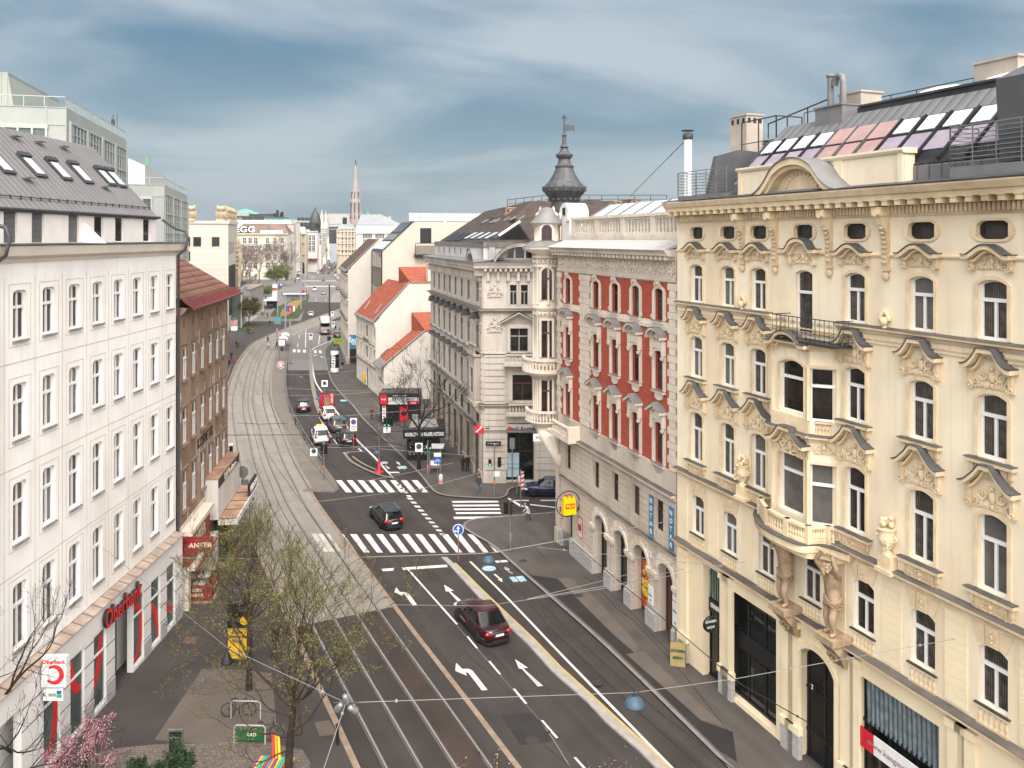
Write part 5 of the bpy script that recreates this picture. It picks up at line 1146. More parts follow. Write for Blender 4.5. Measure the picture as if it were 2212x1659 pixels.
for k in range(12):
 t=k/12;a=p1.lerp(p2,t);b=p3.lerp(p2,t);up=Vector((0,0,.12));mb.ext([tuple(mi@v)for v in(a+up,b+up,b+up*2.6,a+up*2.6)],[tuple(mi@(v+Vector((0,-.25,-.1))))for v in(a+up,b+up,b+up*2.6,a+up*2.6)],0)
 c_=p0.lerp(p2,t);mb.ext([tuple(mi@v)for v in(a+up,c_+up,c_+up*2.6,a+up*2.6)],[tuple(mi@(v+Vector((-.15,-.1,-.1))))for v in(a+up,c_+up,c_+up*2.6,a+up*2.6)],0)
mb.tube([mi@(p1+Vector((0,-.1,.4))),mi@(p2+Vector((0,-.1,.4)))],.14,5,1);mb.build('roof_louvre',[METAL,WFRAME],rf)
for px,pt,w_,d_ in((Zr1(240,0)[0],437,3.6,1.2),(Zr1(740,0)[0],434,4.2,1.2),(Zr1(955,0)[0],437,2.0,1.2),(Zr1(1105,0)[0],433,3.6,1.2),(Zr1(25,0)[0],450,1.2,1.2)):
 Zd=92;q=P(px,pt,Zd);rel_=Vector((q.x-K.A.x,q.y-K.A.y));chimney(K,rel_.dot(K.u),rel_.dot(K.n),24.5,q.z-24.5,w_*.8,d_,CHB,2,rf)
rr=MB()
def KP(px,py,Zd):q=P(px,py,Zd);rel_=Vector((q.x-K.A.x,q.y-K.A.y));return(rel_.dot(K.u),rel_.dot(K.n),q.z)
railing(rr,[KP(1096,450,96),KP(1190,440,90),KP(1300,441,90),KP(1440,441,90)],1.0,2,.03,1.6);rr.build('roof_railing',IRON,rf)
mb=MB();bk=[KP(1060,470,94),KP(1490,470,94),KP(1490,452,98),KP(1090,452,98)];mb.add(bk+[(a,b,20)for a,b,c in bk],[(0,1,2,3),(0,1,5,4)]);mb.build('rear_roof',RTL,rf)
# white bank house on the left
WHW=mat('white render',(.84,.815,.785),.9,.04,.6,bump=.1,bscale=14,spec=.12,dirt=.42,dcol=(.60,.50,.42),streak=True)
JNT=mat('render joint',(.50,.44,.385),.9,.1,2)
SILL=mat('sill stone',(.25,.22,.20),.8,.15,3)
SHW=mat('shop white cladding',(.74,.72,.70),.6,.03,.8,spec=.3,dirt=.12,dcol=(.5,.45,.4))
W=Bld('white_house','white rendered house with rounded window heads and a bank branch at street level','building',G(380,517+1.141*716),G(-350,517+1.141*1446))
WL=W.len
wc=[W.S(x,-.2)for x in(359.8,326.4,289.7,248.6,204.2,155.2,96.8,33.4)];pitch=(wc[-1]-wc[0])/7;wc=[wc[0]+pitch*i for i in range(10)]
rows=((19.9,2.15),(15.6,2.4),(11.1,2.6),(6.5,2.8));ww=1.0
ops=[(c-ww/2,c+ww/2,z,z+h,.2)for c in wc for z,h in rows]
mb=MB();mb.wall(0,WL,5.6,23.3,ops,0,.3);mb.quad((0,-.32,5.6),(WL,-.32,5.6),(WL,-.32,23.3),(0,-.32,23.3));mb.quad((0,0,0),(0,-12,0),(0,-12,23.3),(0,0,23.3));W.part(mb,'wall',WHW)
mb=MB()
for z in(18.9,14.35,9.75):mb.box(0,WL,-.01,.006,z,z+.045)
for i in range(len(wc)-1):
 x=(wc[i]+wc[i+1])/2;mb.box(x-.018,x+.018,-.01,.007,5.7,22.6)
mb.build('render_joints',JNT,W.root)
fr={}
for(z,h)in rows:
 m=MB();t=.27
 for a,b,c,d in((-ww/2-t-.03,-ww/2-t,-.3,h+.28),(ww/2+t,ww/2+t+.03,-.3,h+.28),(-ww/2-t,ww/2+t,h+.25,h+.28),(-ww/2-t,ww/2+t,-.3,-.27)):m.box(a,b,-.01,.008,c,d)
 s=MB();s.box(-ww/2-.06,ww/2+.06,-.2,.10,-.12,-.02)
 fr[h]=[('groove',m.mesh('groove',JNT)),('sill',s.mesh('sill',SILL))]
for c in wc:
 for z,h in rows:window(W,c,z,ww,h,.2,'tmu',WFRAME,.22,fr[h],pick=random.choice((0,1,1,2)))
mb=MB();mb.px([(-.3,23.25),(.05,23.25),(.1,23.4),(.34,23.55),(.40,23.8),(.45,23.98),(-.3,24.0)],-.4,WL,0);mb.px([(-1.8,24.05),(.5,24.0),(.5,24.04),(-1.8,24.1)],-.4,WL,1);W.part(mb,'cornice',[mat('cream cornice',(.70,.63,.54),.9,.04,1,dirt=.3,dcol=(.4,.33,.27)),METAL])
ac=[W.S(Zl1(x,0)[0],-1.4)for x in(920,740,605,440,205,25)];ac+=[ac[-1]+3.5]
zt,zb=25.65,24.05
mb=MB();mb.wall(0.4,WL,zb,zt,[(c-.5,c+.5,zb+.05,zt-.12)for c in ac],-1.1,.2);mb.quad((.4,-1.35,zb),(WL,-1.35,zb),(WL,-1.35,zt),(.4,-1.35,zt));mb.quad((.4,-1.1,zb),(.4,-8,zb),(.4,-8,29),(.4,-1.1,zt));W.part(mb,'attic_wall',mat('attic render',(.80,.75,.70),.9,.04,1))
SHUT=mat('roller blind',(.22,.215,.21),.6,.1,2,kind='wave',a=dict(s=5.5,c2=(.05,.05,.05),dir='Z',d=0,t0=.2,t1=.5,bd=.03))
for i,c in enumerate(ac):
 m=MB();m.box(c-.5,c+.5,-1.26,-1.2,zb+.05,zt-.12);o=W.part(m,'attic_window',WFRAME if i in(0,1,2)else METALG);m=MB();m.quad((c-.44,-1.19,zb+.1),(c+.44,-1.19,zb+.1),(c+.44,-1.19,zt-.18),(c-.44,-1.19,zt-.18));m.build('pane' if i in(0,1,2)else 'blind',GLASS if i in(0,1,2)else SHUT,o)
m=MB();x=W.S(Zl1(575,0)[0],-.8);m.px([(-1.1,24.05),(.1,24.05),(-1.1,25.2)],x-.06,x+.06);W.part(m,'partition_fin',WHW)
ROOFW=mat('grey seam roof',(.185,.172,.172),.55,.07,.6,spec=.45,kind='wave',a=dict(s=.62,c2=(.085,.08,.08),dir='X',d=0,t0=0,t1=.1,bd=.03),dirt=.2)
def wsl(d):return 25.68+(-1.05-d)*1.07
m=MB();m.ext([(.3,-1.0,wsl(-1.0)),(.3,-5.2,wsl(-5.2)),(.3,-9,wsl(-5.2)),(.3,-9,25.5),(.3,-1.0,25.5)],[(WL,-1.0,wsl(-1.0)),(WL,-5.2,wsl(-5.2)),(WL,-9,wsl(-5.2)),(WL,-9,25.5),(WL,-1.0,25.5)]);wr=W.part(m,'roof',ROOFW)
m=MB();m.tube([(.2,-.93,25.62),(WL,-.93,25.62)],.08,6,0);m.build('gutter',METAL,wr)
m=MB();m.tube([(.4,-1.45,wsl(-1.45)+.14),(WL,-1.45,wsl(-1.45)+.14)],.03,4)
for k in range(int(WL/.8)):m.tube([(.5+k*.8,-1.45,wsl(-1.45)),(.5+k*.8,-1.45,wsl(-1.45)+.2)],.035,4)
m.build('snow_guard',METAL,wr)
def wrz(px,py,d0=-2.5):
 d=d0
 for _ in range(25):
  s_,z=W.sz(px,py,d);d+=((-1.05+(25.68-z)/1.07)-d)*.5
 return W.sz(px,py,d)[0],d
for q in([(105,655),(300,810),1],[(285,685),(465,830),1],[(430,708),(600,850),1],[(600,740),(755,865),1],[(665,750),(818,875),1],[(-90,625),(65,785),1]):
 a=wrz(*Zl1(*q[0]));b=wrz(*Zl1(*q[1]));d1,d0=a[1],b[1];xc=(a[0]+b[0])/2;k=Vector((0,1.07,1)).normalized();m=MB()
 def pl(x0,x1,da,db,o0,t,mi):
  A=[Vector((x,d,wsl(d)))+k*o0 for x,d in((x0,da),(x1,da),(x1,db),(x0,db))];m.ext([tuple(v)for v in A],[tuple(v+k*t)for v in A],mi)
 pl(xc-.48,xc+.48,d0,d1,.02,.1,0);pl(xc-.33,xc+.33,d0-.12,d1+.22,.125,.02,1);pl(xc-.5,xc+.5,d1+.16,d1-.02,.1,.14,0)
 m.build('skylight',[METAL,SKYL],wr)
for x,y in((90,545),(245,580),(405,612),(170,815),(675,870)):
 a=wrz(*Zl1(x,y));m=MB();m.box(a[0]-.35,a[0]+.35,a[1],a[1]+.3,wsl(a[1])+.05,wsl(a[1])+.1);m.build('roof_step',METALG,wr)
m=MB();railing(m,[(W.S(205)-.5,-5.3,wsl(-5.2)),(WL,-5.3,wsl(-5.2))],1.35,6,.025,.9);railing(m,[(W.S(205)-.5,-5.3,wsl(-5.2)),(W.S(205)-.5,-8,wsl(-5.2))],1.35,6,.025,.9);m.build('roof_railing',STEEL,wr)
for x,w_ in((W.S(165),1.6),(W.S(60),2.2)):chimney(W,x,-6.6,29.5,1.6,w_,.8,CHM,0,wr)
m=MB();m.tube([(W.S(28),-6.2,29.8),(W.S(28),-6.2,31.3)],.16,8);m.tube([(W.S(40),-6.4,29.8),(W.S(40),-6.4,31.1)],.14,8);m.build('flue_pipe',WFRAME,wr)
m=MB();m.px([(-.05,5.3),(.5,5.3),(.56,5.38),(-.05,5.58)],0,WL,0)
m.build('stone_ledge',mat('weathered ledge',(.36,.28,.225),.9,.2,1.2,kind='wave',a=dict(s=.33,c2=(.12,.09,.07),dir='X',t0=0,t1=.06,d=0,bd=.02),dirt=.4,dcol=(.2,.15,.12)),W.root)
def sp(a,b):return(W.S(Zl3(b,0)[0],.3),W.S(Zl3(a,0)[0],.3))
shops=[sp(1068,1122),sp(966,1025),sp(853,918),sp(593,672),sp(440,530),sp(265,372)];ent=sp(730,850)
so=[(a,b,.35,4.2)for a,b in shops]+[(ent[0],ent[1],0,4.2),(WL-9,WL-6,0,4.2)]
m=MB();m.wall(0,WL,0,5.3,so,.42,.35);m.box(0,WL,-.2,.5,5.28,5.32);m.quad((0,-.6,0),(WL,-.6,0),(WL,-.6,5),(0,-.6,5));m.box(0,.01,-.6,.42,0,5.3);W.part(m,'shop_front',SHW)
m=MB();pv=0
for a,b,c,d in sorted(so):
 if a-pv>.15:
  m=MB()
  for z in(1.15,2.1,3.05,4.0):m.box(pv+.02,a-.02,.42,.428,z,z+.05,1)
  m.box(pv+.03,a-.03,.41,.4245,.0,4.05,2);m.box(pv+.01,a-.01,.42,.46,.0,1.1,0);W.part(m,'pier_base',[mat('grey plinth',(.40,.39,.40),.7,.06),BLACK,SHW])
 pv=b
ORED=mat('red swoosh film',(.60,.025,.03),.35,.05,spec=.5)
sw=[[(-.9,3.9),(-.9,2.0),(-.5,1.2),(.45,.95)],[(.5,-.2),(.2,1.5),(-.4,2.5)],[(-.5,.1),(.1,.5),(.38,1.4),(.40,2.6),(0,3.3),(-.45,3.4)],[(.2,4.0),(.15,2.9),(-.1,1.9),(-.5,1.2)],[(-.45,3.9),(-.3,2.8),(0,2.2),(.45,2.05)],[(-.45,.2),(.2,.9),(.42,2.0),(.3,3.1),(-.1,3.55),(-.45,3.5)]]
for(a,b),cv in zip(shops,sw):
 c=(a+b)/2;m=MB();m.box(a,b,.26,.31,.35,4.2)
 for x0,x1,z0,z1 in((a,a+.07,.35,4.2),(b-.07,b,.35,4.2),(a,b,.35,.45),(a,b,3.05,3.15),(a,b,4.12,4.2)):m.box(x0,x1,.31,.385,z0,z1)
 o=W.part(m,'shop_window',WFRAME);m=MB();m.quad((a+.05,.33,.4),(b-.05,.33,.4),(b-.05,.33,4.15),(a+.05,.33,4.15));m.build('pane',mat('bank glass',(.09,.12,.112),.12,.3,.6,spec=.6),o)
 m=MB();hw=(b-a)/2-.06;pts=cat_rom([(max(-hw,min(hw,-p[0]))+c,.335,.45+p[1]*.92)for p in cv],5);pts=[p for p in pts if .45<p.z<4.1];n=len(pts)
 for i in range(n-1):
  t=i/n;wd=.10+.12*sin(pi*t);d=Vector((pts[i+1].x-pts[i].x,0,pts[i+1].z-pts[i].z)).normalized();nn=Vector((-d.z,0,d.x));t2=(i+1)/n;w2_=.10+.12*sin(pi*t2)
  cl=lambda v:(max(a+.06,min(b-.06,v.x)),v.y,max(.42,min(4.12,v.z)))
  m.ext([cl(v)for v in(pts[i]+nn*wd,pts[i]-nn*wd,pts[i+1]-nn*w2_,pts[i+1]+nn*w2_)],[tuple(Vector(cl(v))+Vector((0,.02,0)))for v in(pts[i]+nn*wd,pts[i]-nn*wd,pts[i+1]-nn*w2_,pts[i+1]+nn*w2_)])
 m.build('red_swoosh',ORED,o)
m=MB();m.box(ent[0],ent[1],-.6,-.5,.1,4.2,0);m.box(ent[0]+.3,ent[1]-.3,-.5,-.46,.15,3,1);o=W.part(m,'bank_entrance',[METALG,SHOPG])
me=text_mesh('Oberbank',1.28,.09,.03,sx=1.12)
L0=(W.S(Zl3(660,0)[0],.5),W.S(Zl3(900,0)[0],.5));bb=[v.co.x for v in me.vertices];k=abs(L0[0]-L0[1])/(max(bb)-min(bb));me.transform(Matrix.Diagonal((k,1,1,1)))
me.materials.clear();me.materials.append(ORED);me.materials.append(BLACK)
for p in me.polygons:p.material_index=0 if p.normal.z>.5 else 1
me.transform(Matrix.Rotation(pi,4,'Z')@Matrix.Rotation(pi/2,4,'X'));o=meshobj('sign_lettering',me,W.root,((L0[0]+L0[1])/2,.6,4.62))
def pipe(B,x,y,z0,z1,name='drain_pipe'):
 m=MB();m.tube([(x,-.9,z1),(x,y-.1,z1-.6),(x,y+.45,z1-.75),(x,y+.62,z1-1.2),(x,y+.45,z1-1.9),(x,y,z1-2.3),(x,y,z0)],.085,6);return B.part(m,name,METAL)
pipe(W,-.08,.12,4.8,25.5);pipe(W,W.S(-3,.3),.14,4.8,25.5)
def facing(B):return-B.rz-pi/2
def blade(B,name,label,s,d0,d1,z0,z1,t,m,cat='sign'):
 """a flat box sign that sticks out of a facade; front looks along the street towards the camera"""
 o=thing(name,label,cat,tuple(B.w(s,0,0)),B.rz);q=MB();q.box(-t/2,t/2,d0,d1,z0,z1);q.tube([(0,-.05,(z0+z1)/2),(0,d0+.05,(z0+z1)/2)],.04,5);q.build('sign_box',m,o);return o
s_=W.S(Zl3(272,0)[0],.45);zA=W.Z(Zl3(330,0)[0],Zl3(0,950)[1],1.0)
o=blade(W,'box_sign','white square bank sign with a red ring jutting over the pavement',s_,.5,1.6,zA-1.35,zA,.28,[WFRAME])
text('Oberbank',.24,mat('signal red'),o,(.145,1.05,zA-.22),rotz=0,bold=.004)
q=MB();R_=.36
for i in range(14):
 a0,a1=-2.4+4.6*i/14,-2.4+4.6*(i+1)/14;w0,w1=.05+.06*sin(pi*i/14),.05+.06*sin(pi*(i+1)/14);f=lambda a,r:(.15,1.05+r*cos(a),zA-.78+r*sin(a))
 q.quad(f(a0,R_-w0),f(a0,R_+w0),f(a1,R_+w1),f(a1,R_-w1))
q.build('red_ring',ORED,o)
q=MB();q.box(-.05,.05,.5,1.42,zA-2.0,zA-1.42);q.build('lower_panel',WFRAME,o);text('K mit',.26,mat('dark lettering'),o,(.06,.82,zA-1.72),rotz=0);q=MB();q.box(.05,.06,1.14,1.36,zA-1.86,zA-1.72,0);q.box(.05,.06,1.14,1.34,zA-1.7,zA-1.55,1);q.build('logo_mark',[mat('logo green',(.05,.42,.12),.5),mat('logo blue',(.02,.12,.5),.5)],o)
# brown weathered house
BRN=mat('sooty brown render',(.25,.165,.115),.95,.22,.45,bump=.25,bscale=9,spec=.1,dirt=.85,dcol=(.40,.31,.24),streak=True)
BRT=mat('brown trim',(.235,.165,.12),.95,.2,1.5,bump=.2,dirt=.4,dcol=(.10,.07,.05))
BTL=mat('russet roof tiles',(.165,.075,.052),.85,.18,1.2,kind='wave',a=dict(s=.85,c2=(.06,.028,.02),dir='Z',d=.4,t0=0,t1=.28,bd=.06),dirt=.3,dcol=(.12,.085,.06))
B=Bld('brown_house','soot stained brown house with patched plaster and a russet tiled roof','building',G(492,1324-1.66*104),G(386,1326))
BL=B.len
bc_=[B.S(Zl2(x,0)[0],-.1)for x in(1438,1397,1352,1300,1243,1183)]
brows=((14.95,2.15),(10.7,2.3),(6.3,2.55))
ops=[(c-.5,c+.5,z,z+h)for c in bc_ for z,h in brows]+[(c-.25,c+.25,18.4,18.95)for c in bc_]
m=MB();m.wall(0,BL,5.0,19.4,ops,0,.25);m.quad((0,-.28,5),(BL,-.28,5),(BL,-.28,19.4),(0,-.28,19.4));m.quad((0,0,0),(0,-10,0),(0,-10,19.4),(0,0,19.4));B.part(m,'wall',BRN)
be={}
for z,h in brows:
 s=surround(1.0,h,0,.2,.06);s.box(-.75,.75,-.02,.16,h+.2,h+.3);s2_=MB();s2_.box(-.62,.62,-.1,.2,-.14,-.02);be[h]=[('surround',s.mesh('surround',BRT)),('sill',s2_.mesh('sill',BRT))]
for c in bc_:
 for z,h in brows:window(B,c,z,1.0,h,0,'tm',WFRAME,.08,be[h],pick=random.choice((0,1,2)))
m=MB();m.px([(-.2,19.2),(.1,19.25),(.35,19.5),(.5,19.75),(-.2,19.8)],-.3,BL);B.part(m,'cornice',BRT)
pk=mat('bare plaster',(.52,.46,.40),.95,.1,3);Rn=random.Random(3)
m=MB()
for i in range(26):
 c=Rn.choice(bc_)+Rn.choice((-.85,.85,.75,-.7));z=Rn.choice((18.3,17.8,14.2,13.8,9.9,9.5,5.9));L_=Rn.uniform(.6,2.0);pts=[(c+Rn.uniform(-.08,.08),0,z-L_*k/5)for k in range(6)]
 for k in range(5):
  w_=Rn.uniform(.06,.20);m.quad((pts[k][0]-w_,.006,pts[k][2]),(pts[k][0]+w_,.006,pts[k][2]),(pts[k+1][0]+w_*.8,.006,pts[k+1][2]),(pts[k+1][0]-w_*.8,.006,pts[k+1][2]))
m.build('plaster_patches',pk,B.root)
text('KOSMETIK',1.0,mat('faded lettering',(.05,.035,.03),.9),B.root,((B.S(Zl2(1268,0)[0])+B.S(Zl2(1385,0)[0]))/2,.04,9.75),rotz=pi/2,sx=.95)
m=MB();E=[(-.8,.95,19.72),(BL,.95,19.72),(BL,-4.8,24.2),(4.6,-4.8,24.2),(-.8,-10.5,19.72),(BL,-10.5,19.72)];m.add(E,[(0,1,2,3),(0,3,4),(3,2,5,4)]);br=B.part(m,'roof',BTL)
m=MB();m.ext([(-.8,.95,19.68),(BL,.95,19.68),(BL,.35,20.13),(-.55,.35,20.13)],[(-.8,.95,19.76),(BL,.95,19.76),(BL,.35,20.26),(-.55,.35,20.26)],0)
for k in range(24):x=-.7+(BL+.6)*k/23;m.ext([(x-.03,.95,19.74),(x+.03,.95,19.74),(x+.03,.35,20.24),(x-.03,.35,20.24)],[(x-.03,.95,19.84),(x+.03,.95,19.84),(x+.03,.35,20.34),(x-.03,.35,20.34)],0)
m.tube([(-.8,1.0,19.72),(BL,1.0,19.72)],.1,6,0);m.build('eaves_sheet',mat('red sheet',(.13,.03,.027),.5,.15,2,spec=.4,dirt=.3,dcol=(.12,.03,.025)),br)
m=MB();x=B.S(Zl2(1258,0)[0],-1.5);m.ext([(x-.35,-1.2,21.15),(x+.35,-1.2,21.15),(x+.35,-2.3,21.95),(x-.35,-2.3,21.95)],[(x-.35,-1.2,21.3),(x+.35,-1.2,21.3),(x+.35,-2.3,22.1),(x-.35,-2.3,22.1)]);m.build('skylight',METALG,br)
m=MB();m.box(0,BL,-.3,.02,0,5.0);m.box(0,BL,-.02,.08,3.6,6.05-.6);B.part(m,'ground_floor',mat('stained white render',(.55,.52,.49),.9,.06,.7,dirt=.4,dcol=(.32,.26,.22),streak=True))
ARED=mat('bakery red',(.23,.012,.02),.5,.08,1,spec=.4);ACRM=mat('bakery cream',(.62,.54,.44),.8,.04,1,dirt=.15)
s0,s1=BL-6.0,BL-.05
m=MB();m.box(s0,s1,.0,.55,3.0,5.0,0);m.box(s0,s1,.0,.85,4.95,5.25,1);m.box(s0,s1,.0,1.0,2.7,2.95,1);m.box(s1-.55,s1,0,.6,0,2.75,1);m.box(s0,s0+.8,0,.6,0,2.75,1);m.box(s0+.8,s1-.55,0,.1,0,2.75,2);o=B.part(m,'bakery_front',[ARED,ACRM,SHOPG])
text('ANKER',1.0,ACRM,o,((s0+s1)/2,.57,4.0),rotz=pi/2,bold=.03)
m=MB();m.ext([(s0,.5,3.0),(s1,.5,3.0),(s1-.3,1.1,2.6),(s0,1.1,2.6)],[(s0,.5,3.05),(s1,.5,3.05),(s1-.3,1.1,2.65),(s0,1.1,2.65)]);m.build('awning',ARED,o)
o=blade(B,'shop_sign','dark red bakery sign box with cream lettering over the pavement',BL+.02,.6,2.15,3.95,4.9,.25,[ARED])
text('ANKER',.42,ACRM,o,(.13,1.38,4.42),rotz=0,bold=.014);q=MB()
for y in(.76,2.0):
 for k in range(3):
  q.ball((.13,y-.06+.06*k,4.46),.02,.04,.03,5,4);q.ball((.13,y-.06+.06*k,4.38),.02,.04,.03,5,4)
q.build('wheat_ear',ACRM,o)
RUST=mat('rusty sheet',(.33,.21,.145),.8,.25,.9,dirt=.7,dcol=(.20,.075,.035));CRM2=mat('stained cream panel',(.60,.57,.53),.7,.04,.8,dirt=.4,dcol=(.4,.3,.22),streak=True)
r0,r1=.1,s0-.8
m=MB();m.box(r0,r1,0,.95,3.7,6.6,0);m.box(r0,r1,0,.97,6.6,6.72,1);m.box(r0+.3,r1,.95,1.0,6.0,6.62,2);o=B.part(m,'shop_fascia',[CRM2,RUST,mat('dark lettering band',(.05,.04,.035),.8)])
text('Café Konditorei',.75,ACRM,o,((r0+r1)/2,1.02,6.3),rotz=pi/2,sx=.8)
m=MB();m.box(r0-.6,r1,1.0,2.3,3.55,3.75,0)
for k in range(5):x=r0-.6+(r1-r0+.6)*k/4;m.box(x-.03,x+.03,1.0,2.3,3.75,3.80,1)
m.box(r0-.6,r1,2.26,2.36,3.4,3.82,2);m.box(r1-.06,r1+.02,.95,2.36,3.3,3.8,2);B.part(m,'canopy',[RUST,mat('rust rib',(.16,.07,.04),.9,.2),CRM2])
m=MB();m.box(r0,r1-.3,.2,1.6,.2,2.7,0);m.box(r0-.1,r1-.2,.2,1.75,.05,.5,1);m.box(r0,r1-.3,.2,1.62,2.5,2.6,1);B.part(m,'display_window',[SHOPG,RUST])
m=MB();m.px([(.02,0),(.9,0),(.9,2.8),(.02,2.8)],r1-.3,r1+.2);B.part(m,'shop_pier',CRM2)
o=thing('canopy_sign','black letter board standing on the rusty shop canopy','sign',tuple(B.w(1.2,2.2,3.8)),B.rz);q=MB();q.box(-1.3,1.5,-.1,.1,.02,.95);q.build('board',BLACK,o);text('RUDOLF',.72,mat('white lettering'),o,(.1,.11,.48),rotz=pi/2,sx=.95)
# low houses with orange roofs, fire walls
OTL=mat('orange roof tiles',(.27,.07,.038),.85,.16,1.2,kind='wave',a=dict(s=1.05,c2=(.22,.05,.03),dir='Z',d=.5,t0=0,t1=.22,bd=.05),dirt=.2,dcol=(.25,.09,.05))
GBL=mat('fire wall render',(.56,.515,.465),.92,.04,.4,bump=.1,bscale=8,spec=.1,dirt=.28,dcol=(.45,.37,.30),streak=True)
GBC=mat('cream fire wall',(.50,.445,.38),.92,.03,.3,spec=.1,dirt=.22,dcol=(.45,.36,.27),streak=True)
GUT=mat('zinc flashing',(.21,.205,.205),.5,.15,2,spec=.4)
def gable_house(name,label,pa,pb,depth,eave,ridge,wallm,roofm,right_ext=0.0):
 """street facade from near corner pa to far corner pb, gable wall at the near end facing the camera"""
 b=Bld(name,label,'building',pa,pb);L_=b.len
 m=MB();pts=[(0,0),(0,eave),(-depth,ridge),(-depth-right_ext,ridge),(-depth-right_ext,0)]
 m.add([(0,y,z)for y,z in pts],[tuple(range(len(pts)))]);b.part(m,'gable_wall',GBL);m=MB();m.add([(L_,y,z)for y,z in pts],[tuple(range(len(pts)))]);b.part(m,'rear_gable_wall',GBL)
 m=MB();m.ext([(.12,.35,eave-.2),(.12,-depth,ridge),(.12,-depth-5,ridge-4.0),(.12,-depth-5,eave-.2)],[(L_+.1,.35,eave-.2),(L_+.1,-depth,ridge),(L_+.1,-depth-5,ridge-4.0),(L_+.1,-depth-5,eave-.2)]);rf=b.part(m,'roof',roofm)
 v=Vector((-depth-.35,ridge-eave+.2)).normalized();nn=Vector((-v.y,v.x))*-1
 m=MB();m.ext([(-.12,.4,eave-.12),(-.12,-depth,ridge+.12),(-.12,-depth,ridge+.30),(-.12,.4,eave+.06)],[(.35,.4,eave-.12),(.35,-depth,ridge+.12),(.35,-depth,ridge+.30),(.35,.4,eave+.06)]);m.build('verge',GUT,rf)
 m=MB();m.ext([(-.1,.55,eave-.42),(L_,.55,eave-.42),(L_,-.55,eave+.42),(-.1,-.55,eave+.42)],[(-.1,.55,eave-.32),(L_,.55,eave-.32),(L_,-.55,eave+.55),(-.1,-.55,eave+.55)]);m.build('eaves_sheet',METALG,rf)
 return b,rf
ha=G(812.5,852)
H1,h1r=gable_house('old_house','old white house with an orange tiled roof and ornate stucco facade',ha,G(770.8,816.3),5.3,11.5,17.2,GBL,OTL,8)
L1=H1.len
wx=[H1.S(Zo2(x,0)[0],-.1)for x in(510,470,412,344,300)];wz=((8.2,1.9),(4.7,2.0));ops=[(c-(.8 if i==2 else .42),c+(.8 if i==2 else .42),z,z+h)for i,c in enumerate(wx)for z,h in wz]+[(c-.4,c+.4,.9,2.9,.15)for i,c in enumerate(wx)if i!=2]+[(wx[2]-.8,wx[2]+.8,.05,3.2)]
m=MB();m.wall(0,L1,0,11.2,ops,.03,.25);m.quad((0,-.25,0),(L1,-.25,0),(L1,-.25,11.2),(0,-.25,11.2));H1.part(m,'wall',mat('stucco white',(.72,.67,.60),.9,.05,.8,dirt=.4,dcol=(.36,.28,.21),streak=True))
m=MB();ledge(m,0,L1,3.9,.25,.2);ledge(m,0,L1,7.3,.15,.15);m.px([(0,10.4),(.1,10.4),(.3,11.0),(.35,11.2),(0,11.2)],0,L1,0)
for i in range(int(L1/.3)):m.box(.1+i*.3,.22+i*.3,.0,.22,10.55,10.85,0)
for z in[4.2+.45*k for k in range(15)]:m.box(.05,.5,0,.1,z,z+.25,0);m.box(L1-.5,L1-.05,0,.1,z,z+.25,0)
H1.part(m,'string_course',[RST,LEDG])
for i,c in enumerate(wx):
 for z,h in wz:
  w_=1.6 if i==2 else .84;s=surround(w_,h,0,.14,.08);s.box(-w_/2-.2,w_/2+.2,0,.16,-.18,-.04)
  if z<6:s.box(-w_/2-.25,w_/2+.25,0,.25,h+.22,h+.36);s.box(-w_/2,w_/2,0,.1,-.6,-.2)
  window(H1,c,z,w_,h,0,'tm' if w_<1 else 'tmu',DFRAME,.14,[('surround',s.mesh('surround',RST))],pick=0)
 if i!=2:window(H1,c,.9,.8,2.0,.15,'tm',GFRAME,.14,pick=0)
m=MB();m.box(wx[2]-.8,wx[2]+.8,-.2,-.14,.05,3.2);H1.part(m,'doorway',BLACK)
text('Hotel Goldenes Lamm',.62,mat('dark lettering'),H1.root,(L1*.5,.06,7.65),rotz=pi/2,sx=.8)
def on_roof(b,rf,V,pts,l,w_,name='skylight',m_=STEEL):
 for(x,y),(x2,y2)in pts:
  A=proj_b(b,*V(x,y));B_=proj_b(b,*V(x2,y2));q=MB();q.tube([A+Vector((0,.12,.12)),B_+Vector((0,.12,.12))],w_,4);q.build(name,m_,rf)
def proj_b(b,px,py,e=11.5,rg=17.2,dp=5.3):
 d=-2.0
 for _ in range(30):
  s_,z=b.sz(px,py,d);d+=((-(z-e)/(rg-e)*dp)-d)*.5
 s_,z=b.sz(px,py,d);return Vector((s_,d,z))
on_roof(H1,h1r,Zo,[((440,1388),(520,1280)),((580,1440),(670,1320))],1,.12)
m=MB();z0=17.2
m.ext([(.1,-5.6,17.25),(.1,-14,17.25),(6.0,-14,19.6),(6.0,-5.0,19.6)],[(.1,-5.6,17.0),(.1,-14,17.0),(6.0,-14,17.0),(6.0,-5.0,17.0)]);H1.part(m,'wing_roof',OTL)
m=MB();m.box(-.12,.3,-14,-5.5,17.2,17.5);H1.part(m,'wall_coping',mat('brick coping',(.26,.16,.11),.9,.2,3))
chimney(H1,.9,H1.n.x*0-9.0,17.2,3.0,1.0,1.1,GBL,0)
H2,h2r=gable_house('old_house','low white house with a steep orange roof beside the bank corner',G(829,870),ha,6.2,5.3,10.2,GBL,OTL,9)
on_roof(H2,h2r,Zo2,[],1,.1)
A=[proj_b(H2,*Zo2(*q),5.3,10.2,6.2)for q in((590,890),(690,800))];q=MB();q.tube([v+Vector((0,.1,.15))for v in A],.16,4);q.build('skylight',STEEL,h2r)
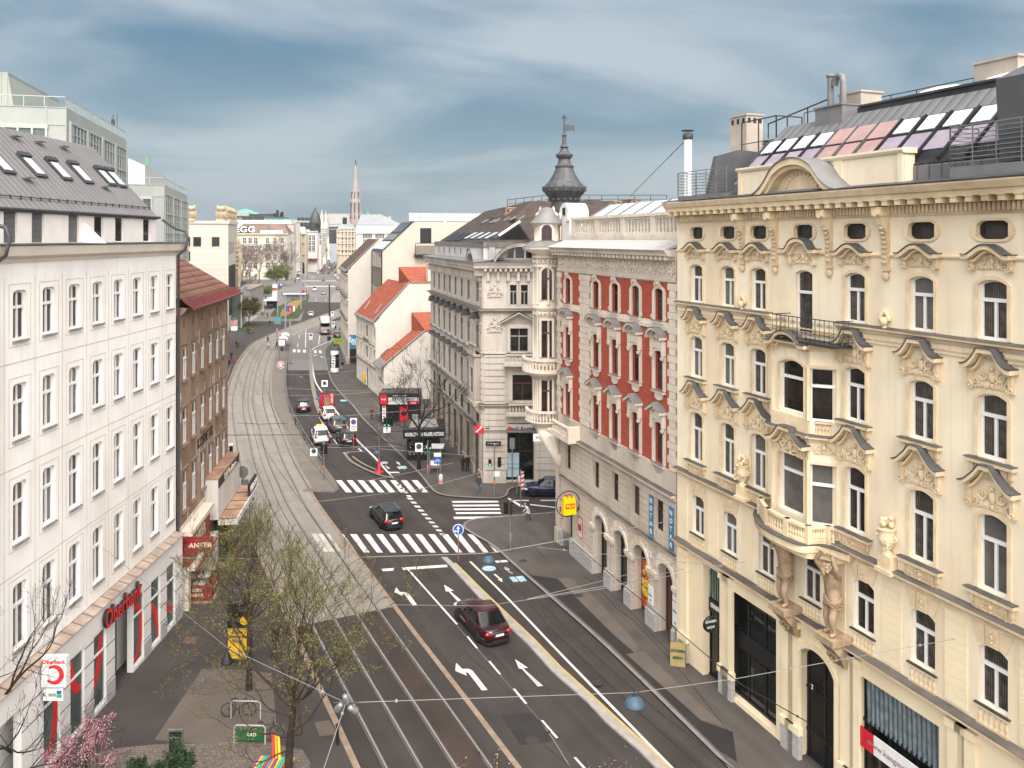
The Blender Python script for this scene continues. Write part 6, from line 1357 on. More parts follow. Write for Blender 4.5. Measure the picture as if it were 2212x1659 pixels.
m=MB();m.ext([(.3,-6.5,10.2),(.3,-15,10.2),(H2.len,-15,12.6),(H2.len,-5.6,12.6)],[(.3,-6.5,9.9),(.3,-15,9.9),(H2.len,-15,9.9),(H2.len,-5.6,9.9)]);H2.part(m,'wing_roof',OTL)
m=MB();m.wall(0,H2.len,0,5.0,[(.4,1.1,2.6,4.4),(1.7,2.4,2.6,4.4)],.02,.2);m.quad((0,-.2,0),(H2.len,-.2,0),(H2.len,-.2,5),(0,-.2,5));H2.part(m,'wall',mat('stucco white'))
window(H2,.75,2.6,.7,1.8,0,'tm',DFRAME,.12,pick=0);window(H2,2.05,2.6,.7,1.8,0,'tm',DFRAME,.12,pick=0)
T1,t1r=gable_house('tall_house','tall pale fire wall house with a dark brown tiled roof',(-31.6,156),(-38.3,181),6.0,18.2,24.2,GBL,mat('dark brown tiles',(.105,.068,.055),.9,.25,1,kind='wave',a=dict(s=1.4,c2=(.04,.027,.023),dir='Z',d=.8,t0=0,t1=.3,bd=.05)),1)
tx=[2.0+3.0*i for i in range(8)];ops=[(c-.55,c+.55,z,z+2.4)for c in tx for z in(13.6,8.8,4.6)]
m=MB();m.wall(0,T1.len,0,18,ops,.02,.2);m.quad((0,-.2,0),(T1.len,-.2,0),(T1.len,-.2,18),(0,-.2,18));T1.part(m,'wall',mat('grey stucco',(.50,.46,.42),.9,.06,.8,dirt=.4,dcol=(.26,.2,.16),streak=True))
m=MB()
for z in(12.6,17.6,8.2):ledge(m,0,T1.len,z,.4,.3)
T1.part(m,'string_course',[RST,LEDG])
te=surround(1.1,2.4,0,.2,.14);te.box(-.85,.85,0,.34,2.75,2.95);te=[('surround',te.mesh('surround',RST))]
for c in tx:
 for z in(13.6,8.8,4.6):window(T1,c,z,1.1,2.4,0,'tm',GFRAME,.12,te,pick=0)
m=MB();m.box(-.3,T1.len,-.2,.35,0,1.0);m.box(-.35,.0,-8,.3,0,1.3);T1.part(m,'plinth',mat('plinth stone',(.33,.28,.24),.9,.15,2,dirt=.4))
q=[P(*Zo2(183,607),155.6),P(*Zo2(272,960),155.6)]
o=thing('wall_poster','tall blue and black poster hanging on the pale fire wall','poster',(q[0].x,155.5,q[1].z));m=MB();w_,h_=q[1].x-q[0].x+1.5,q[0].z-q[1].z
m.box(0,w_,-.06,0,h_*.5,h_,0);m.box(0,w_,-.06,0,0,h_*.495,1);m.box(-.12,0,-.1,.02,-.05,h_+.1,2);m.build('sheet',[mat('poster sky',(.03,.20,.42),.5,.4,.8),mat('poster night',(.02,.015,.02),.4,.4,1),mat('poster edge',(.35,.18,.10),.7)],o)
m=MB();m.ball((w_*.6,-.07,h_*.22),w_*.2,.03,h_*.08,8,5,0);m.ball((w_*.5,-.07,h_*.58),w_*.5,.03,h_*.06,8,5,1);m.build('print',[mat('print pink',(.5,.03,.16),.5),mat('print green',(.08,.16,.05),.6,.3,3)],o)
text('Booking',1.5,mat('white lettering'),o,(w_*.55,-.09,h_*.82),rotz=-pi/2,sx=.7);text('Greece',1.3,mat('white lettering'),o,(w_*.6,-.09,h_*.72),rotz=-pi/2,sx=.7)
N1=Bld('modern_house','cream fire wall of a modern house with dark strip windows and a glass railed terrace','building',(-22.8,142),(-26.9,155.6))
NL=N1.len;m=MB();pts=[(0,0),(0,22),(-5.6,27.2),(-26,27.2),(-26,0)];
m.add([(0,y,z)for y,z in pts],[tuple(range(5))]);m.add([(NL,y,z)for y,z in pts],[tuple(range(5))]);m.quad((0,-5.6,27.2),(0,-26,27.2),(NL,-26,27.2),(NL,-5.6,27.2));N1.part(m,'fire_wall',GBC)
m=MB();m.quad((0,0,0),(NL,0,0),(NL,0,22),(0,0,22));N1.part(m,'wall',mat('bronze panel',(.20,.165,.13),.6,.06))
m=MB();m.box(-.1,.25,-.05,.12,0,22);m.box(NL-.6,NL,-.05,.12,0,22);N1.part(m,'corner_post',BLACK)
for z in(19.0,12.6,6.4):
 for k in range(4):x=.6+k*(NL-1.4)/4;m=MB();m.box(x,x+(NL-1.4)/4-.15,.0,.06,z,z+3.0);o=N1.part(m,'window',METAL);m=MB();m.quad((x+.1,.07,z+.1),(x+(NL-1.4)/4-.25,.07,z+.1),(x+(NL-1.4)/4-.25,.07,z+2.9),(x+.1,.07,z+2.9));m.build('pane',random.choice((GLASS,GLASS2,SHOPG)),o)
m=MB();m.ext([(.0,.1,22),(.0,-5.7,27.35),(0,-5.7,27),(0,0,21.8)],[(NL,.1,22),(NL,-5.7,27.35),(NL,-5.7,27),(NL,0,21.8)]);nr=N1.part(m,'roof',METAL)
for(f0,f1,mm)in((.05,.3,SKYL),(.36,.55,METALG),(.62,.92,GLASS)):
 for k in range(4):
  x=.8+k*(NL-1.6)/4;x1=x+(NL-1.6)/4-.3;q=[(x,.1-5.8*f0,22+5.35*f0+.08),(x1,.1-5.8*f0,22+5.35*f0+.08),(x1,.1-5.8*f1,22+5.35*f1+.08),(x,.1-5.8*f1,22+5.35*f1+.08)]
  m=MB();m.ext(q,[(a,b,c+.1)for a,b,c in q]);m.build('skylight',mm,nr)
q=P(*Zo(1195,335),142);w0=Vector((q.x,q.y))-N1.A;d0=w0.dot(N1.n)
m=MB();m.box(-.06,.4,d0-1.9,d0+.1,q.z-2.6,q.z+.1);N1.part(m,'terrace_door',BLACK)
m=MB();m.box(-1.2,.0,d0-3.0,d0+1.2,q.z-5.0,q.z-4.6,0);railing(m,[(-1.2,d0+1.2,q.z-4.6),(-1.2,d0-3.0,q.z-4.6)],2.0,1,.05,4);m.box(-1.2,-1.17,d0-3,d0+1.2,q.z-4.5,q.z-3.0,1);N1.part(m,'balcony',[BLACK,mat('smoked glass',(.20,.18,.15),.2,.05)])
m=MB();railing(m,[(.3,-4.8,27.2),(.3,-26,27.2)],1.7,2,.04,2.0);m.box(.29,.31,-26,-4.8,27.4,28.8,1);N1.part(m,'glass_railing',[STEEL,mat('railing glass',(.45,.52,.53),.15,.06,1,spec=.5)])
# the city beyond
def pm_(name,c,**k):return mat(name,c,.9,.06,.1,spec=.15,dirt=.3,dcol=tuple(v*.5 for v in c),**k)
FDARK=mat('far window',(.035,.033,.034),.25,.3,.3,spec=.5);FWHITE=mat('far window frame',(.60,.58,.55),.7)
_fw={}
def far_win(w,h,framed=True,arch=False):
 k=(round(w,2),round(h,2),framed,arch)
 if k in _fw:return _fw[k]
 m=MB();t=.16*min(w,1.6)
 if arch:A=arc_pts(w,h-w/2,w*.499,8);m.add([(-w/2,.02,0),(w/2,.02,0)]+[(a,.02,b)for a,b in A[::-1]],[tuple(range(len(A)+2))],0)
 else:m.quad((-w/2,.02,0),(w/2,.02,0),(w/2,.02,h),(-w/2,.02,h),0)
 if framed:
  m.box(-t/2,t/2,.03,.1,0,h,1);m.box(-w/2,w/2,.03,.1,h*.6-t/2,h*.6+t/2,1)
  m.box(-w/2-t,-w/2,0,.14,0,h,1);m.box(w/2,w/2+t,0,.14,0,h,1);m.box(-w/2-t,w/2+t,0,.2,h,h+t*1.3,1);m.box(-w/2-t*1.6,w/2+t*1.6,0,.3,-t*1.5,0,1)
 _fw[k]=m.mesh('window',[FDARK,FWHITE]);return _fw[k]
def block(name,label,xL,xR,yT,Z,m,depth=18,rows=(),cols=(),wh=(1.4,2.4),framed=True,base=0.0,slant=0.0,archrow=None,cornice=.8):
 """a distant building whose front looks at the camera; pixel columns give the window axes, rows their sills"""
 A,B_=P(xR,HY,Z+slant),P(xL,HY,Z);b=Bld(name,label,'building',A,B_);top=P(xL,yT,Z).z
 q=MB();q.box(0,b.len,-depth,0,base,top);b.part(q,'wall',m);b.top=top;b.Zd=Z
 if cornice:q=MB();q.px([(0,top-cornice),(.3,top-cornice),(cornice,top-.1),(cornice,top+.2),(-.3,top+.3),(-.3,top-.1),(0,top-.1)],-.5,b.len+.5);b.part(q,'cornice',m)
 for j,y in enumerate(rows):
  z=P(xL,y,Z).z
  for x in cols:
   s_=b.S(x);w_,h_=wh
   meshobj('window',far_win(w_,h_,framed,archrow==j),b.root,(s_,0,z))
 return b
def pitched(b,h,ov=.6,m=None,y0=.4,y1=-9.0,inset=3.0,name='roof'):
 q=MB();t=b.top;L_=b.len;q.add([(-ov,y0,t),(L_+ov,y0,t),(L_-inset,(y0+y1)/2,t+h),(inset,(y0+y1)/2,t+h),(-ov,y1,t),(L_+ov,y1,t)],[(0,1,2,3),(0,3,4),(1,5,2),(3,2,5,4)]);return b.part(q,name,m)
def mans(b,h,m,inset=2.2,y1=-14,name='mansard_roof'):
 q=MB();t=b.top;L_=b.len;q.ext([(0,.2,t),(L_,.2,t),(L_,y1,t),(0,y1,t)],[(inset*.6,-inset,t+h),(L_-inset*.6,-inset,t+h),(L_-inset*.6,y1+inset,t+h),(inset*.6,y1+inset,t+h)]);return b.part(q,name,m)
GREYR=mat('far slate roof',(.16,.16,.165),.7,.12,.3);TURQ=mat('verdigris copper',(.10,.36,.31),.7,.2,.2);BROWNR=mat('far tile roof',(.17,.12,.10),.9,.2,.2);CREAMF=pm_('far cream',(.60,.56,.46));WHITF=pm_('far white',(.66,.62,.57));BEIGF=pm_('far beige',(.50,.42,.32));GREYF=pm_('far grey',(.42,.40,.38))
D7=lambda x:Z7(x,0)[0];E7=lambda y:Z7(0,y)[1];DE=lambda x:Zeg(x,0)[0];EE=lambda y:Zeg(0,y)[1];DS=lambda x:Zst(x,0)[0];ES=lambda y:Zst(0,y)[1]
PGR=mat('pale green panel',(.33,.345,.325),.5,.04,.3,spec=.4,dirt=.2,dcol=(.3,.3,.27));TG=mat('office glass',(.085,.115,.105),.2,.35,.15,spec=.22);MUL=mat('mullion',(.40,.42,.39),.5,.05)
def office(name,label,xc,yc,xr,Z,vp,xl,nb,nf,floor=3.6,bayw=None,base=0,rl=1.0):
 c=P(xc,yc,Z);ratio=(xr-vp)/(xc-vp);Zf=Z/ratio;fr_=P(xr,HY,Zf)
 b=Bld(name,label,'building',fr_,c);top=c.z;L_=b.len
 wf=c.x-P(xl,HY,Z).x
 q=MB();q.box(0,L_,-wf,-.05,base,top);b.part(q,'body',PGR)
 th=top-1.6
 q=MB();q.quad((.6,0,base),(L_-1.2,0,base),(L_-1.2,0,th),(.6,0,th));o=b.part(q,'glass_facade',TG)
 q=MB();n=0;z=th
 while z>base:q.box(.5,L_-1.0,-.02,.16,z-.22,z+.05);q.box(.5,L_-1,0,.1,z-floor*.42,z-floor*.42+.12);z-=floor
 for i in range(nb+1):x=.6+(L_-1.8)*i/nb;w_=.28 if i%5==0 else .09;q.box(x-w_,x+w_,-.02,.14 if i%5 else .3,base,th)
 q.build('mullion',MUL,o)
 Mg=Matrix.Translation((L_,0,0))@Matrix.Rotation(pi/2-0,4,'Z')
 Mg=Matrix.Translation((L_,-wf,0))@Matrix.Rotation(pi/2,4,'Z')@Matrix.Scale(-1,4,Vector((0,1,0)))
 q=MB();q.M=Mg;q.quad((0,.06,base),(wf-2.2,.06,base),(wf-2.2,.06,th-.6),(0,.06,th-.6));o=b.part(q,'glass_facade',TG)
 q=MB();q.M=Mg;z=th-.6
 while z>base:q.box(0,wf-2,.05,.2,z-.5,z+.05);z-=floor
 for i in range(nf+1):x=(wf-2.2)*i/nf;q.box(x-.12,x+.12,.05,.24,base,th-.6)
 for x in(wf-2.2,wf-.02):q.box(x-.04,x+.04,.05,.09,base,top)
 for zz in(th-.55,top-.02):q.box(0,wf,.05,.1,zz-.06,zz)
 q.build('mullion',MUL,o)
 q=MB();railing(q,[(0,-.2,top),(L_-.2,-.2,top),(L_-.2,-wf,top)],1.3*rl,1,.05,2.4);q.box(0,L_-.2,-.22,-.2,top,top+1.1*rl,1);b.part(q,'roof_railing',[MUL,mat('clear balustrade',(.55,.60,.60),.2,.05)])
 b.top=top;b.wf=wf;return b
O1=office('office_tower','pale green glazed office tower behind the white bank house',143.3,231.9,273.4,100,669,-140,20,9)
q=MB();x1=O1.len-3;wq=15.0;z1=P(0,Zl1(0,145)[1],106).z
pts=[(-22,O1.top),(-9.3,O1.top),(-8.0,O1.top),(-8.9,z1),(-22,z1)];q.M=None
q.px([(-22,O1.top),(-7.6,O1.top),(-8.4,z1),(-22,z1)],6,O1.len-6);o=O1.part(q,'penthouse',mat('grey green cladding',(.30,.32,.29),.6,.05,.5,kind='wave',a=dict(s=.45,c2=(.2,.21,.19),dir='Y',d=0,t0=0,t1=.08,bd=.03)))
q=MB()
for k in range(9):q.box(O1.len-5.98,O1.len-5.9,-12,-10.2,O1.top+.5+k*.4,O1.top+.7+k*.4)
q.build('louvre',METAL,o)
q=MB();q.tube([(2,-1,O1.top),(2,-1,O1.top+4)],.05,4);q.box(4.5,5.2,-1.2,-.8,O1.top+1.6,O1.top+2.6);q.tube([(4.8,-1,O1.top),(4.8,-1,O1.top+3.4)],.06,4);q.build('antenna',IRON,O1.root)
O2=office('office_tower','farther pale green glazed office block with a white rooftop penthouse',355,399,405,150,607,240,14,5,3.6)
z2=P(0,Zl1(0,672)[1],158).z;q=MB();q.box(4,O2.len-6,-16,-4.2,O2.top,z2-2.0);q.ext([(4,-16,z2-2),(O2.len-6,-16,z2-2),(O2.len-6,-4.2,z2-2),(4,-4.2,z2-2)],[(6,-15,z2),(O2.len-8,-15,z2),(O2.len-8,-8.5,z2),(6,-8.5,z2)]);O2.part(q,'penthouse',mat('white cladding',(.46,.46,.44),.6,.05,.5))
q=MB();q.box(2,2.4,-8.6,-7.9,O2.top+6.5,O2.top+8.4);O2.part(q,'vent',mat('green box',(.13,.27,.15),.6))
stz=211;SC_=mat('stone cladding',(.56,.50,.44),.8,.05,.2,kind='brick',a=dict(w=2.1,h=1.35,m=.04,mc=(.40,.345,.30),bd=.02))
V1=Bld('stone_block','pale stone clad block crowned by carved owls and a golden relief figure','building',P(512,HY,236),P(493,HY,stz));tz=P(0,479,stz).z;LV=V1.len;wv=26.0
q=MB();q.box(0,LV,-wv,0,0,tz);V1.part(q,'wall',SC_)
q=MB();q.box(-.2,LV+.3,-wv,.3,tz-.5,tz+.2);V1.part(q,'cornice',mat('pale band',(.62,.56,.5),.8))
for k in range(5):q=MB();x=LV-2.2-k*3.4;q.box(x-1.0,x+.4,-.05,.06,4,tz-11.5);q.box(x+.5,x+.75,0,.5,4,tz-11.5);q.box(x-.9,x+.3,-.05,.05,tz-8.4,tz-5.2);V1.part(q,'tall_window',FDARK)
GOLD=mat('ochre carved stone',(.42,.345,.235),.8,.2,.8,dirt=.3,dcol=(.25,.17,.08))
def owl(s_,y,sc=1.0,rz=0):
 m=MB();m.ball((0,0,2.2*sc),1.25*sc,1.0*sc,1.6*sc,9,6);m.ball((0,.1,3.9*sc),1.35*sc,1.0*sc,1.0*sc,9,6)
 for sg in(-1,1):m.lathe([(.45*sc,0),(.02,1.0*sc)],(sg*.95*sc,0,4.4*sc),6);m.ball((sg*.5*sc,.85*sc,4.0*sc),.34*sc,.3*sc,.34*sc,7,5);m.ball((sg*1.2*sc,-.1,2.2*sc),.45*sc,.7*sc,1.5*sc,7,5)
 m.box(-1.3*sc,1.3*sc,-1,1,0,.9*sc);m.build('owl_figure',GOLD,V1.root,(s_,y,tz),rz)
owl(LV-.5,-9.1,.85,-pi/2);owl(LV-1.0,-1.9,.85,-pi/2)
for k in range(5):owl(LV-3-k*5.2,-.6,.8,0)
q=MB();q.box(2,LV-2.5,-2.6,-1.2,tz,tz+2.4);V1.part(q,'ochre_attic',GOLD)
q=MB();x=3.0
q.loft([[(x+r*.5*cos(a)*1.2,.3+off*.5+r*.5*sin(a),z)for a in[2*pi*k/10 for k in range(10)]]for z,r,off in((4,.3,.2),(7,.9,.5),(10,.8,.6),(13,1.4,1.1),(16,1.1,.9),(18,1.5,1.4),(20,1.4,1.2),(21.2,.7,.9),(22,.95,1.5),(23.2,.8,1.3),(24.2,.3,.8))],0)
for k in range(7):q.lathe([(1.0,0),(1.1,.3),(.8,.7)],(x-.2,.2,15.5+k*1.25),8)
V1.part(q,'relief_figure',GOLD)
q=MB()
for px,py,w_ in((1232,1220,1.5),(1290,1220,2.2),(1402,1220,2.2),(1232,1312,1.5)):
 c=P(*Zl1(px,py),stz);y=c.x-P(493,HY,stz).x;q.box(LV,LV+.12,y-w_*.42,y+w_*.42,c.z-1.2,c.z+1.2)
V1.part(q,'wide_window',FDARK)
q=MB();q.box(-2,LV-8,0,2.5,0,10.5);q.build('glazed_porch',TG,V1.root);q=MB()
for k in range(8):q.box(-2+k*(LV-6)/7-.1,-2+k*(LV-6)/7+.1,2.45,2.7,0,10.6)
for z in(3.5,7,10.4):q.box(-2,LV-8,2.45,2.7,z,z+.25)
q.build('porch_frame',MUL,V1.root)
st=Bld('station_pavilion','low grey station pavilion with rooftop vents on the square','building',P(569,HY,262),P(540,HY,236));q=MB();zt_=P(0,648,236).z;w_=16
q.box(0,st.len,-22,0,0,9.2);st.part(q,'wall',mat('ribbed grey metal',(.30,.28,.265),.7,.1,.3));q=MB();q.box(-.2,st.len+.2,-22.2,.2,9.2,9.5);st.part(q,'roof',mat('rusty gravel',(.26,.20,.16),.9,.2,.5));q=MB();q.box(-.1,st.len+.1,-22.1,.12,.0,3.4);st.part(q,'base_band',mat('pale band'));q=MB();q.lathe([(.9,0),(.9,1.4),(1.2,1.5),(1.2,2.0)],(st.len/2,-4,9.5),10);q.lathe([(.8,0),(.8,1.6),(1.0,1.7)],(st.len/2,-8,9.5),10);st.part(q,'vent',METALG)
EG=block('long_house','long cream house with white letters on a dark board on its roof',D7(150),D7(712),E7(490),480,CREAMF,7,(EE(845),EE(1035),EE(1235),EE(1440)),[DE(x)for x in(622,755,888)],(2.0,3.2),cornice=1.2)
for y in(845,1035,1235,1440):
 for x in(1165,1205)if y>900 else(1165,):meshobj('window',far_win(1.6,3.2),EG.root,(EG.S(DE(x)),0,P(0,EE(y),480).z))
 for x in(1350,1520):meshobj('window',far_win(1.8,3.2),EG.root,(EG.S(DE(x)),0,P(0,EE(y),480).z))
q=MB();q.box(EG.S(DE(1235)),EG.S(DE(1110)),0,1.2,P(0,EE(895),480).z,P(0,EE(855),480).z);EG.part(q,'balcony',GREYR)
pitched(EG,6.8,.4,BROWNR,-1,-14,4);q=MB();q.box(EG.S(DE(1530)),EG.S(DE(1000)),-.5,.2,EG.top+.3,EG.top+2.2);EG.part(q,'parapet',WHITF)
q=MB();q.box(EG.S(DE(1660)),EG.S(DE(440)),-8,-7,EG.top+6,EG.top+8.4);EG.part(q,'attic_storey',WHITF)
z0,z1=P(0,EE(590),480).z,P(0,EE(448),480).z;xa,xb=EG.S(DE(775)),EG.S(DE(410))
q=MB();q.box(xa,xb,-.9,-.6,z0,z1);bd=EG.part(q,'letter_board',mat('board grey',(.045,.045,.045),.7));text('EGG',4.6,mat('white lettering'),bd,(EG.S(DE(622)),-.5,(z0+z1)/2),rotz=pi/2,bold=.10,sx=1.3,depth=.1)
for zz in(EE(700),EE(870),EE(1050),EE(1260)):q=MB();q.box(0,EG.len,0,.25,P(0,zz,480).z-.2,P(0,zz,480).z);EG.part(q,'string_course',CREAMF)
DK=block('roofscape_house','dark roofed house with turquoise copper storey above the long cream house',D7(95),D7(762),EE(355),530,WHITF,20,(EE(345),),[DE(x)for x in(625,755,905,1030)],(3.2,4.0),False,cornice=0)
q=MB();q.box(0,DK.S(DE(1075)),-1,.3,DK.top,P(0,EE(245),530).z);DK.part(q,'copper_storey',TURQ);tz_=P(0,EE(245),530).z
for x in(1190,1300,1395,1500):q=MB();q.box(DK.S(DE(x+42)),DK.S(DE(x-42)),.3,.5,P(0,EE(340),530).z,P(0,EE(280),530).z);DK.part(q,'window',FDARK)
q=MB();q.box(DK.S(DE(1075)),DK.len,-1,.3,DK.top,tz_-1.2);DK.part(q,'upper_storey',WHITF)
for x in(625,755,905,1030):meshobj('window',far_win(3.4,4.0,False),DK.root,(DK.S(DE(x)),.4,P(0,EE(345),530).z))
q=MB();q.add([(DK.S(DE(1720)),.5,tz_),(DK.len,.5,tz_),(DK.len,-12,P(0,EE(180),540).z),(DK.S(DE(1400)),-12,P(0,EE(195),540).z)],[(0,1,2,3)]);q.box(DK.S(DE(1205)),DK.S(DE(605)),-14,-10,tz_,P(0,EE(140),540).z);DK.part(q,'roof',mat('dark bitumen',(.07,.06,.06),.9,.2,.2))
q=MB()
for x,y in((1310,55),(1395,120),(1430,90),(1245,130)):q.tube([(DK.S(DE(x)),-9,tz_),(DK.S(DE(x)),-9,P(0,EE(y),540).z)],.9,6)
DK.part(q,'chimney_pipes',BLACK)
q=MB();a,b_,c=[DK.S(DE(x))for x in(-30,300,780)];zz=[P(0,EE(y),545).z for y in(190,120,10,60,140)]
q.add([(a,-15,zz[0]),(DK.S(DE(190)),-20,zz[1]),(DK.S(DE(600)),-20,zz[1]),(c,-15,zz[0])],[(0,1,2,3)]);q.add([(DK.S(DE(70)),-18,zz[1]),(DK.S(DE(290)),-24,zz[2]),(DK.S(DE(400)),-24,zz[2]),(DK.S(DE(790)),-18,zz[4])],[(0,1,2,3)]);DK.part(q,'copper_roof',TURQ)
q=MB();q.box(DK.S(DE(560)),DK.S(DE(160)),-17,-15,zz[0],zz[1]+1);DK.part(q,'glass_lantern',mat('pale green panel'))
CT=block('concrete_slab_house','narrow bare concrete slab house beside the long cream house',DE(1380),DE(1790),EE(365),500,pm_('far concrete',(.50,.43,.385)),6,(EE(500),),[DE(1565)],(3.4,3.6),False,cornice=.6)
q=MB();xx=CT.S(DE(1700));
for k in range(7):z=P(0,EE(550+k*140),500).z;q.box(0.3,xx,0,.3,z,z+.5)
q.box(xx-.2,xx+.2,0,.35,0,CT.top-2);q.box(.1,.5,0,.35,0,CT.top-2);CT.part(q,'white_grid',FWHITE)
pitchm=mat('dark gable',(.10,.09,.085),.9)
OP=block('opera_wing','sand coloured arcaded palace wing with round headed windows',D7(775),D7(902),E7(490),560,BEIGF,6,(EE(780),EE(1070)),[DE(1898)],(4.0,7.0),True,cornice=1.5,archrow=0)
mans(OP,5,mat('pale verdigris',(.36,.47,.40),.7,.1,.2),2.2,-6)
q=MB()
for k in range(4):q.box(k*OP.len/3-.6,k*OP.len/3+.6,0,.8,0,OP.top)
for y in(820,1100):z=P(0,EE(y),560).z;q.box(-.5,OP.len+.5,0,1.0,z-.6,z+.3)
OP.part(q,'pilaster_order',BEIGF);meshobj('arch',far_win(7,9,False,True),OP.root,(OP.len/2,.05,0))
MS=block('mansard_house','white corner house with a grey mansard roof and a dark dome',D7(895),D7(1022),E7(465),585,WHITF,6,[E7(y)for y in(555,610,665)],[D7(x)for x in(905,945,985)],(1.9,3.6))
z=P(0,E7(338),600).z;b0=Bld('mansard_block','long grey mansard roofed block rising behind the palace wing','building',P(D7(1000),HY,604),P(D7(720),HY,604));q=MB();q.box(0,b0.len,-6,0,0,P(0,E7(445),604).z);b0.part(q,'wall',WHITF);b0.top=P(0,E7(445),604).z;mans(b0,z-b0.top,mat('far grey metal',(.25,.26,.265),.6,.08,.1),2.5,-6)
for y in(435,385):
 for x in(825,865,905,945):meshobj('window',far_win(2.6,4.6,False),b0.root,(b0.S(D7(x)),.4 if y>400 else-2.2,P(0,E7(y),604).z))
q=MB();dc=(MS.S(D7(980)),-6,MS.top+3);r=4.0;mz=1.15;q.lathe([(r,-4),(r,2),(r*1.08,2.3),(r*1.02,4),(r*.92,7),(r*.7,9.5),(r*.4,11.5),(.8,12.5),(.9,13.3),(.3,14),(.05,15.5)],dc,14);q.box(dc[0]-.8,dc[0]+.8,r-7.4,r-5.6,MS.top+3,MS.top+6);MS.part(q,'dome',mat('dark dome',(.05,.05,.048),.5,.2,.3,spec=.5))
q=MB();q.box(-.3,MS.len+.3,0,2.5,8.5,9.8);MS.part(q,'awning',mat('dark red awning',(.17,.03,.05),.8))
for nm,lb,xl,xr,yt,Zd,mm,rws,cls,wh in(('street_house','narrow pale house at the mouth of the crowded far street',D7(1022),D7(1062),E7(490),640,WHITF,(540,600),(1032,1050),(2.0,3.2)),('street_house','yellowish house on the left of the far street gap',D7(1045),D7(1110),E7(455),760,CREAMF,(520,570,620),(1060,1080,1098),(2.2,3.6)),('street_house','grey glass fronted house closing the far street',D7(1110),D7(1165),E7(445),900,GREYF,(500,540,590,630),(1122,1138,1154),(4.0,5.0)),('street_house','modern grey banded house left of the scaffolded corner',D7(1160),D7(1228),E7(440),800,mat('blue grey front',(.33,.36,.38),.5,.05),(470,510,550,590),(1170,1186,1202,1218),(5.0,5.0)),('ornate_house','ornate sandstone corner house with rows of small windows at the square',D7(1232),D7(1412),E7(440),560,BEIGF,(500,560,625,685),(1275,1315,1357,1398),(2.2,4.6)),('balustrade_house','white palace with a roof balustrade behind the brown gable',D7(1428),D7(1900),E7(455),430,WHITF,(540,625),(1511,1542,1574,1640,1671,1702),(1.4,4.2))):
 b=block(nm,lb,xl,xr,yt,Zd,mm,7,[E7(y)for y in rws],[D7(x)for x in cls],wh,framed=wh[0]<4)
 if nm=='ornate_house':
  q=MB()
  for y in(465,520,585,650,700):z=P(0,E7(y),Zd).z;q.box(-.4,b.len+.4,0,.9,z-.5,z+.3)
  for k in range(6):q.box(k*b.len/5-.5,k*b.len/5+.5,0,.6,0,b.top)
  b.part(q,'storey_band',BEIGF);mans(b,3.4,mat('far blue slate',(.20,.235,.25),.5,.1,.2),2.0,-7);q=MB();q.box(b.S(D7(1315)),b.S(D7(1275)),-5,-3,b.top+2,b.top+8);b.part(q,'roof_block',BLACK)
  q=MB();q.lathe([(3.6,-6),(3.6,.5),(3,1.6),(1.5,2.6),(.3,3)],(b.S(D7(1465)),-12,b.top+3.5),12);b.part(q,'green_dome',mat('dull verdigris',(.12,.19,.16),.7,.2,.2))
 if nm=='balustrade_house':
  q=MB();q.box(0,b.len,-1,.4,b.top+.3,b.top+2.6);b.part(q,'parapet',WHITF);q3=MB();q3.add([(0,-1.5,b.top+3),(b.len,-1.5,b.top+3),(b.len,-14,b.top+9),(b.len*.55,-14,b.top+9)],[(0,1,2,3)]);b.part(q3,'roof',mat('far grey metal'));q=MB();
  for k in range(40):q.box(k*b.len/40,k*b.len/40+.5,.3,1.0,b.top-1.6,b.top-.6)
  b.part(q,'corbel',WHITF)
  for px in(1590,1660,1740):q=MB();q.box(b.S(D7(px))-.9,b.S(D7(px))+.9,-12,-10.5,b.top+3,b.top+8);b.part(q,'chimney',CHM)
Rn=random.Random(8)
tints=[WHITF,CREAMF,BEIGF,GREYF];adj={WHITF:'white',CREAMF:'cream',BEIGF:'sandy',GREYF:'grey'}
for i in range(46):
 Zd=Rn.choice((620,700,800))+Rn.uniform(-40,40);px=760+i*24 if i<16 else 430-(i-16)*40 if i<26 else 690+(i-26)*19;mm=Rn.choice(tints);wpx=Rn.uniform(26,44)
 if i>=26:Zd+=260
 elif 600<px<760:continue
 b=block('city_block',f'{adj[mm]} city house under a hipped roof in the far roofscape',px-wpx/2,px+wpx/2,Rn.uniform(500,512),Zd,mm,14,[Rn.uniform(518,522)],[px-wpx/4,px,px+wpx/4],(2.2,3.4),False)
 b.root['group']='city houses on the horizon';q=MB();[q.box(x,x+1.2,-6,-4.6,b.top,b.top+Rn.uniform(5,9))for x in(b.len*.25,b.len*.6,b.len*.85)];b.part(q,'chimney_stack',CHM);pitched(b,Rn.uniform(5,10),.5,Rn.choice((GREYR,BROWNR,GREYR)),.5,-16,3)
cz=1100;CS=mat('cathedral stone',(.34,.30,.265),.9,.15,.06,bump=.3,bscale=.4,dirt=.5,dcol=(.22,.18,.16));CSP=mat('cathedral pale stone',(.58,.51,.44),.9,.1,.06)
def CP(x,y):return P(DS(x),ES(y),cz)
k_=cz/1750*320/1561*.57604;c0=CP(1140,1300);Zf=lambda y:CP(0,y).z
ca=thing('cathedral','gothic cathedral with one tall spire and a zigzag tiled roof on the skyline','church',(c0.x,cz,0))
m=MB();prof=[(115,1330),(106,1180),(98,1000),(90,860),(78,810),(62,790),(50,740),(42,600),(32,450),(20,330),(12,280),(8,262)]
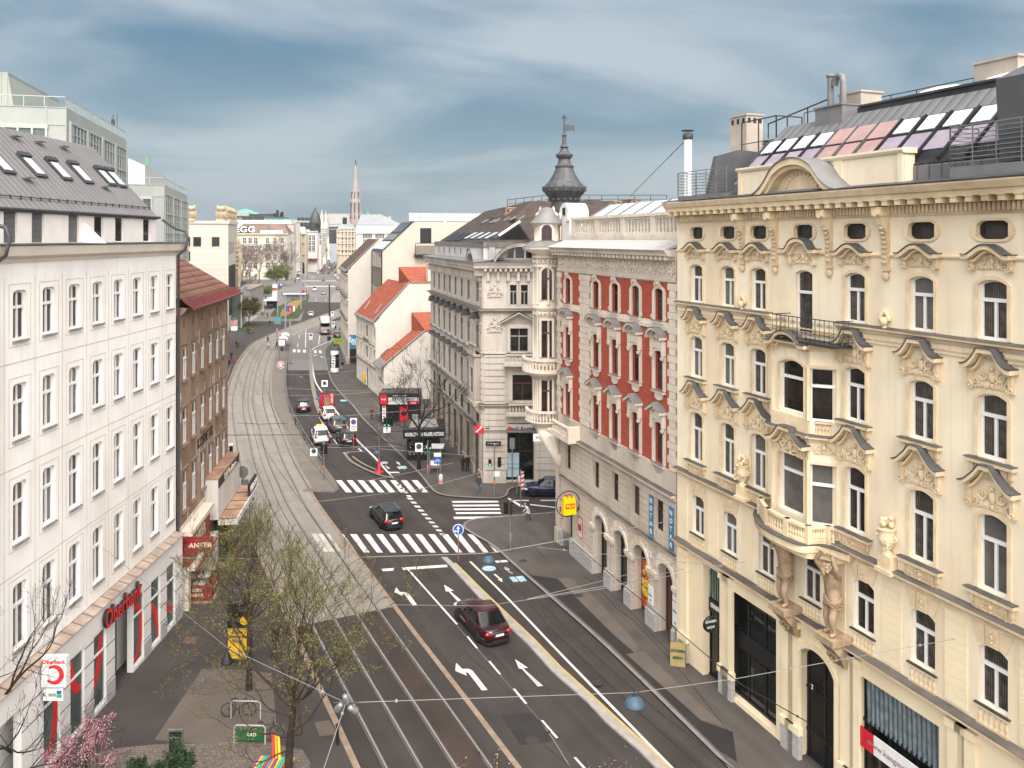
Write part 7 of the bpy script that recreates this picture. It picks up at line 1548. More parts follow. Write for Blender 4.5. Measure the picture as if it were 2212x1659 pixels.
m.lathe([(112*k_,0)]+[(r*k_,Zf(y))for r,y in prof],(0,0,0),8,0,False,pi/8,pi/8+2*pi);m.lathe([(26*k_,Zf(275)),(26*k_,Zf(268)),(6*k_,Zf(262)),(5*k_,Zf(235)),(12*k_,Zf(228)),(10*k_,Zf(215)),(1*k_,Zf(190))],(0,0,0),8,1)
sp_=m.build('spire',[CS,BLACK],ca)
m=MB()
for a in[pi/4*k for k in range(8)]:
 for r,y0,y1 in((100,1330,1090),(92,1120,960),(84,960,800),(60,820,740)):
  x,y=r*k_*cos(a+.39),r*k_*sin(a+.39);m.lathe([(12*k_,Zf(y0)),(10*k_,Zf(y1+50)),(.5*k_,Zf(y1-20))],(x,y,0),5,0,False)
 for q_ in range(22):
  yy=740-q_*21;rr=(50-q_*1.75)*k_;m.ball((rr*cos(a+.39),rr*sin(a+.39),Zf(yy)),4.5*k_,None,None,5,4)
m.build('pinnacle',CS,sp_)
m=MB()
for a in(-pi/2,-pi/2+pi/4,-pi/2-pi/4):
 for y0,y1,w_ in((1170,990,12),(900,800,8),(1280,1210,10)):
  mm=Matrix.Rotation(a+pi/2,4,'Z');r=(108-(1330-y0)*.042)*k_;m.M=mm;m.box(-w_*k_,w_*k_,-r-.6,-r+3,Zf(y0),Zf(y1));m.py([(-w_*k_,Zf(y1)),(w_*k_,Zf(y1)),(0,Zf(y1-25))],-r-.6,-r+3);m.M=None
m.build('belfry_window',mat('far shadow',(.10,.085,.085),.9),sp_)
x0,x1,zr,ze=(590-1140)*k_,-60*k_,Zf(1178),Zf(1375);ZZ=bpy.data.materials.new('zigzag tiles');ZZ.use_nodes=True
nt=ZZ.node_tree;N=nt.nodes;L=nt.links;tcz=N.new('ShaderNodeTexCoord');sp3=N.new('ShaderNodeSeparateXYZ');L.new(tcz.outputs['Object'],sp3.inputs[0])
def zm(op,a,b=0.0):
 n=N.new('ShaderNodeMath');n.operation=op
 for i,v in enumerate((a,b)):
  if isinstance(v,(int,float)):n.inputs[i].default_value=v
  else:L.new(v,n.inputs[i])
 return n.outputs[0]
pp_=150*k_;tri=zm('MULTIPLY',zm('PINGPONG',zm('ADD',sp3.outputs[0],1000),pp_/2),2.0);st_=zm('FRACT',zm('DIVIDE',zm('SUBTRACT',sp3.outputs[2],tri),52*k_));cmp_=zm('GREATER_THAN',st_,.5)
mxz=N.new('ShaderNodeMix');mxz.data_type='RGBA';L.new(cmp_,mxz.inputs[0]);mxz.inputs[6].default_value=(.07,.08,.09,1);mxz.inputs[7].default_value=(.50,.48,.44,1);L.new(mxz.outputs[2],N['Principled BSDF'].inputs['Base Color']);N['Principled BSDF'].inputs['Roughness'].default_value=.6
m=MB();dp=55*k_*1.2;m.ext([(x0-15*k_,-dp,ze),(x0+40*k_,0,zr),(x0-15*k_,dp,ze)],[(x1,-dp,ze),(x1,0,zr),(x1,dp,ze)]);m.build('zigzag_roof',ZZ,ca)
m=MB();m.box(x0-15*k_,x1,-dp+1,dp-1,0,ze);m.build('nave_wall',CSP,ca)
m=MB()
for i in range(8):
 x=x0+(i+.5)*(x1-x0)/8;q_=22*k_
 for sg in(-1,1):m.ext([(x+sg*q_-1,-dp,ze-42*k_),(x+sg*q_+1,-dp,ze-42*k_),(x+1,-dp,ze-2),(x-1,-dp,ze-2)],[(x+sg*q_-1,-dp-1,ze-42*k_),(x+sg*q_+1,-dp-1,ze-42*k_),(x+1,-dp-1,ze-2),(x-1,-dp-1,ze-2)])
m.build('gable_tracery',CS,ca)
for xx,yt,w_ in((548,1100,34),(620,1115,26)):
 m=MB();X=(xx-1140)*k_;m.lathe([(w_*1.5*k_,0),(w_*1.5*k_,Zf(1380)),(w_*k_,Zf(1340)),(w_*k_,Zf(1205)),(w_*.5*k_,Zf(1195)),(1*k_,Zf(yt))],(X,-8,0),8,0,False);m.build('west_tower',CSP,ca)
m=MB();X=(1335-1140)*k_;m.lathe([(45*k_,0),(45*k_,Zf(1240)),(48*k_,Zf(1235)),(40*k_,Zf(1210)),(30*k_,Zf(1185)),(8*k_,Zf(1150)),(5*k_,Zf(1120)),(1*k_,Zf(1070))],(X,12,0),10,0);m.build('copper_dome',mat('bright verdigris',(.08,.38,.27),.7,.15,.1),ca)
BLT=mat('hazy blue glass',(.16,.34,.46),.4,.1,.01,spec=.5);z_=2600
o=thing('glass_tower','stepped blue glass skyscraper on the far horizon','skyscraper',(P(DS(420),HY,z_).x,z_,0));m=MB();k2=z_/1750*320/1561*.57604;hz_=lambda y:P(0,ES(y),z_).z
m.box(-40*k2,40*k2,-30,30,0,hz_(1240));m.box(-20*k2,20*k2,-20,20,hz_(1240),hz_(1190));m.box(30*k2,58*k2,-25,25,0,hz_(1300));m.build('tower_shaft',BLT,o);m=MB();m.tube([(0,0,hz_(1190)),(0,0,hz_(1130))],2.0,4);m.build('mast',BLT,o)
o=thing('glass_tower','squat blue slab tower above the roofs right of the terrace','skyscraper',(P(Zk(818,0)[0],HY,2400).x,2400,0));m=MB();w_=35*2400/1750*.2712*.576;m.box(-w_,w_,-20,20,0,P(0,Zk(0,98)[1],2400).z);m.build('tower_shaft',BLT,o)
gx,gz=Zk(398,0)[0],900;k3=gz/1750*.2712*.576;hk=lambda y:P(0,Zk(0,y)[1],gz).z
o=thing('onion_spire','small green copper onion spire above the glass railed terrace','church tower',(P(gx,HY,gz).x,gz,0));m=MB();m.lathe([(14*k3,0),(14*k3,hk(108))],(0,0,0),10);m.build('tower_shaft',WHITF,o);m=MB();m.lathe([(16*k3,hk(110)),(24*k3,hk(98)),(24*k3,hk(85)),(16*k3,hk(70)),(8*k3,hk(62)),(9*k3,hk(40)),(12*k3,hk(36)),(3*k3,hk(28)),(1*k3,hk(0))],(0,0,0),10);m.build('copper_cap',mat('bright verdigris'),o)
# vehicles
CARG=mat('car glass',(.006,.007,.008),.04,.3,1,spec=.5);TYRE=mat('tyre rubber',(.015,.015,.015),.85,.2,6);RIM=mat('alloy rim',(.42,.42,.43),.3,.1,5,metal=.8);PLAST=mat('black bumper plastic',(.02,.02,.021),.6,.2,4)
TAIL=mat('tail lamp red',(.45,.012,.015),.2,.15,6,spec=.6);HEADL=mat('head lamp',(.62,.64,.66),.12,.1,6,spec=.7);PLATE=mat('number plate',(.62,.63,.62),.4,.1,20);CHROME=mat('chrome',(.6,.6,.61),.12,.05,4,metal=.95)
def paintm(name,c):return mat('car paint '+name,c,.25,.04,.8,spec=.45,coat=.7)
def sup(yc,a,b,n=40,e=4.0,taper=0.0):
 out=[]
 for i in range(n):
  t=2*pi*i/n;c,s=cos(t),sin(t);x=b*(abs(c)**(2/e))*(1 if c>=0 else-1);y=a*(abs(s)**(2/e))*(1 if s>=0 else-1)
  out.append((x*(1-taper*max(0,y/a)**2*.5),yc+y))
 return out
def car(name,label,L_,W_,H_,kind,paint,belt=None,wr=.33,rails=False,clad=False,group=None):
 o=thing(name,label,'car',(0,0,0),0,group);hw,hl=W_/2,L_/2;gc=.2 if kind!='suv' else .26
 belt=belt or H_*.63;wb=L_*.585;yf,yr=hl-L_*.19,hl-L_*.19-wb
 nose=belt-(.18 if kind in('sedan','wagon','hatch')else .10)
 tail={'sedan':belt+.04,'wagon':belt,'hatch':belt,'suv':belt,'van':belt}[kind]
 yA={'sedan':.235,'wagon':.23,'hatch':.24,'suv':.22,'van':.36}[kind]*L_
 yR={'sedan':-.37,'wagon':-.475,'hatch':-.45,'suv':-.465,'van':-.49}[kind]*L_
 def deck(y):
  if y>yA:t=(y-yA)/(hl-yA);return belt+(nose-belt)*t**1.6
  if y<yR:t=(yR-y)/(yR+hl);return belt+(tail-belt-.03*t*t)*min(1,t*1.5)
  return belt
 rings=[]
 for f,sx,sy in((0,.86,.955),(.10,.94,.985),(.30,.985,1.0),(.55,1.0,.998),(.82,.985,.985),(.95,.945,.965),(1.0,.88,.93)):
  r=[]
  for x,y in sup(0,hl*sy,hw*sx,44,4.6,.16):d=deck(y);r.append((x,y,gc+(d-gc)*f))
  rings.append(r)
 r=[]
 for x,y in sup(0,hl*.6,hw*.45,44,3,.1):r.append((x,y,deck(y)+.025))
 rings.append(r)
 b=MB();b.loft(rings,0,True)
 yt,yq={'sedan':(.06,-.20),'wagon':(.06,-.40),'hatch':(.08,-.36),'suv':(.07,-.385),'van':(.26,-.485)}[kind];yt*=L_;yq*=L_
 cr=[]
 for f,k in((0,0),(.35,.35),(.7,.7),(.9,.9),(.97,.965),(1.0,1.0)):
  y1,y0=yA+(yt-yA)*k,yR+(yq-yR)*k;wq=hw*(.93+(.70 if kind!='van' else .82-.0)*0-(.20 if kind!='van' else .10)*k)-(.03 if f>.95 else 0)-(.09 if f==1 else 0)
  if f==1:y1-=.1;y0+=.1
  zz=[belt-.02+(H_-belt+.02)*f]*44;cr.append([(x,y,z)for(x,y),z in zip(sup((y1+y0)/2,(y1-y0)/2,wq,44,7.0),zz)])
 n=44;gl=MB();pa=MB()
 for k in range(5):
  for i in range(n):
   t=2*pi*(i+.5)/n;c,s=abs(cos(t)),abs(sin(t));corner=.42<atan2(s,c)<1.0-(0.0 if kind in('sedan','hatch')else .1)
   q=[cr[k][i],cr[k][(i+1)%n],cr[k+1][(i+1)%n],cr[k+1][i]];(pa if(k>=3 or corner)else gl).add(q,[(0,1,2,3)],0,True)
 pa.add(cr[5],[tuple(range(n))]);b.v,b.f,b.m,b.sm=b.v,b.f,b.m,b.sm;b.add(pa.v,pa.f,0,True)
 for sg in(-1,1):
  q=MB();b.box(sg*hw*.84-.02,sg*hw*.84+.02,-.02*L_-.05,-.02*L_+.05,belt,belt+(H_-belt)*.8,1)
 b.loft([[(x*1.004,y*1.002,gc-.03+.13*f)for x,y in sup(0,hl*.985,hw*.955,44,4.6,.16)]for f in(0,1)],1,False)
 if clad:
  for yy in(yf,yr):
   for sg in(-1,1):b.tube([(sg*(hw-.01),yy+(wr+.07)*cos(a),.33+(wr+.07)*sin(a))for a in[pi*k/8 for k in range(9)]],.06,5,1)
  for sg in(-1,1):b.box(sg*hw-.03,sg*hw+.03,yr+.4,yf-.4,gc,gc+.2,1)
 b.box(-hw*.55,hw*.55,-hl-.005,-hl+.1,gc+.05,gc+.22,1);b.box(-hw*.6,hw*.6,hl-.12,hl+.004,gc+.06,gc+.26,1)
 body=b.build('body',[paint,PLAST],o);body.material_slots[0].link='OBJECT';body.material_slots[0].material=paint
 gl.build('windows',CARG,o)
 q=MB()
 for sg in(-1,1):q.tube([(sg*hw*.925,yA-.1,belt+.01),(sg*hw*.925,yR+.15,belt+.015)],.012,4)
 if rails:
  for sg in(-1,1):q.tube([(sg*hw*.66,yt-.1,H_),(sg*hw*.67,yt-.3,H_+.05),(sg*hw*.67,yq+.3,H_+.05),(sg*hw*.66,yq+.1,H_)],.02,5)
 q.build('trim',CHROME,o)
 tm,rm=MB(),MB()
 tm.M=rm.M=Matrix.Rotation(pi/2,4,'Y');tm.lathe([(wr*.62,-.11),(wr*.95,-.11),(wr,-.08),(wr,.08),(wr*.95,.11),(wr*.62,.11)],(0,0,0),20,0);rm.lathe([(.04,.10),(.07,.115),(wr*.55,.07),(wr*.64,.11),(wr*.64,-.11),(.0,-.10)],(0,0,0),20,0)
 tme,rme=tm.mesh('wheel',TYRE),None
 for k in range(6):a=pi*k/3;rm.M=Matrix.Rotation(pi/2,4,'Y')@Matrix.Rotation(a,4,'Z');rm.box(.06,wr*.62,-.03,.03,.06,.108,1)
 rme=rm.mesh('rim',[mat('rim shadow',(.05,.05,.05),.5),RIM])
 for yy in(yf,yr):
  for sg in(-1,1):
   wo=meshobj('wheel',tme,o,(sg*(hw-.10),yy,wr),0 if sg>0 else pi);meshobj('rim',rme,wo)
 q=MB()
 for yy in(yf,yr):
  for sg in(-1,1):q.M=Matrix.Translation((sg*(hw-.025),yy,wr))@Matrix.Rotation(pi/2,4,'Y');q.lathe([(0,0),(wr+.055,0),(wr+.055,.01),(0,.01)],(0,0,-.03 if sg>0 else .02),18,0)
 q.M=None;q.build('wheel_arches',PLAST,body)
 for sg in(-1,1):
  q=MB();zt=tail-(.10 if kind=='sedan' else .02);q.ball((sg*hw*.66,-hl*.945,zt-.10),hw*.24,.10,.10 if kind in('sedan','suv')else .14,10,6);q.build('tail_light',TAIL,o)
  q=MB();q.ball((sg*hw*.66,hl*.92,nose-.12),hw*.23,.17,.09,10,6);q.build('headlight',HEADL,o)
  q=MB();q.ball((sg*(hw+.08),yA-.18,belt+.07),.10,.08,.075,8,5);q.tube([(sg*(hw-.06),yA-.18,belt),(sg*(hw+.05),yA-.18,belt+.04)],.025,4);m=q.build('mirror',paint if not clad else PLAST,o)
  for yy in(yt-.45,-.22*L_):q=MB();q.box(sg*hw-.015,sg*hw+.012,yy-.1,yy+.1,belt-.16,belt-.12);q.build('door_handle',CHROME if kind=='sedan' else PLAST,o)
 pz=tail-.30 if kind in('sedan','wagon','suv')else gc+.35
 q=MB();q.box(-.26,.26,-hl-.02,-hl+.06,pz-.06,pz+.06,0);q.box(-.26,-.22,-hl-.024,-hl+.05,pz-.06,pz+.06,1);q.build('number_plate',[PLATE,BLUP],o)
 if kind=='sedan':q=MB();q.box(-hw*.5,hw*.5,-hl-.012,-hl+.06,tail-.16,tail-.13);q.build('boot_strip',CHROME,o)
 if kind in('hatch','suv','wagon'):q=MB();q.tube([(-.05,yq-.22,H_-.32),(.30,yq-.23,H_-.34)],.012,4);q.build('rear_wiper',PLAST,o);q=MB();q.box(-hw*.62,hw*.62,yq-.20,yq+.02,H_-.05,H_-.01);q.build('spoiler',paint,o)
 return o
def head(vp):return atan2(-(vp-CX)/F,1)
def drop(o,px,py,vp,s=1.0,L_=4.4,z=.0):
 """stand a vehicle with the middle of its rear bumper over a ground pixel"""
 h=head(vp);p=G(px,py);o.location=(p.x-sin(h)*L_/2*s,p.y+cos(h)*L_/2*s,z);o.rotation_euler=(0,0,h);o.scale=(s,s,s);return o
def bywheels(o,rl_,fl,L_,W_,s):
 a,b=G(*rl_),G(*fl);h=atan2(-(b.x-a.x),b.y-a.y);m_=(a+b)/2;off=W_/2-.02;o.rotation_euler=(0,0,h);o.scale=(s,s,s)
 yc=(L_/2-L_*.19-L_*.585/2)*s;c=Vector((cos(h),sin(h),0))*off*s-Vector((-sin(h),cos(h),0))*yc;o.location=(m_.x+c.x,m_.y+c.y,0);return o
P_BUR=paintm('burgundy',(.028,.0022,.0045));P_BLK=paintm('black',(.008,.008,.009));P_WHT=paintm('white',(.72,.72,.70));P_GRY=paintm('grey',(.085,.082,.08));P_IVO=paintm('ivory',(.68,.65,.57));P_BLU=paintm('dark blue',(.008,.012,.055));P_SIL=paintm('silver',(.32,.32,.32));P_RED=paintm('red',(.22,.012,.016))
bywheels(car('sedan','glossy burgundy sedan driving in the right turn lane, nearest car',4.95,1.90,1.48,'sedan',P_BUR),(1030.2,1387.9),(986.4,1339.4),4.95,1.90,1.06)
bywheels(car('estate_car','black estate car with chrome roof rails between the two near zebra crossings',4.6,1.82,1.46,'wagon',P_BLK,rails=True),(822,1143),(800,1117.5),4.6,1.82,1.06)
tx_=car('taxi','white taxi suv with a yellow roof sign beside the platform railing',4.6,1.86,1.68,'suv',P_WHT,clad=True);q=MB();q.box(-.38,.38,.1,.32,1.68,1.84);ts=q.build('roof_sign',mat('taxi yellow',(.75,.52,.05),.5),tx_);text('TAXI',.16,BLACK,ts,(0,.09,1.76),rotz=-pi/2)
drop(tx_,696,963,505,1.06,4.6)
drop(car('hatchback','black hatchback alone in the left lane beyond the taxi',4.4,1.82,1.5,'hatch',P_BLK),656.1,892.5,615,1.05,4.4)
drop(car('hatchback','ivory hatchback parked first in the bay by the red poster',4.1,1.80,1.52,'hatch',P_IVO),713,910.5,470,1.06,4.1)
drop(car('suv','dark grey suv parked behind the ivory hatchback',4.45,1.86,1.66,'suv',P_GRY,rails=True,clad=True),733,937,465,1.06,4.45)
drop(car('suv','black suv parked last in the bay beside the no stopping sign',4.2,1.80,1.64,'suv',P_BLK,rails=True),755,967.5,455,1.05,4.2)
o=car('small_car','dark blue car waiting in the side street by the bank',4.2,1.75,1.45,'hatch',P_BLU,wr=.31);p=G(1157.5,1073.5);o.location=(p.x+1.25,p.y+.8,0);o.rotation_euler=(0,0,pi/2-.04);o.scale=(1.1,)*3
co=thing('coach','silver grey touring coach seen from behind on the tram crossing','bus');m=MB()
cs=[[(x,y,z)for x,y in sup(0,6.0*s2,1.27*s1,40,7)]for z,s1,s2 in((.35,.97,.99),(.6,1.0,1.0),(1.4,1.0,1.0),(3.3,.98,.99),(3.65,.93,.975),(3.78,.8,.95))]
m.loft(cs,0);bdy=m.build('body',paintm('coach silver',(.46,.45,.44)),co)
m=MB();m.pz([(x*.98,y)for x,y in sup(0,5.75,1.2,40,6)],3.72,3.84);m.box(-.8,.8,-3,-1,3.8,3.98);m.build('roof',P_WHT,co)
m=MB();m.loft([[(-.98,-6.02,2.15),(.98,-6.02,2.15),(1.08,-5.98,3.05),(-1.08,-5.98,3.05)],[(-.98,-5.8,2.15),(.98,-5.8,2.15),(1.08,-5.8,3.05),(-1.08,-5.8,3.05)]],0,True,False);m.build('rear_window',CARG,co)
for sg in(-1,1):m=MB();m.box(sg*1.262-.03,sg*1.262+.03,-5.5,5.5,1.75,3.0);m.build('side_window',CARG,co);m=MB();m.box(sg*1.14-.1,sg*1.14+.1,-6.05,-5.9,.7,1.5);m.build('tail_light',TAIL,co);m=MB();m.ball((sg*1.45,5.9,3.0),.12,.15,.35,7,5);m.tube([(sg*1.2,5.8,3.4),(sg*1.45,5.95,3.3)],.04,4);m.build('mirror',BLACK,co)
m=MB();m.box(-1.0,1.0,-6.03,-5.9,.75,1.7,0);m.box(.5,.95,-6.04,-5.9,.85,1.6,1);m.box(-1.2,1.2,-6.06,-5.9,.35,.72,1);m.box(-.45,.45,-6.05,-5.95,.78,.95,2);m.build('engine_door',[mat('coach grey',(.25,.245,.24),.5),PLAST,PLATE],co);text('MOSER',.42,mat('coach lettering',(.42,.16,.12),.5),bdy,(0,-6.03,1.95),rotz=-pi/2)
for yy in(3.6,-3.2):
 for sg in(-1,1):m=MB();m.M=Matrix.Translation((sg*1.15,yy,.5))@Matrix.Rotation(pi/2,4,'Y');m.lathe([(.2,-.14),(.5,-.14),(.5,.14),(.2,.14)],(0,0,0),18);m.M=None;w_o=m.build('wheel',TYRE,co);m=MB();m.M=Matrix.Translation((sg*1.15,yy,.5))@Matrix.Rotation(pi/2,4,'Y');m.lathe([(0,-.13),(.3,-.13),(.3,.13),(0,.13)],(0,0,0),14);m.M=None;m.build('rim',RIM,w_o)
drop(co,702.5,724.5,692,1.0,12.0)
vn=car('van','white delivery van on the avenue past the flower bed',5.0,1.95,2.0,'van',P_WHT,belt=1.25);drop(vn,679.6,629,700,1.05,5.0)
far_h=car('hatchback','champagne coloured car just beyond the tram bend',4.3,1.8,1.5,'hatch',P_IVO);drop(far_h,671.5,684,699,1.0,4.3)
far_s=car('sedan','silver sedan behind the white van on the avenue',4.6,1.82,1.45,'sedan',P_SIL);drop(far_s,698.7,636.5,700,1.0,4.6)
def again(src,label,paint,px,py,vp,L_,s=1.0,group=None,flip=False):
 o=dup(src,(0,0,0),0,label,group)
 for c in o.children:
  if c.name.startswith('body'):c.material_slots[0].link='OBJECT';c.material_slots[0].material=paint
 drop(o,px,py,vp,s,L_)
 if flip:o.rotation_euler=(0,0,o.rotation_euler[2]+pi)
 return o
again(far_h,'black car parked under the green sign beside the pale fire wall',P_BLK,730,731,692,4.3,1.1)
again(far_s,'dark maroon sedan on the right edge of the avenue by the tall house',P_RED,730,626,720,4.6,1.0)
gq='cars queueing towards the far square'
Rn=random.Random(4);cols_=[('red',P_RED),('white',P_WHT),('black',P_BLK),('silver',P_SIL),('grey',P_GRY),('ivory',P_IVO),('burgundy',P_BUR)]
spots=[(466,638,'red'),(465,530,'red'),(548,527,'burgundy'),(383,530,'white'),(440,500,'burgundy'),(490,490,'red'),(385,485,'white'),(395,440,'white'),(430,430,'silver'),(480,430,'black'),(545,470,'silver'),(560,440,'white'),(600,440,'black'),(640,430,'black'),(620,460,'grey'),(655,560,'white'),(660,590,'silver'),(670,520,'black'),(690,610,'white'),(240,470,'white'),(155,480,'silver'),(160,520,'grey'),(68,620,'white'),(15,660,'black'),(75,560,'black'),(70,500,'white'),(110,450,'grey'),(300,440,'silver'),(350,415,'black'),(520,415,'grey'),(460,405,'silver'),(575,410,'black'),(410,400,'white'),(500,395,'burgundy')]
pos_w={k:('leftmost','in the left lane','in the middle lane','in the right lane','at the right kerb')[k]for k in range(5)}
for i,(x,y,c)in enumerate(spots):
 px,py=Z8(x,y);lane=0 if x<200 else 1 if x<420 else 2 if x<500 else 3 if x<610 else 4
 nearf='near the far crossing' if y>500 else 'in the distant queue' if y>440 else 'at the far end of the queue'
 again(far_h if i%2 else far_s,f'{c} {"hatchback" if i % 2 else "sedan"} {pos_w[lane]} {nearf}',dict(cols_)[c],px,py,700+(x-450)*.05,4.4,1.0,gq,flip=x<260)
again(vn,'white box van at the kerb left of the far crossing',P_WHT,*Z8(95,540),690,5.0,1.2,gq);again(vn,'white van in the left lane of the distant queue',P_WHT,*Z8(383,515),700,5.0,1.0,gq)
# people
SKIN=mat('skin',(.48,.30,.22),.6,.08,8);HAIRD=mat('dark hair',(.025,.017,.012),.7,.3,20)
def cloth(n,c):return mat('cloth '+n,c,.9,.15,6,bump=.2)
def skin_mesh(J,E,name,sub=1):
 """one continuous surface grown over a joint graph; J: name -> (x, y, z, radius)"""
 me=bpy.data.meshes.new(name);ks=list(J);me.from_pydata([J[k][:3]for k in ks],[(ks.index(a),ks.index(b))for a,b in E],[])
 o=bpy.data.objects.new(name,me);COL.objects.link(o);md=o.modifiers.new('skin','SKIN');md.use_smooth_shade=True
 for i,k in enumerate(ks):
  v=me.skin_vertices[0].data[i];r=J[k][3];v.radius=(r,r)if not isinstance(r,tuple)else r;v.use_root=(i==0)
 if sub:s=o.modifiers.new('sub','SUBSURF');s.levels=sub;s.render_levels=sub
 bpy.context.view_layer.update();out=bpy.data.meshes.new_from_object(o.evaluated_get(bpy.context.evaluated_depsgraph_get()),depsgraph=bpy.context.evaluated_depsgraph_get())
 bpy.data.objects.remove(o);out.name=name;return out
def figure(step=.0,arm=.0,bend=0.0,holdf=0.0):
 """standing figure facing +y, 1.75 m; step = half stride, arm = swing, bend = forward lean in metres at the head"""
 b=bend;J={'pel':(0,0,.95,(.155,.115)),'wst':(0,b*.25,1.12,(.145,.105)),'chs':(0,b*.55,1.33,(.175,.12)),'nck':(0,b*.8,1.49,.062),'chin':(0,b*.95+.02,1.58,.075),'hd':(0,b+.015,1.67,(.078,.098)),'top':(0,b+.0,1.735,.06)}
 E=[('pel','wst'),('wst','chs'),('chs','nck'),('nck','chin'),('chin','hd'),('hd','top')]
 for s,sg in(('l',-1),('r',1)):
  d=step*sg;a=-arm*sg;k=abs(min(0,d))*.25
  J|={s+'hip':(sg*.095,0,.88,.098),s+'kne':(sg*.10,d*.55+.03,.49,.066),s+'ank':(sg*.10,d-.02,.09+k,.045),s+'toe':(sg*.115,d+.15,.04+k*.6,.035),s+'sho':(sg*.19,b*.6,1.40,.068),s+'elb':(sg*.245,b*.6+a*.5-.02,1.13,.050),s+'wri':(sg*.25,b*.6+a+.06+holdf*.16,.90+holdf*.1,.036),s+'plm':(sg*.25,b*.6+a+.08+holdf*.2,.82+holdf*.12,(.036,.022))}
  E+=[('pel',s+'hip'),(s+'hip',s+'kne'),(s+'kne',s+'ank'),(s+'ank',s+'toe'),('chs',s+'sho'),(s+'sho',s+'elb'),(s+'elb',s+'wri'),(s+'wri',s+'plm')]
 me=skin_mesh(J,E,'body')
 q=MB();q.v=[tuple(v.co)for v in me.vertices];q.f=[tuple(p.vertices)for p in me.polygons];q.sm=[True]*len(q.f);q.m=[]
 for p in me.polygons:
  c=p.center
  q.m.append(3 if c.z<.10+(.03 if step else 0)else 0 if(abs(c.x)>.195 and .70<c.z<.89+holdf*.1)else 2 if(c.z<.90 and abs(c.x)<.2)else 0 if c.z>1.50 else 1)
 for s,sg in(('l',-1),('r',1)):
  x,y,z,_=J[s+'plm']
  for k,(dy,ln)in enumerate(((-.030,.060),(-.010,.075),(.010,.080),(.030,.072))):q.tube([(x,y+dy,z-.01),(x+sg*.004,y+dy,z-.045),(x-sg*.008,y+dy+.008,z-.03-ln)],.0095,5,0,True,.007)
  q.tube([(x-sg*.005,y+.03,z+.025),(x-sg*.022,y+.055,z-.01),(x-sg*.028,y+.06,z-.035)],.0105,5,0,True,.008)
 hx=J['hd'];q.ball((0,hx[1]+.098,hx[2]-.02),.016,.022,.022,6,4,0)
 for sg in(-1,1):q.ball((sg*.078,hx[1]+.0,hx[2]-.015),.014,.026,.034,6,4,0);q.ball((sg*.032,hx[1]+.085,hx[2]+.012),.013,.010,.010,6,4,4)
 q.box(-.025,.025,hx[1]+.085,hx[1]+.094,hx[2]-.068,hx[2]-.058,5)
 h=MB();h.ball((0,hx[1]-.016,hx[2]+.03),.092,.108,.088,10,7);hl_=MB();hl_.ball((0,hx[1]-.016,hx[2]+.03),.094,.11,.09,10,7);hl_.ball((0,hx[1]-.06,hx[2]-.10),.09,.06,.14,8,6)
 shoe,eye,lip=cloth('shoe',(.03,.028,.027)),mat('eye',(.02,.015,.012),.3),mat('lips',(.35,.14,.12),.6)
 return q.mesh('body',[SKIN,SKIN,SKIN,shoe,eye,lip]),h.mesh('hair',HAIRD),hl_.mesh('hair',HAIRD),J
POSE={'walk':figure(.30,.22),'walk2':figure(-.26,-.2),'stand':figure(.02,.03),'bent':figure(.16,.10,.38,1.0)}
def person(label,px,py,face,pose,jac,tro,h=1.74,z=.13,long_hair=False,coat=None,bag=None,group=None,hair=None):
 g_=G(px,py,z)if z else G(px,py);o=thing('person',label,'person',(g_.x,g_.y,z),face,group);b,hs,hl_,J=POSE[pose]
 ob=meshobj('body',b,o)
 for i,mt in((1,jac),(2,tro)):ob.material_slots[i].link='OBJECT';ob.material_slots[i].material=mt
 hh=meshobj('hair',hl_ if long_hair else hs,o)
 if hair:hh.material_slots[0].link='OBJECT';hh.material_slots[0].material=hair
 q=MB();bb=J['chs'][1];c0=.55 if coat=='long' else .80
 q.loft([[(a*cos(t),c+bq*sin(t),zz)for t in[2*pi*k/14 for k in range(14)]]for zz,a,bq,c in((c0,.20,.165,0),(1.0,.19,.15,bb*.1),(1.15,.185,.14,bb*.35),(1.33,.205,.15,bb),(1.43,.16,.12,bb*1.15),(1.50,.08,.08,bb*1.35))],0);q.build('jacket',jac,o)
 if bag:q=MB();q.ball((0,bb-.2,1.22),.15,.11,.21,9,6);q.tube([(-.1,bb-.12,1.4),(-.13,bb+.12,1.36),(-.12,bb+.08,1.1)],.02,4);q.tube([(.1,bb-.12,1.4),(.13,bb+.12,1.36),(.12,bb+.08,1.1)],.02,4);q.build('backpack',bag,o)
 s=h/1.75;o.scale=(s,s,s);return o
BK,DG,NV,JN,BRC,WHJ,GRN,RDJ,OLV=cloth('black',(.015,.015,.017)),cloth('dark grey',(.05,.05,.055)),cloth('navy',(.02,.028,.06)),cloth('denim',(.07,.12,.22)),cloth('brown',(.11,.055,.03)),cloth('off white',(.55,.52,.47)),cloth('green',(.06,.16,.05)),cloth('red',(.28,.03,.04)),cloth('olive',(.07,.07,.04))
person('person in a dark jacket and jeans with a backpack at the bank corner',1034.5,1066,2.9,'walk',DG,JN,1.8,.13,bag=BK)
person('person in black, left one of the pair beside the bank wall',1000,1019,.2,'stand',BK,BK,1.66,.13,long_hair=True)
person('taller person in black with a pale back print beside the bank wall',1010,1019.5,.1,'stand',BK,BK,1.82,.13,bag=None)
p=person('stooped person in a white jacket leaning on a cane on the side street',1141.5,1128,2.2,'bent',WHJ,DG,1.68,0,hair=mat('grey hair',(.3,.28,.26),.8));q=MB();q.tube([(-.25,.62,0),(-.25,.52,.82),(-.25,.45,.86),(-.25,.40,.82)],.014,5);c=q.build('cane',BRC,None);c.parent=p
person('person in a long brown coat on the pavement by the kiosks',802.5,907.5,3.0,'walk2',BRC,DG,1.72,.13,long_hair=True,coat='long')
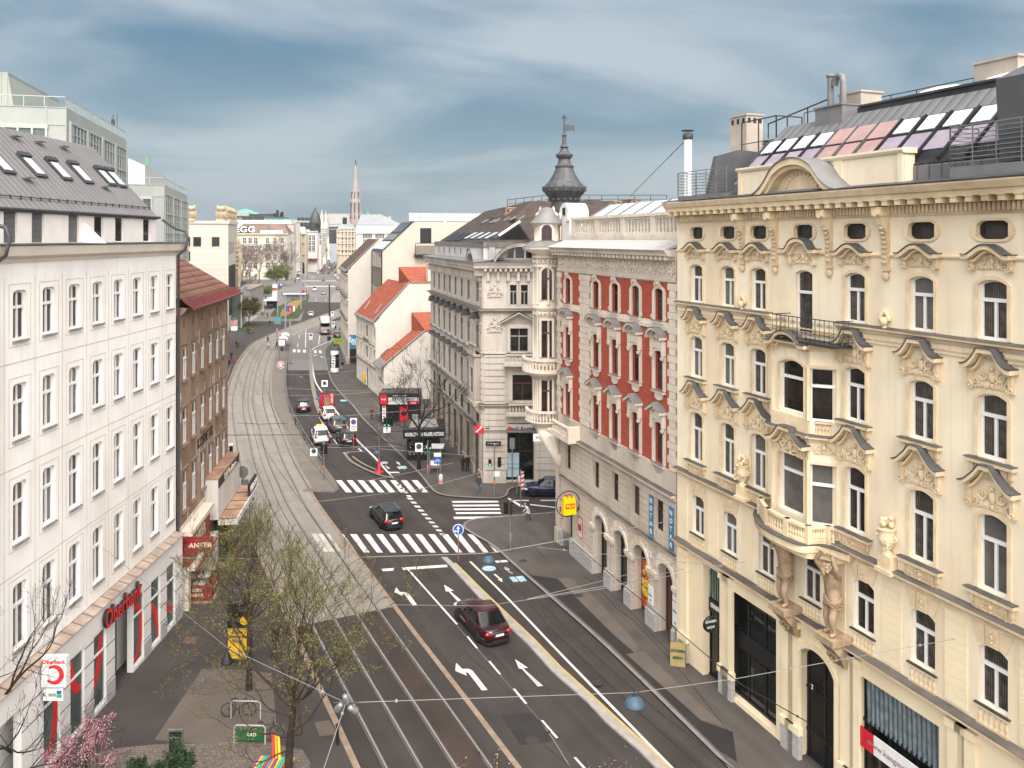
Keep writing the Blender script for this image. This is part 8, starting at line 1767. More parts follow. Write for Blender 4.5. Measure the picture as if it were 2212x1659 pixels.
person('person in black and light trousers behind the striped poster column',739.5,799,3.1,'walk',BK,cloth('pale',(.4,.4,.42)),1.75,.13)
person('person with long hair below the green shop sign',722.8,753,3.0,'stand',BRC,BK,1.7,.13,long_hair=True);person('person in a red brown coat beside the green shop sign',728.5,755,2.6,'stand',RDJ,BK,1.7,.13,long_hair=True,coat='long')
person('person in dark clothes by the parking signs behind the coach',724.5,716,0,'walk',BK,BK,1.8,.0)
person('person in white crossing the tracks towards the stop',580,754.5,-1.2,'walk',WHJ,BK,1.75,.03);person('person in black crossing the tracks behind the white one',578.6,741,-1.2,'walk2',BK,BK,1.75,.03);person('person in black stepping onto the tram platform',597.8,754,1.3,'walk2',BK,BK,1.75,.03)
person('person in black standing left of the tracks near the kerb',511.3,751.5,1.0,'stand',BK,BK,1.78,.13);person('person in an olive jacket standing left of the tracks',515.7,752.5,.6,'stand',OLV,DG,1.76,.13)
sc_=person('person in black with a red suitcase near the brown house',500,777,3.0,'stand',BK,BK,1.72,.13,long_hair=True);q=G(500.5,779,.13);o=thing('suitcase','red suitcase standing on the left pavement','suitcase',(q.x+.35,q.y,.13));m=MB();m.box(-.2,.2,-.12,.12,.05,.62);m.tube([(-.1,.1,.6),(-.1,.1,.95),(.1,.1,.95),(.1,.1,.6)],.012,4);m.build('shell',RDJ,o)
person('person in a black coat walking beside the brown house railing',496,795.5,0.1,'walk',BK,BK,1.78,.13,coat='long')
person('person in a green jacket by the pink poster column',507,715.5,-.8,'walk',GRN,DG,1.75,.13)
for i,(x,c)in enumerate(((201,'black'),(214,'dark grey'),(235,'red'))):person(f'person in a {c} jacket in the trio at the lawn edge',*Z5(x,468 if i<2 else 471),2.8,('walk','stand','walk2')[i],(BK,DG,RDJ)[i],BK,1.75,.13,long_hair=i==1)
person('person in black walking alone across the pale plaza',*Z5(353,411),3.1,'walk',BK,BK,1.75,.13);person('person in a grey coat with a bag near the snack pavilion',*Z5(338,354),-.5,'walk2',DG,DG,1.75,.13,bag=BK)
for i,x in enumerate((438,454)):person(f'{("left", "right")[i]} one of two people in black beyond the snack pavilion',*Z5(x,206),3.0,'walk',BK,BK,1.75,.13)
person('person in black at the bus lane edge near the shelter',*Z5(583,138),2.0,'stand',BK,BK,1.75,.13);person('person in black beside the station pavilion wall',*Z5(324,228),2.0,'stand',BK,BK,1.75,.13);person('person in dark blue in front of the station pavilion',*Z5(298,230),1.0,'stand',NV,DG,1.75,.13)
person('person with dark hair behind the big budding tree on the pavement',*Z4(563,935),3.0,'walk',BK,DG,1.76,.13,long_hair=True);person('person in jeans under the rusty shop canopy',*Zan(640,722),.3,'walk',BK,NV,1.75,.13)
gx_='guests standing at the snack pavilion'
Rn=random.Random(2)
for i in range(9):person('person in dark clothes in the crowd under the pavilion roof',*Z5(308+i*7.5+Rn.uniform(-2,2),296+Rn.uniform(-6,4)),Rn.uniform(0,6),'stand',Rn.choice((BK,DG,NV)),BK,Rn.uniform(1.6,1.85),.13,group=gx_)
m=MB();Rn=random.Random(6)
for i in range(520):
 x,y=Rn.uniform(640,760),562+26*Rn.random()**1.4;x=690+(x-690)*(.45+.9*(y-560)/26);p=G(x,y);s=Rn.uniform(.9,1.05);mi=Rn.choice((0,0,0,1,2,3))
 m.lathe([(.12,0),(.2,.5),(.24,1.0),(.26,1.35),(.1,1.5),(.13,1.62),(.02,1.75)],(p.x,p.y,0),5,mi,False,sx=s,sy=s)
tag(m.build('crowd',[BK,NV,RDJ,WHJ]),kind='stuff')
# trees and shrubs
BARK=mat('bark',(.034,.024,.018),.95,.3,4,bump=.5,dirt=.4,dcol=(.10,.085,.06));TWIG=mat('twig',(.045,.029,.021),.9,.25,4);BARKD=mat('dark bark',(.022,.017,.014),.95,.3,4,bump=.4)
def leafm(n,c,v=.35):return mat('leaf '+n,c,.7,v,1.5,spec=.2)
def grow(mb,tips,p,d,L_,r,depth,R,spread,up,curve=.18,split=(2,3),n=5,minr=.006,shrink=.72):
 """recursive limb: tapered bent tube, then its forks"""
 k=4 if depth>1 else 3;pts=[p.copy()];q=p.copy();dd=d.copy()
 for i in range(k):
  dd=(dd+Vector((R.gauss(0,curve),R.gauss(0,curve),R.gauss(0,curve)+up*.12))).normalized();q=q+dd*(L_/k);pts.append(q.copy())
 r1=max(minr,r*(.62 if depth else .35));mb.tube(pts,r,n if r>.03 else 3,0,False,r1)
 if depth==0:tips.append((pts,dd));return
 if depth<=2:tips.append((pts[1:],dd))
 m=R.randint(*split)
 for i in range(m):
  a=R.uniform(0,2*pi);o=dd.orthogonal().normalized();o=Matrix.Rotation(a+i*2*pi/m,3,dd)@o;s=R.uniform(.55,1.15)*spread
  nd=(dd+o*s+Vector((0,0,up*.25))).normalized();start=pts[-1]if i else pts[-1]
  grow(mb,tips,start,nd,L_*shrink*R.uniform(.75,1.2),r1*(.95 if i==0 else .75),depth-1,R,spread,up,curve,split,n,minr,shrink)
 if depth>=2 and R.random()<.8:
  o=Matrix.Rotation(R.uniform(0,6.3),3,dd)@dd.orthogonal().normalized()
  grow(mb,tips,pts[2],(dd*.6+o).normalized(),L_*.6,r1*.5,max(0,depth-2),R,spread,up,curve,split,3,minr,shrink)
def leaves(mb,tips,R,per,size,rad=.05,mi=(0,),elong=1.6):
 for pts,d in tips:
  for _ in range(per):
   i=R.randrange(len(pts)-1);t=R.random();p=pts[i].lerp(pts[i+1],t)+Vector((R.gauss(0,rad),R.gauss(0,rad),R.gauss(0,rad)))
   a=Vector((R.gauss(0,1),R.gauss(0,1),R.gauss(0,1))).normalized();b=a.orthogonal().normalized();s=size*R.uniform(.6,1.3)
   mb.add([p+a*s*elong,p+b*s*.5,p-a*s*elong*.3,p-b*s*.5],[(0,1,2,3)],R.choice(mi))
def tree(label,loc,seed,trunk_h,r,limbs,leaf=None,per=0,lsize=.03,name='tree',bark=BARK,lean=(0,0),low=(),twigm=None,group=None,lrad=.05,lm=None,minr=.006):
 R=random.Random(seed);o=thing(name,label,'tree',tuple(loc),0,group);t=MB();top=Vector((lean[0],lean[1],trunk_h))
 t.tube([(0,0,-.05),(lean[0]*.1,0,trunk_h*.25),(lean[0]*.4,lean[1]*.4,trunk_h*.6),tuple(top)],[r*1.35,r*1.05,r*.95,r*.8],10);t.build('trunk',bark,o)
 m=MB();tips=[]
 for(d,L_,rr,dep,sp,up,st)in limbs+list(low):
  grow(m,tips,top*st if st<=1 else top,Vector(d).normalized(),L_,rr,dep,R,sp,up,minr=minr)
 m.mesh;me=m.mesh('branches',twigm or bark,False);meshobj('branches',me,o)
 if leaf:
  q=MB();leaves(q,tips,R,per,lsize,lrad,tuple(range(len(leaf))));meshobj('leaves',q.mesh('leaves',leaf,False),o)
 return o
BUD=[leafm('bud green',(.15,.16,.045)),leafm('bud yellow',(.21,.19,.06)),leafm('bud olive',(.10,.105,.03))]
def limbs_fan(n,L_,r,dep,sp,up,tilt,seed,st=1.0):
 R=random.Random(seed);out=[]
 for i in range(n):
  a=2*pi*i/n+R.uniform(-.3,.3);k=tilt*R.uniform(.6,1.2);out.append(((cos(a)*k,sin(a)*k,1),L_*R.uniform(.8,1.15),r*R.uniform(.75,1.05),dep,sp,up,st))
 return out
b0=G(622,1700,.13)
tree('large budding tree with thin yellow green shoots, nearest on the left pavement',b0,5,3.5,.17,limbs_fan(13,2.35,.065,5,.5,.3,.85,3),BUD,6,.026,lean=(.25,0),low=[((-1,-.2,.35),1.7,.05,4,.5,.25,.62),((1,.1,.45),1.9,.055,4,.5,.25,.70),((.3,-.8,.4),1.4,.045,4,.5,.25,.66),((-.9,.4,.5),1.6,.045,4,.5,.3,.85),((-.6,-.9,.2),1.5,.04,4,.5,.2,.5)],twigm=TWIG)
b1=G(538,1490,.13)
tree('slimmer budding tree behind the largest one, beside the yellow poster stand',b1,12,3.6,.14,limbs_fan(12,2.15,.052,5,.44,.42,.55,8),BUD,6,.026,low=[((-1,.2,.5),1.4,.04,4,.5,.3,.75),((1,.2,.6),1.3,.04,4,.5,.3,.8)],twigm=TWIG)
bl=G(-75,1800,.13)
tree('bare dark tree reaching in from the left edge over the bank front',bl,21,3.6,.16,[((.75,.2,1),2.5,.10,5,.5,.3,1),((.4,-.3,1.2),2.3,.08,5,.5,.3,1),((-.5,.2,1),2.0,.08,4,.5,.3,1),((1,.1,.5),2.4,.085,5,.5,.15,.8),((1,-.2,.25),2.2,.07,5,.55,.1,.6),((1,-.1,-.02),2.2,.07,5,.5,.05,.42)],bark=BARKD,twigm=BARKD)
bk_=G(905,1013,.13)
tree('bare tree with a wide thin crown between the two kiosks',bk_,33,4.2,.17,limbs_fan(6,2.6,.09,5,.55,.25,.6,5),None,bark=BARKD,twigm=BARKD,low=[((-1,-.2,.4),2.2,.06,4,.6,.15,.8),((1,-.1,.5),2.2,.06,4,.6,.15,.8),((-.9,-.5,.1),1.8,.05,4,.6,.1,.62)],minr=.012)
PNK=[leafm('blossom pale',(.50,.30,.32),.2),leafm('blossom pink',(.38,.17,.21),.25),leafm('blossom dusk',(.24,.10,.12),.25)]
tree('pink blossoming magnolia bush at the lower left',G(192,1725,.13),41,.5,.07,limbs_fan(8,1.0,.035,4,.5,.35,.55,9),PNK,9,.035,name='blossom_bush',lrad=.07,twigm=BARKD)
DGL=[leafm('dark green',(.02,.042,.016)),leafm('mid green',(.04,.075,.028)),leafm('deep green',(.012,.026,.011))]
def shrub(label,p,seed,h,per=16):
 return tree(label,p,seed,.2,.03,limbs_fan(9,h*.45,.02,3,.55,.3,.6,seed),DGL,per,.05,name='shrub',lrad=.06)
shrub('small dark green shrub left of the information stele',G(296,1722,.13),51,1.15);shrub('taller dark green shrub in front of the information stele',G(386,1716,.13),52,1.6,20)
def dense(label,px,py,hh,ww,seed,leaf,per,ls,name='tree',th=.3,n=9,z=.13):
 b=G(px,py,z);return tree(label,b,seed,hh*th,hh*.022,limbs_fan(n,hh*.27,hh*.011,4,.55,.2,ww/hh*.95,seed),leaf,per,ls,name=name,lrad=ls*2.2,twigm=BARK,minr=.02)
BRL=[leafm('rust bud',(.115,.075,.03)),leafm('olive bud',(.085,.075,.03)),leafm('dark rust',(.05,.034,.018))];GRL=[leafm('spring green',(.135,.15,.045)),leafm('spring olive',(.10,.11,.035)),leafm('spring shade',(.06,.07,.025))]
dense('round russet budding tree on the small lawn',538,705,7.6,8.2,61,BRL,12,.13)
dense('broad light green tree before the long cream house',597,618,10.5,13,62,GRL,14,.24)
def barefar(label,px,py,hh,seed):b=G(px,py);return tree(label,b,seed,hh*.25,hh*.016,limbs_fan(6,hh*.24,hh*.009,5,.42,.35,.36,seed),None,bark=mat('far bark',(.13,.10,.085),.9,.2,1),twigm=mat('far twig',(.17,.125,.105),.9,.2,1),minr=.045)
barefar('tall bare tree left of the long cream house windows',540,617,23,71);barefar('bare tree with a wide crown in front of the cream house left end',522,622,22,72);barefar('bare tree behind the station pavilion',560,612,22,73);barefar('slender bare tree before the right half of the cream house',592,606,25,74);barefar('bare tree right of the light green tree',618,606,18,75)
barefar('bare tree at the mouth of the far shopping street',690,580,20,76);barefar('bare tree left edge of the square by the stone block',527,640,12,77)
dense('small green bush beside the white advertising column',573,640,4.5,5,63,GRL,8,.14,name='bush',th=.15)
def sprig(label,px,py,seed,Zd):
 p=P(px,1700,Zd);b=Vector((p.x,p.y,.13));R=random.Random(seed);o=thing('tall_shoot_tree',label,'tree',tuple(b));t=MB();zt=p.z+.2;t.tube([(0,0,-.05),(.1,0,zt*.6),(0,0,zt-1.2)],.07,6,0,True,.03);t.build('trunk',BARK,o);m=MB();tips=[]
 for i in range(5):grow(m,tips,Vector((0,0,zt-1.2)),Vector((R.gauss(0,.4),R.gauss(0,.4),1)).normalized(),.62,.014,2,R,.5,.4,minr=.004)
 meshobj('branches',m.mesh('branches',TWIG,False),o);q=MB();leaves(q,tips,R,3,.02,.02,(0,1));meshobj('buds',q.mesh('buds',[leafm('pale bud',(.4,.3,.26)),BUD[1]],False),o)
sprig('pale budding twig tips at the lower edge above the tram tracks',1035,1659,81,15);sprig('pale budding twig tips at the lower edge left of the road divider',1340,1659,82,15)
# street furniture
ENAM=mat('white enamel');SIGB=mat('sign blue',(.02,.09,.36),.4,.05);SIGR=mat('sign red',(.55,.02,.03),.4,.05);ORB=mat('orange box',(.62,.13,.04),.5,.08);TLB=mat('signal black',(.012,.013,.013),.5);LGRN=mat('lit green',(.05,.9,.5),.4,.02,emit=1.2);OFF=mat('unlit lens',(.03,.02,.02),.3)
LAMPB=mat('lamp blue grey',(.05,.085,.125),.45,.08,3,spec=.3)
S_=-pi/2
def at(name,label,cat,px,py,z=.13,rz=0,group=None):g_=G(px,py,z);return thing(name,label,cat,(g_.x,g_.y,z),rz,group)
def disc(m,x,y,z,r,mi,t=.03,n=18):m.ext([(x+r*cos(2*pi*k/n),y-t,z+r*sin(2*pi*k/n))for k in range(n)],[(x+r*cos(2*pi*k/n),y,z+r*sin(2*pi*k/n))for k in range(n)],mi)
def pole(o,h,r=.045,m=STEEL,box=None,stripes=False):
 q=MB();q.tube([(0,0,-.05),(0,0,h)],r,8,0)
 if stripes:
  z=.3
  while z<h-.3:q.tube([(0,0,z),(0,0,z+.25)],r*1.08,8,1);z+=.5
 q.build('pole',[m,SIGR],o)
 if box:q=MB();q.box(-.09,.09,-.16,.0,box,box+.22);q.build('push_button_box',ORB,o)
def signal(o,z,x=0,y=0,n=3,rz=0,lit=None,w_=.30):
 h=MB();h.box(-w_/2,w_/2,-.14,.02,0,.30*n);me=h.build('signal_head',TLB,o,(x,y,z),rz);q=MB()
 for k in range(n):q.M=Matrix.Translation((0,-.14,.15+.3*k))@Matrix.Rotation(pi/2,4,'X');q.lathe([(.115,0),(.12,.14),(.10,.14),(.095,0)],(0,0,0),10,0,True,.0,pi)
 q.M=None;q.build('visor',TLB,me);q=MB()
 for k in range(n):disc(q,0,-.142,.15+.3*k,.09,1 if lit==k else 0,.004,12)
 q.build('lens',[OFF,LGRN],me);return me
def noentry_panel(m,x,z,w_=.62,h_=.9):
 m.box(x-w_/2,x+w_/2,-.09,-.06,z,z+h_,0)
o=at('traffic_light','traffic light with a white arrow board at the end of the platform railing','traffic light',699.5,1035.4,.18);pole(o,3.5,.06,box=1.15);signal(o,2.55,.16,rz=.6);signal(o,2.55,-.2,.1,rz=pi);q=MB();q.box(-1.35,-.62,-.09,-.06,2.35,3.1,0);disc(q,-.98,-.09,2.85,.23,1);q.tube([(-.65,-.07,2.75),(0,-.03,2.75)],.025,4,2);q.build('sign_board',[ENAM,mat('dark disc',(.06,.06,.06),.6),STEEL],o);q=MB();q.box(-.1,.1,-.06,.06,3.5,3.85);q.build('camera',STEEL,o)
o=at('traffic_light','double green arrow traffic light on a red footed pole at the island tip','traffic light',819,1020,.13);pole(o,5.2,.06);q=MB();q.tube([(0,0,4.2),(.8,0,5.4)],.05,6);q.build('bracket',STEEL,o);signal(o,4.75,.62,0,3,lit=0);signal(o,4.75,1.0,0,3,lit=0);signal(o,4.8,1.35,.1,3,rz=-.9);q=MB();q.box(.45,1.2,-.1,-.06,4.1,4.7,0);q.build('arrow_board',ENAM,o);q=MB();q.box(.79,.86,-.115,-.1,4.2,4.5);q.py([(.68,4.48),(.97,4.48),(.825,4.63)],-.115,-.1);q.build('arrow',BLACK,o);q=MB();q.lathe([(.5,0),(.5,.12),(.16,.2),(.13,1.3)],(0,0,0),8);q.build('red_foot',SIGR,o)
o=at('traffic_light','traffic light with a crossed out disc board on the kiosk pavement','traffic light',924,1035,.13);pole(o,3.9,.06,box=1.2);signal(o,3.0,.2,0,3,rz=.4,lit=0);q=MB();q.box(-1.25,-.5,-.09,-.06,2.75,3.65,0);disc(q,-.87,-.09,3.3,.27,1);q.tube([(-.5,-.05,3.3),(0,0,3.3)],.025,4,2);q.build('sign_board',[ENAM,mat('dark disc'),STEEL],o)
o=at('traffic_light','pole with a green walking signal at the rounded bank pavement','traffic light',1068,1073,.13);pole(o,4.9,.06,box=1.25);signal(o,2.9,-.42,0,2,lit=0);signal(o,2.8,.42,0,3,rz=.8);q=MB();q.box(-.42,.42,-.02,.02,3.2,3.26);q.build('bracket',STEEL,o);q=MB();q.box(-.05,.5,-.05,-.02,1.9,2.4,0);q.build('small_sign',ENAM,o)
o=at('traffic_light','slim grey traffic light pole in front of the bank shop window','traffic light',1106.5,1047,.13);pole(o,4.6,.06);q=MB();q.box(-.25,.25,-.06,-.02,3.5,4.6);q.build('sign_back',METALG,o)
o=at('traffic_light','traffic light on the corner pavement before the round oriel','traffic light',1103,1190,.13);pole(o,3.9,.07);signal(o,2.9,-.05,-.1,3,rz=1.6);signal(o,2.9,-.32,0,3,rz=-.5);q=MB();q.box(-.1,.1,-.1,.1,.8,1.4);q.build('control_box',STEEL,o)
o=at('traffic_light','tram signal on a thin pole beside the brown house','traffic light',499,1044,.13);pole(o,4.0,.045,box=1.2);signal(o,2.8,.05,-.05,3);q=MB();q.box(-.2,.25,-.16,-.12,3.75,4.0);q.build('small_sign',ENAM,o)
o=at('traffic_light','pedestrian signal seen from behind near the rusty canopy','traffic light',539.5,1137,.13);pole(o,3.1,.06);signal(o,2.2,.12,0,3,rz=1.2);q=MB();q.box(-.25,.0,-.1,.08,2.2,3.0);q.build('signal_back',mat('dull yellow',(.35,.30,.18),.6),o)
o=at('traffic_light','traffic light at the far zebra below the coach','traffic light',*Z5(757,597),.13);pole(o,3.6,.06);signal(o,2.6,.0,-.05,3);signal(o,2.6,.3,0,3,rz=1)
o=at('road_sign','blue round sign with white arrows on the divider tip','road sign',990,1211,.10);pole(o,2.7,.04,stripes=True);q=MB();disc(q,0,-.05,2.35,.42,0);disc(q,0,-.075,2.35,.36,1);q.box(-.04,.04,-.11,-.075,2.08,2.45,0);q.py([(-.13,2.43),(.13,2.43),(0,2.64)],-.11,-.075,0);q.box(-.22,0,-.11,-.075,2.2,2.28,0);q.py([(-.2,2.12),(-.2,2.36),(-.33,2.24)],-.11,-.075,0);q.build('plate',[ENAM,SIGB],o)
def nostop(label,px,py,h=3.4,sx=1.0,z=.13,stripes=True):
 o=at('no_stopping_sign',label,'road sign',px,py,z);pole(o,h,.045,stripes=stripes);q=MB();q.box(-.38,.38,-.07,-.045,h-1.45,h,0);disc(q,0,-.07,h-.42,.30,1);disc(q,0,-.095,h-.42,.23,2);q.ext([(-.19,-.115,h-.25),(-.15,-.115,h-.21),(.19,-.115,h-.59),(.15,-.115,h-.63)],[(-.19,-.095,h-.25),(-.15,-.095,h-.21),(.19,-.095,h-.59),(.15,-.095,h-.63)],1);q.build('plate',[ENAM,SIGR,SIGB],o)
 q=MB()
 for k in range(3):q.box(-.28,.28,-.08,-.07,h-.95-k*.16,h-.90-k*.16)
 q.build('text_lines',mat('dark disc'),o)
nostop('white no stopping sign on a striped pole beside the last parked suv',*Z5(933,1292),4.0)
nostop('no stopping sign under a round plate at the start of the divider kerb',*Z5(637,566),3.4,stripes=False);nostop('no stopping sign on the kerb behind the coach',*Z7(1188,1530),3.2,stripes=False);nostop('no stopping sign with a blue plate further behind the coach',*Z7(1182,1400),3.0,stripes=False)
o=at('road_sign','white crossed disc sign above the red poster frame','road sign',*Z5(733,1015),.13);pole(o,4.6,.045);q=MB();q.box(-.42,.42,-.08,-.05,3.7,4.6,0);disc(q,0,-.08,4.2,.27,1);q.build('plate',[ENAM,mat('dark disc')],o)
o=at('bike_sign','blue square bicycle sign on a post by the glass phone booth','road sign',*Z5(1513,1552),.13);pole(o,4.2,.045);q=MB();q.box(-.42,.42,-.07,-.04,3.3,4.1,0);q.box(-.42,.42,-.07,-.04,4.15,4.6,1);q.build('plate',[SIGB,ENAM],o);q=MB()
o.scale=(0.8,)*3
for sg in(-1,1):q.tube([(sg*.2+.13*cos(a),-.085,3.6+.13*sin(a))for a in[2*pi*k/10 for k in range(11)]],.018,4)
q.tube([(-.2,-.085,3.6),(-.07,-.085,3.85),(.12,-.085,3.85),(.2,-.085,3.6)],.018,4);q.tube([(-.2,-.085,3.6),(.0,-.085,3.6),(.12,-.085,3.85)],.018,4);q.build('bicycle_pictogram',ENAM,o)
o=at('stop_sign_pole','round tram stop sign on a pole on the platform','tram stop sign',*Z5(455,872),.18);pole(o,4.6,.05);q=MB();disc(q,-.55,-.05,4.35,.55,0);disc(q,-.55,-.08,4.35,.46,1);disc(q,-.55,-.1,4.35,.30,0);q.box(-.9,.2,-.13,-.1,4.3,4.42,2);q.build('disc',[ENAM,SIGR,mat('dark disc')],o)
o=at('road_sign','grey back of a round sign on a thin post by the rusty canopy','road sign',523.5,1135,.13);pole(o,4.9,.045);q=MB();disc(q,0,.05,4.5,.5,0);q.box(-.1,.5,.0,.05,3.5,3.85,0);q.build('plate',METALG,o)
o=at('direction_sign','red and blue direction boards on poles at the flower bed','direction sign',*Z7(735,1330),.2);pole(o,6.2,.08);q=MB();q.box(-1.2,2.2,-.1,-.05,2.2,6.0,0);q.box(-2.4,-1.3,-.1,-.05,2.2,6.0,1);q.box(2.3,3.4,-.1,-.05,2.3,5.8,2);q.box(-1.2,1.0,-.105,-.1,5.1,5.9,1);q.build('board',[mat('board red',(.38,.015,.05),.5),SIGB,ENAM],o)
o.scale=(0.48,)*3
for k,t in enumerate(('City','Kärntner','Straße','Oper')):text(t,.62,mat('white lettering'),o,(.5,-.115,4.7-k*.65),rotz=S_,sx=.8)
o=at('direction_sign','smaller red direction board on a pole beyond the flower bed','direction sign',*Z7(893,1170),.2);pole(o,6.8,.09);q=MB();q.box(-1.6,1.4,-.1,-.05,4.4,6.8,0);q.box(-2.4,-1.65,-.1,-.05,4.4,6.8,1);q.build('board',[mat('board red'),SIGB],o)
o.scale=(0.55,)*3
o=at('direction_sign','red board in front of the far traffic queue','direction sign',*Z8(318,470));pole(o,10,.2);q=MB();q.box(-3.4,3.4,-.2,-.1,4,10);q.build('board',mat('board red'),o)
o.scale=(0.25,)*3
o=at('poster_display','red poster in a dark frame standing in front of the ivory hatchback','poster',*Z5(750,1003),.13);q=MB();q.box(-1.1,1.1,-.1,.1,.2,2.7,0);q.box(-1.0,1.0,-.12,-.1,.3,2.6,1);q.ball((.0,-.12,1.5),.5,.04,.7,10,6,2);q.build('panel',[METAL,mat('poster crimson',(.33,.01,.035),.4,.2,1),mat('poster tan',(.30,.16,.09),.6,.5,5)],o);q=MB();q.box(-.9,-.8,-.05,.05,0,.25);q.box(.8,.9,-.05,.05,0,.25);q.build('feet',METAL,o);text('NEON',.45,mat('white lettering'),o,(.7,-.14,1.9),rotz=S_,tilt=pi/2)
def column(label,px,py,h,r,bands,cap,txt=None):
 o=at('advertising_column',label,'advertising column',px,py);q=MB();q.lathe([(r*1.12,0),(r*1.12,.25),(r,.3)],(0,0,0),20,1);q.build('foot',[CONC,METAL],o)
 q=MB()
 for z0,z1,mi in bands:q.lathe([(r,z0*h),(r,z1*h)],(0,0,0),24,mi)
 q.build('poster_drum',[ENAM,mat('poster black',(.014,.014,.018),.4,.5,1.5),mat('poster rose',(.48,.25,.25),.6,.5,.9),mat('poster mixed',(.36,.12,.10),.6,.7,.7)],o);q=MB();q.lathe([(r*1.12,h),(r*1.15,h+.2),(r*.95,h+.35),(r*.3,h+.5),(0,h+.55)],(0,0,0),20);q.build('cap',cap,o)
 if txt:text(txt,r*1.15,mat('white lettering'),o,(-.05,-r-.01,h*.52),rotz=S_,tilt=pi/2,sx=1.0,bold=.03,depth=.05)
CAPG=mat('column green',(.035,.07,.05),.5,.1)
column('white and black striped poster column lettered EISZEIT',723.2,806,4.2,.76,((.05,.24,0),(.24,.82,1),(.82,1,0)),CAPG,'EISZEIT')
column('pink poster column with a green cap beside the stone block',506,716,3.2,.85,((.05,.45,0),(.45,1,2)),CAPG);column('white poster column with a red band by the snack pavilion',*Z7(586,1152),5.6,1.1,((.05,.5,0),(.5,.75,3),(.75,1,0)),METALG)
o=at('city_light_poster','blue lit poster in a grey frame at the plaza kerb','poster',*Z7(613,1435),.13);q=MB();q.box(-1.75,1.75,-.15,.15,.3,4.4,0);q.box(-1.5,1.5,-.17,-.15,.6,4.2,1);q.ball((.2,-.17,2.4),.9,.03,.7,10,6,2);q.ball((-.3,-.18,1.6),.6,.03,.4,10,6,3);q.box(-1.5,-1.3,-.1,.1,0,.3,0);q.box(1.3,1.5,-.1,.1,0,.3,0);q.build('panel',[METALG,mat('poster cyan',(.06,.30,.46),.4,.15),mat('poster leaf',(.20,.30,.06),.5),mat('poster orange')],o)
o.scale=(0.55,)*3
kp_=G(878.6,994.8,.13);KA=.10
o=thing('snack_kiosk','black snack kiosk with a white lettered fascia on the pavement by the bank','kiosk',(kp_.x,kp_.y,.13),KA);KB_=mat('kiosk black',(.016,.016,.018),.4,.2,1,spec=.45);q=MB();q.box(0,3.6,0,4.4,0,2.6);q.build('body',KB_,o);q=MB();q.box(-.35,4.2,-.7,4.6,3.35,3.5);q.build('roof',KB_,o);q=MB();q.box(-.35,4.2,-.75,-.65,2.55,3.5);q.box(-.4,-.3,-.7,4.5,2.55,3.5);q.build('fascia',KB_,o);text('NOODLES WRAP FALAFEL HOTDOG',.52,mat('white lettering'),o,(1.93,-.77,2.98),rotz=S_,sx=.47,bold=.02)
q=MB();q.box(.2,2.2,-.02,.02,1.0,2.3);q.build('serving_window',SHOPG,o);q=MB();q.box(.1,2.4,-.25,.0,.92,1.0);q.build('counter',STEEL,o);q=MB()
for k in range(5):disc(q,.35+k*.42,-.01,.72,.11,0,.03,8)
for k in range(7):q.ball((.4+.25*k,-.03,1.4+.3*sin(k*2)),.07,.02,.10,5,4,0)
for k in range(8):q.ball((-.01,.5+k*.45,1.4+.4*sin(k*1.7)),.02,.12,.18,5,4,0)
q.build('food_pictures',mat('menu print',(.45,.40,.36),.6,.5,6),o);q=MB()
for k in range(5):q.box(.3+.05*k,3.4-.05*k,.3+k*.75,.75+k*.75,3.5,3.62)
q.build('roof_skylight',mat('roof panel',(.30,.29,.28),.4,.15),o);q=MB();q.box(.5,1.2,3.6,4.2,3.5,4.1);q.build('roof_vent',STEEL,o)
jp=G(821,912,.13);o=thing('sweet_kiosk','black and red sweet kiosk with a big white lettered board behind the bare tree','kiosk',(jp.x,jp.y,.13),.03);q=MB();q.box(0,5.1,0,3.2,0,2.3);q.build('body',KB_,o);q=MB();q.box(-.1,5.2,-.35,3.3,2.3,3.85,0);q.box(.05,.95,-.38,-.35,2.45,3.7,1);q.box(1.1,5.1,-.37,-.35,3.35,3.8,2);q.box(1.1,5.1,-.37,-.35,2.85,3.3,3);q.box(1.1,3.6,-.37,-.35,2.4,2.8,3);q.box(3.8,5.1,-.38,-.35,2.4,2.8,1);q.build('sign_board',[KB_,mat('board signal red',(.50,.015,.03),.5),KB_,mat('board pale',(.50,.49,.48),.6)],o)
text('Alte Leckereien',.26,mat('white lettering'),o,(2.6,-.39,3.56),rotz=S_);text("JOHN'S CANDY",.46,mat('dark lettering'),o,(3.1,-.39,3.07),rotz=S_,sx=.9,bold=.015);text('Candy',.34,mat('white lettering'),o,(.5,-.39,3.1),rotz=S_,sx=.8);text('Party',.34,mat('white lettering'),o,(4.45,-.39,2.6),rotz=S_,sx=.8);q=MB();q.box(.3,.75,-.05,0,.1,2.2,0);q.box(2.6,3.7,-.05,0,.1,2.2,1);q.box(1.1,2.4,-.06,0,.3,1.9,2)
for k in range(5):disc(q,.52,-.05,.35+k*.4,.13,1,.02,8)
q.ball((3.15,-.05,1.2),.4,.03,.4,10,6,3);q.ball((1.7,-.06,1.1),.3,.03,.35,8,5,3);q.build('front_posters',[ENAM,mat('board signal red'),SHOPG,KB_],o)
o=at('phone_booth','glass phone booth with a flat roof beside the black snack kiosk','phone booth',*Z5(1497,1418),.13);q=MB()
for x in(-.55,.55):
 for y in(-.5,.5):q.box(x-.05,x+.05,y-.05,y+.05,0,2.6)
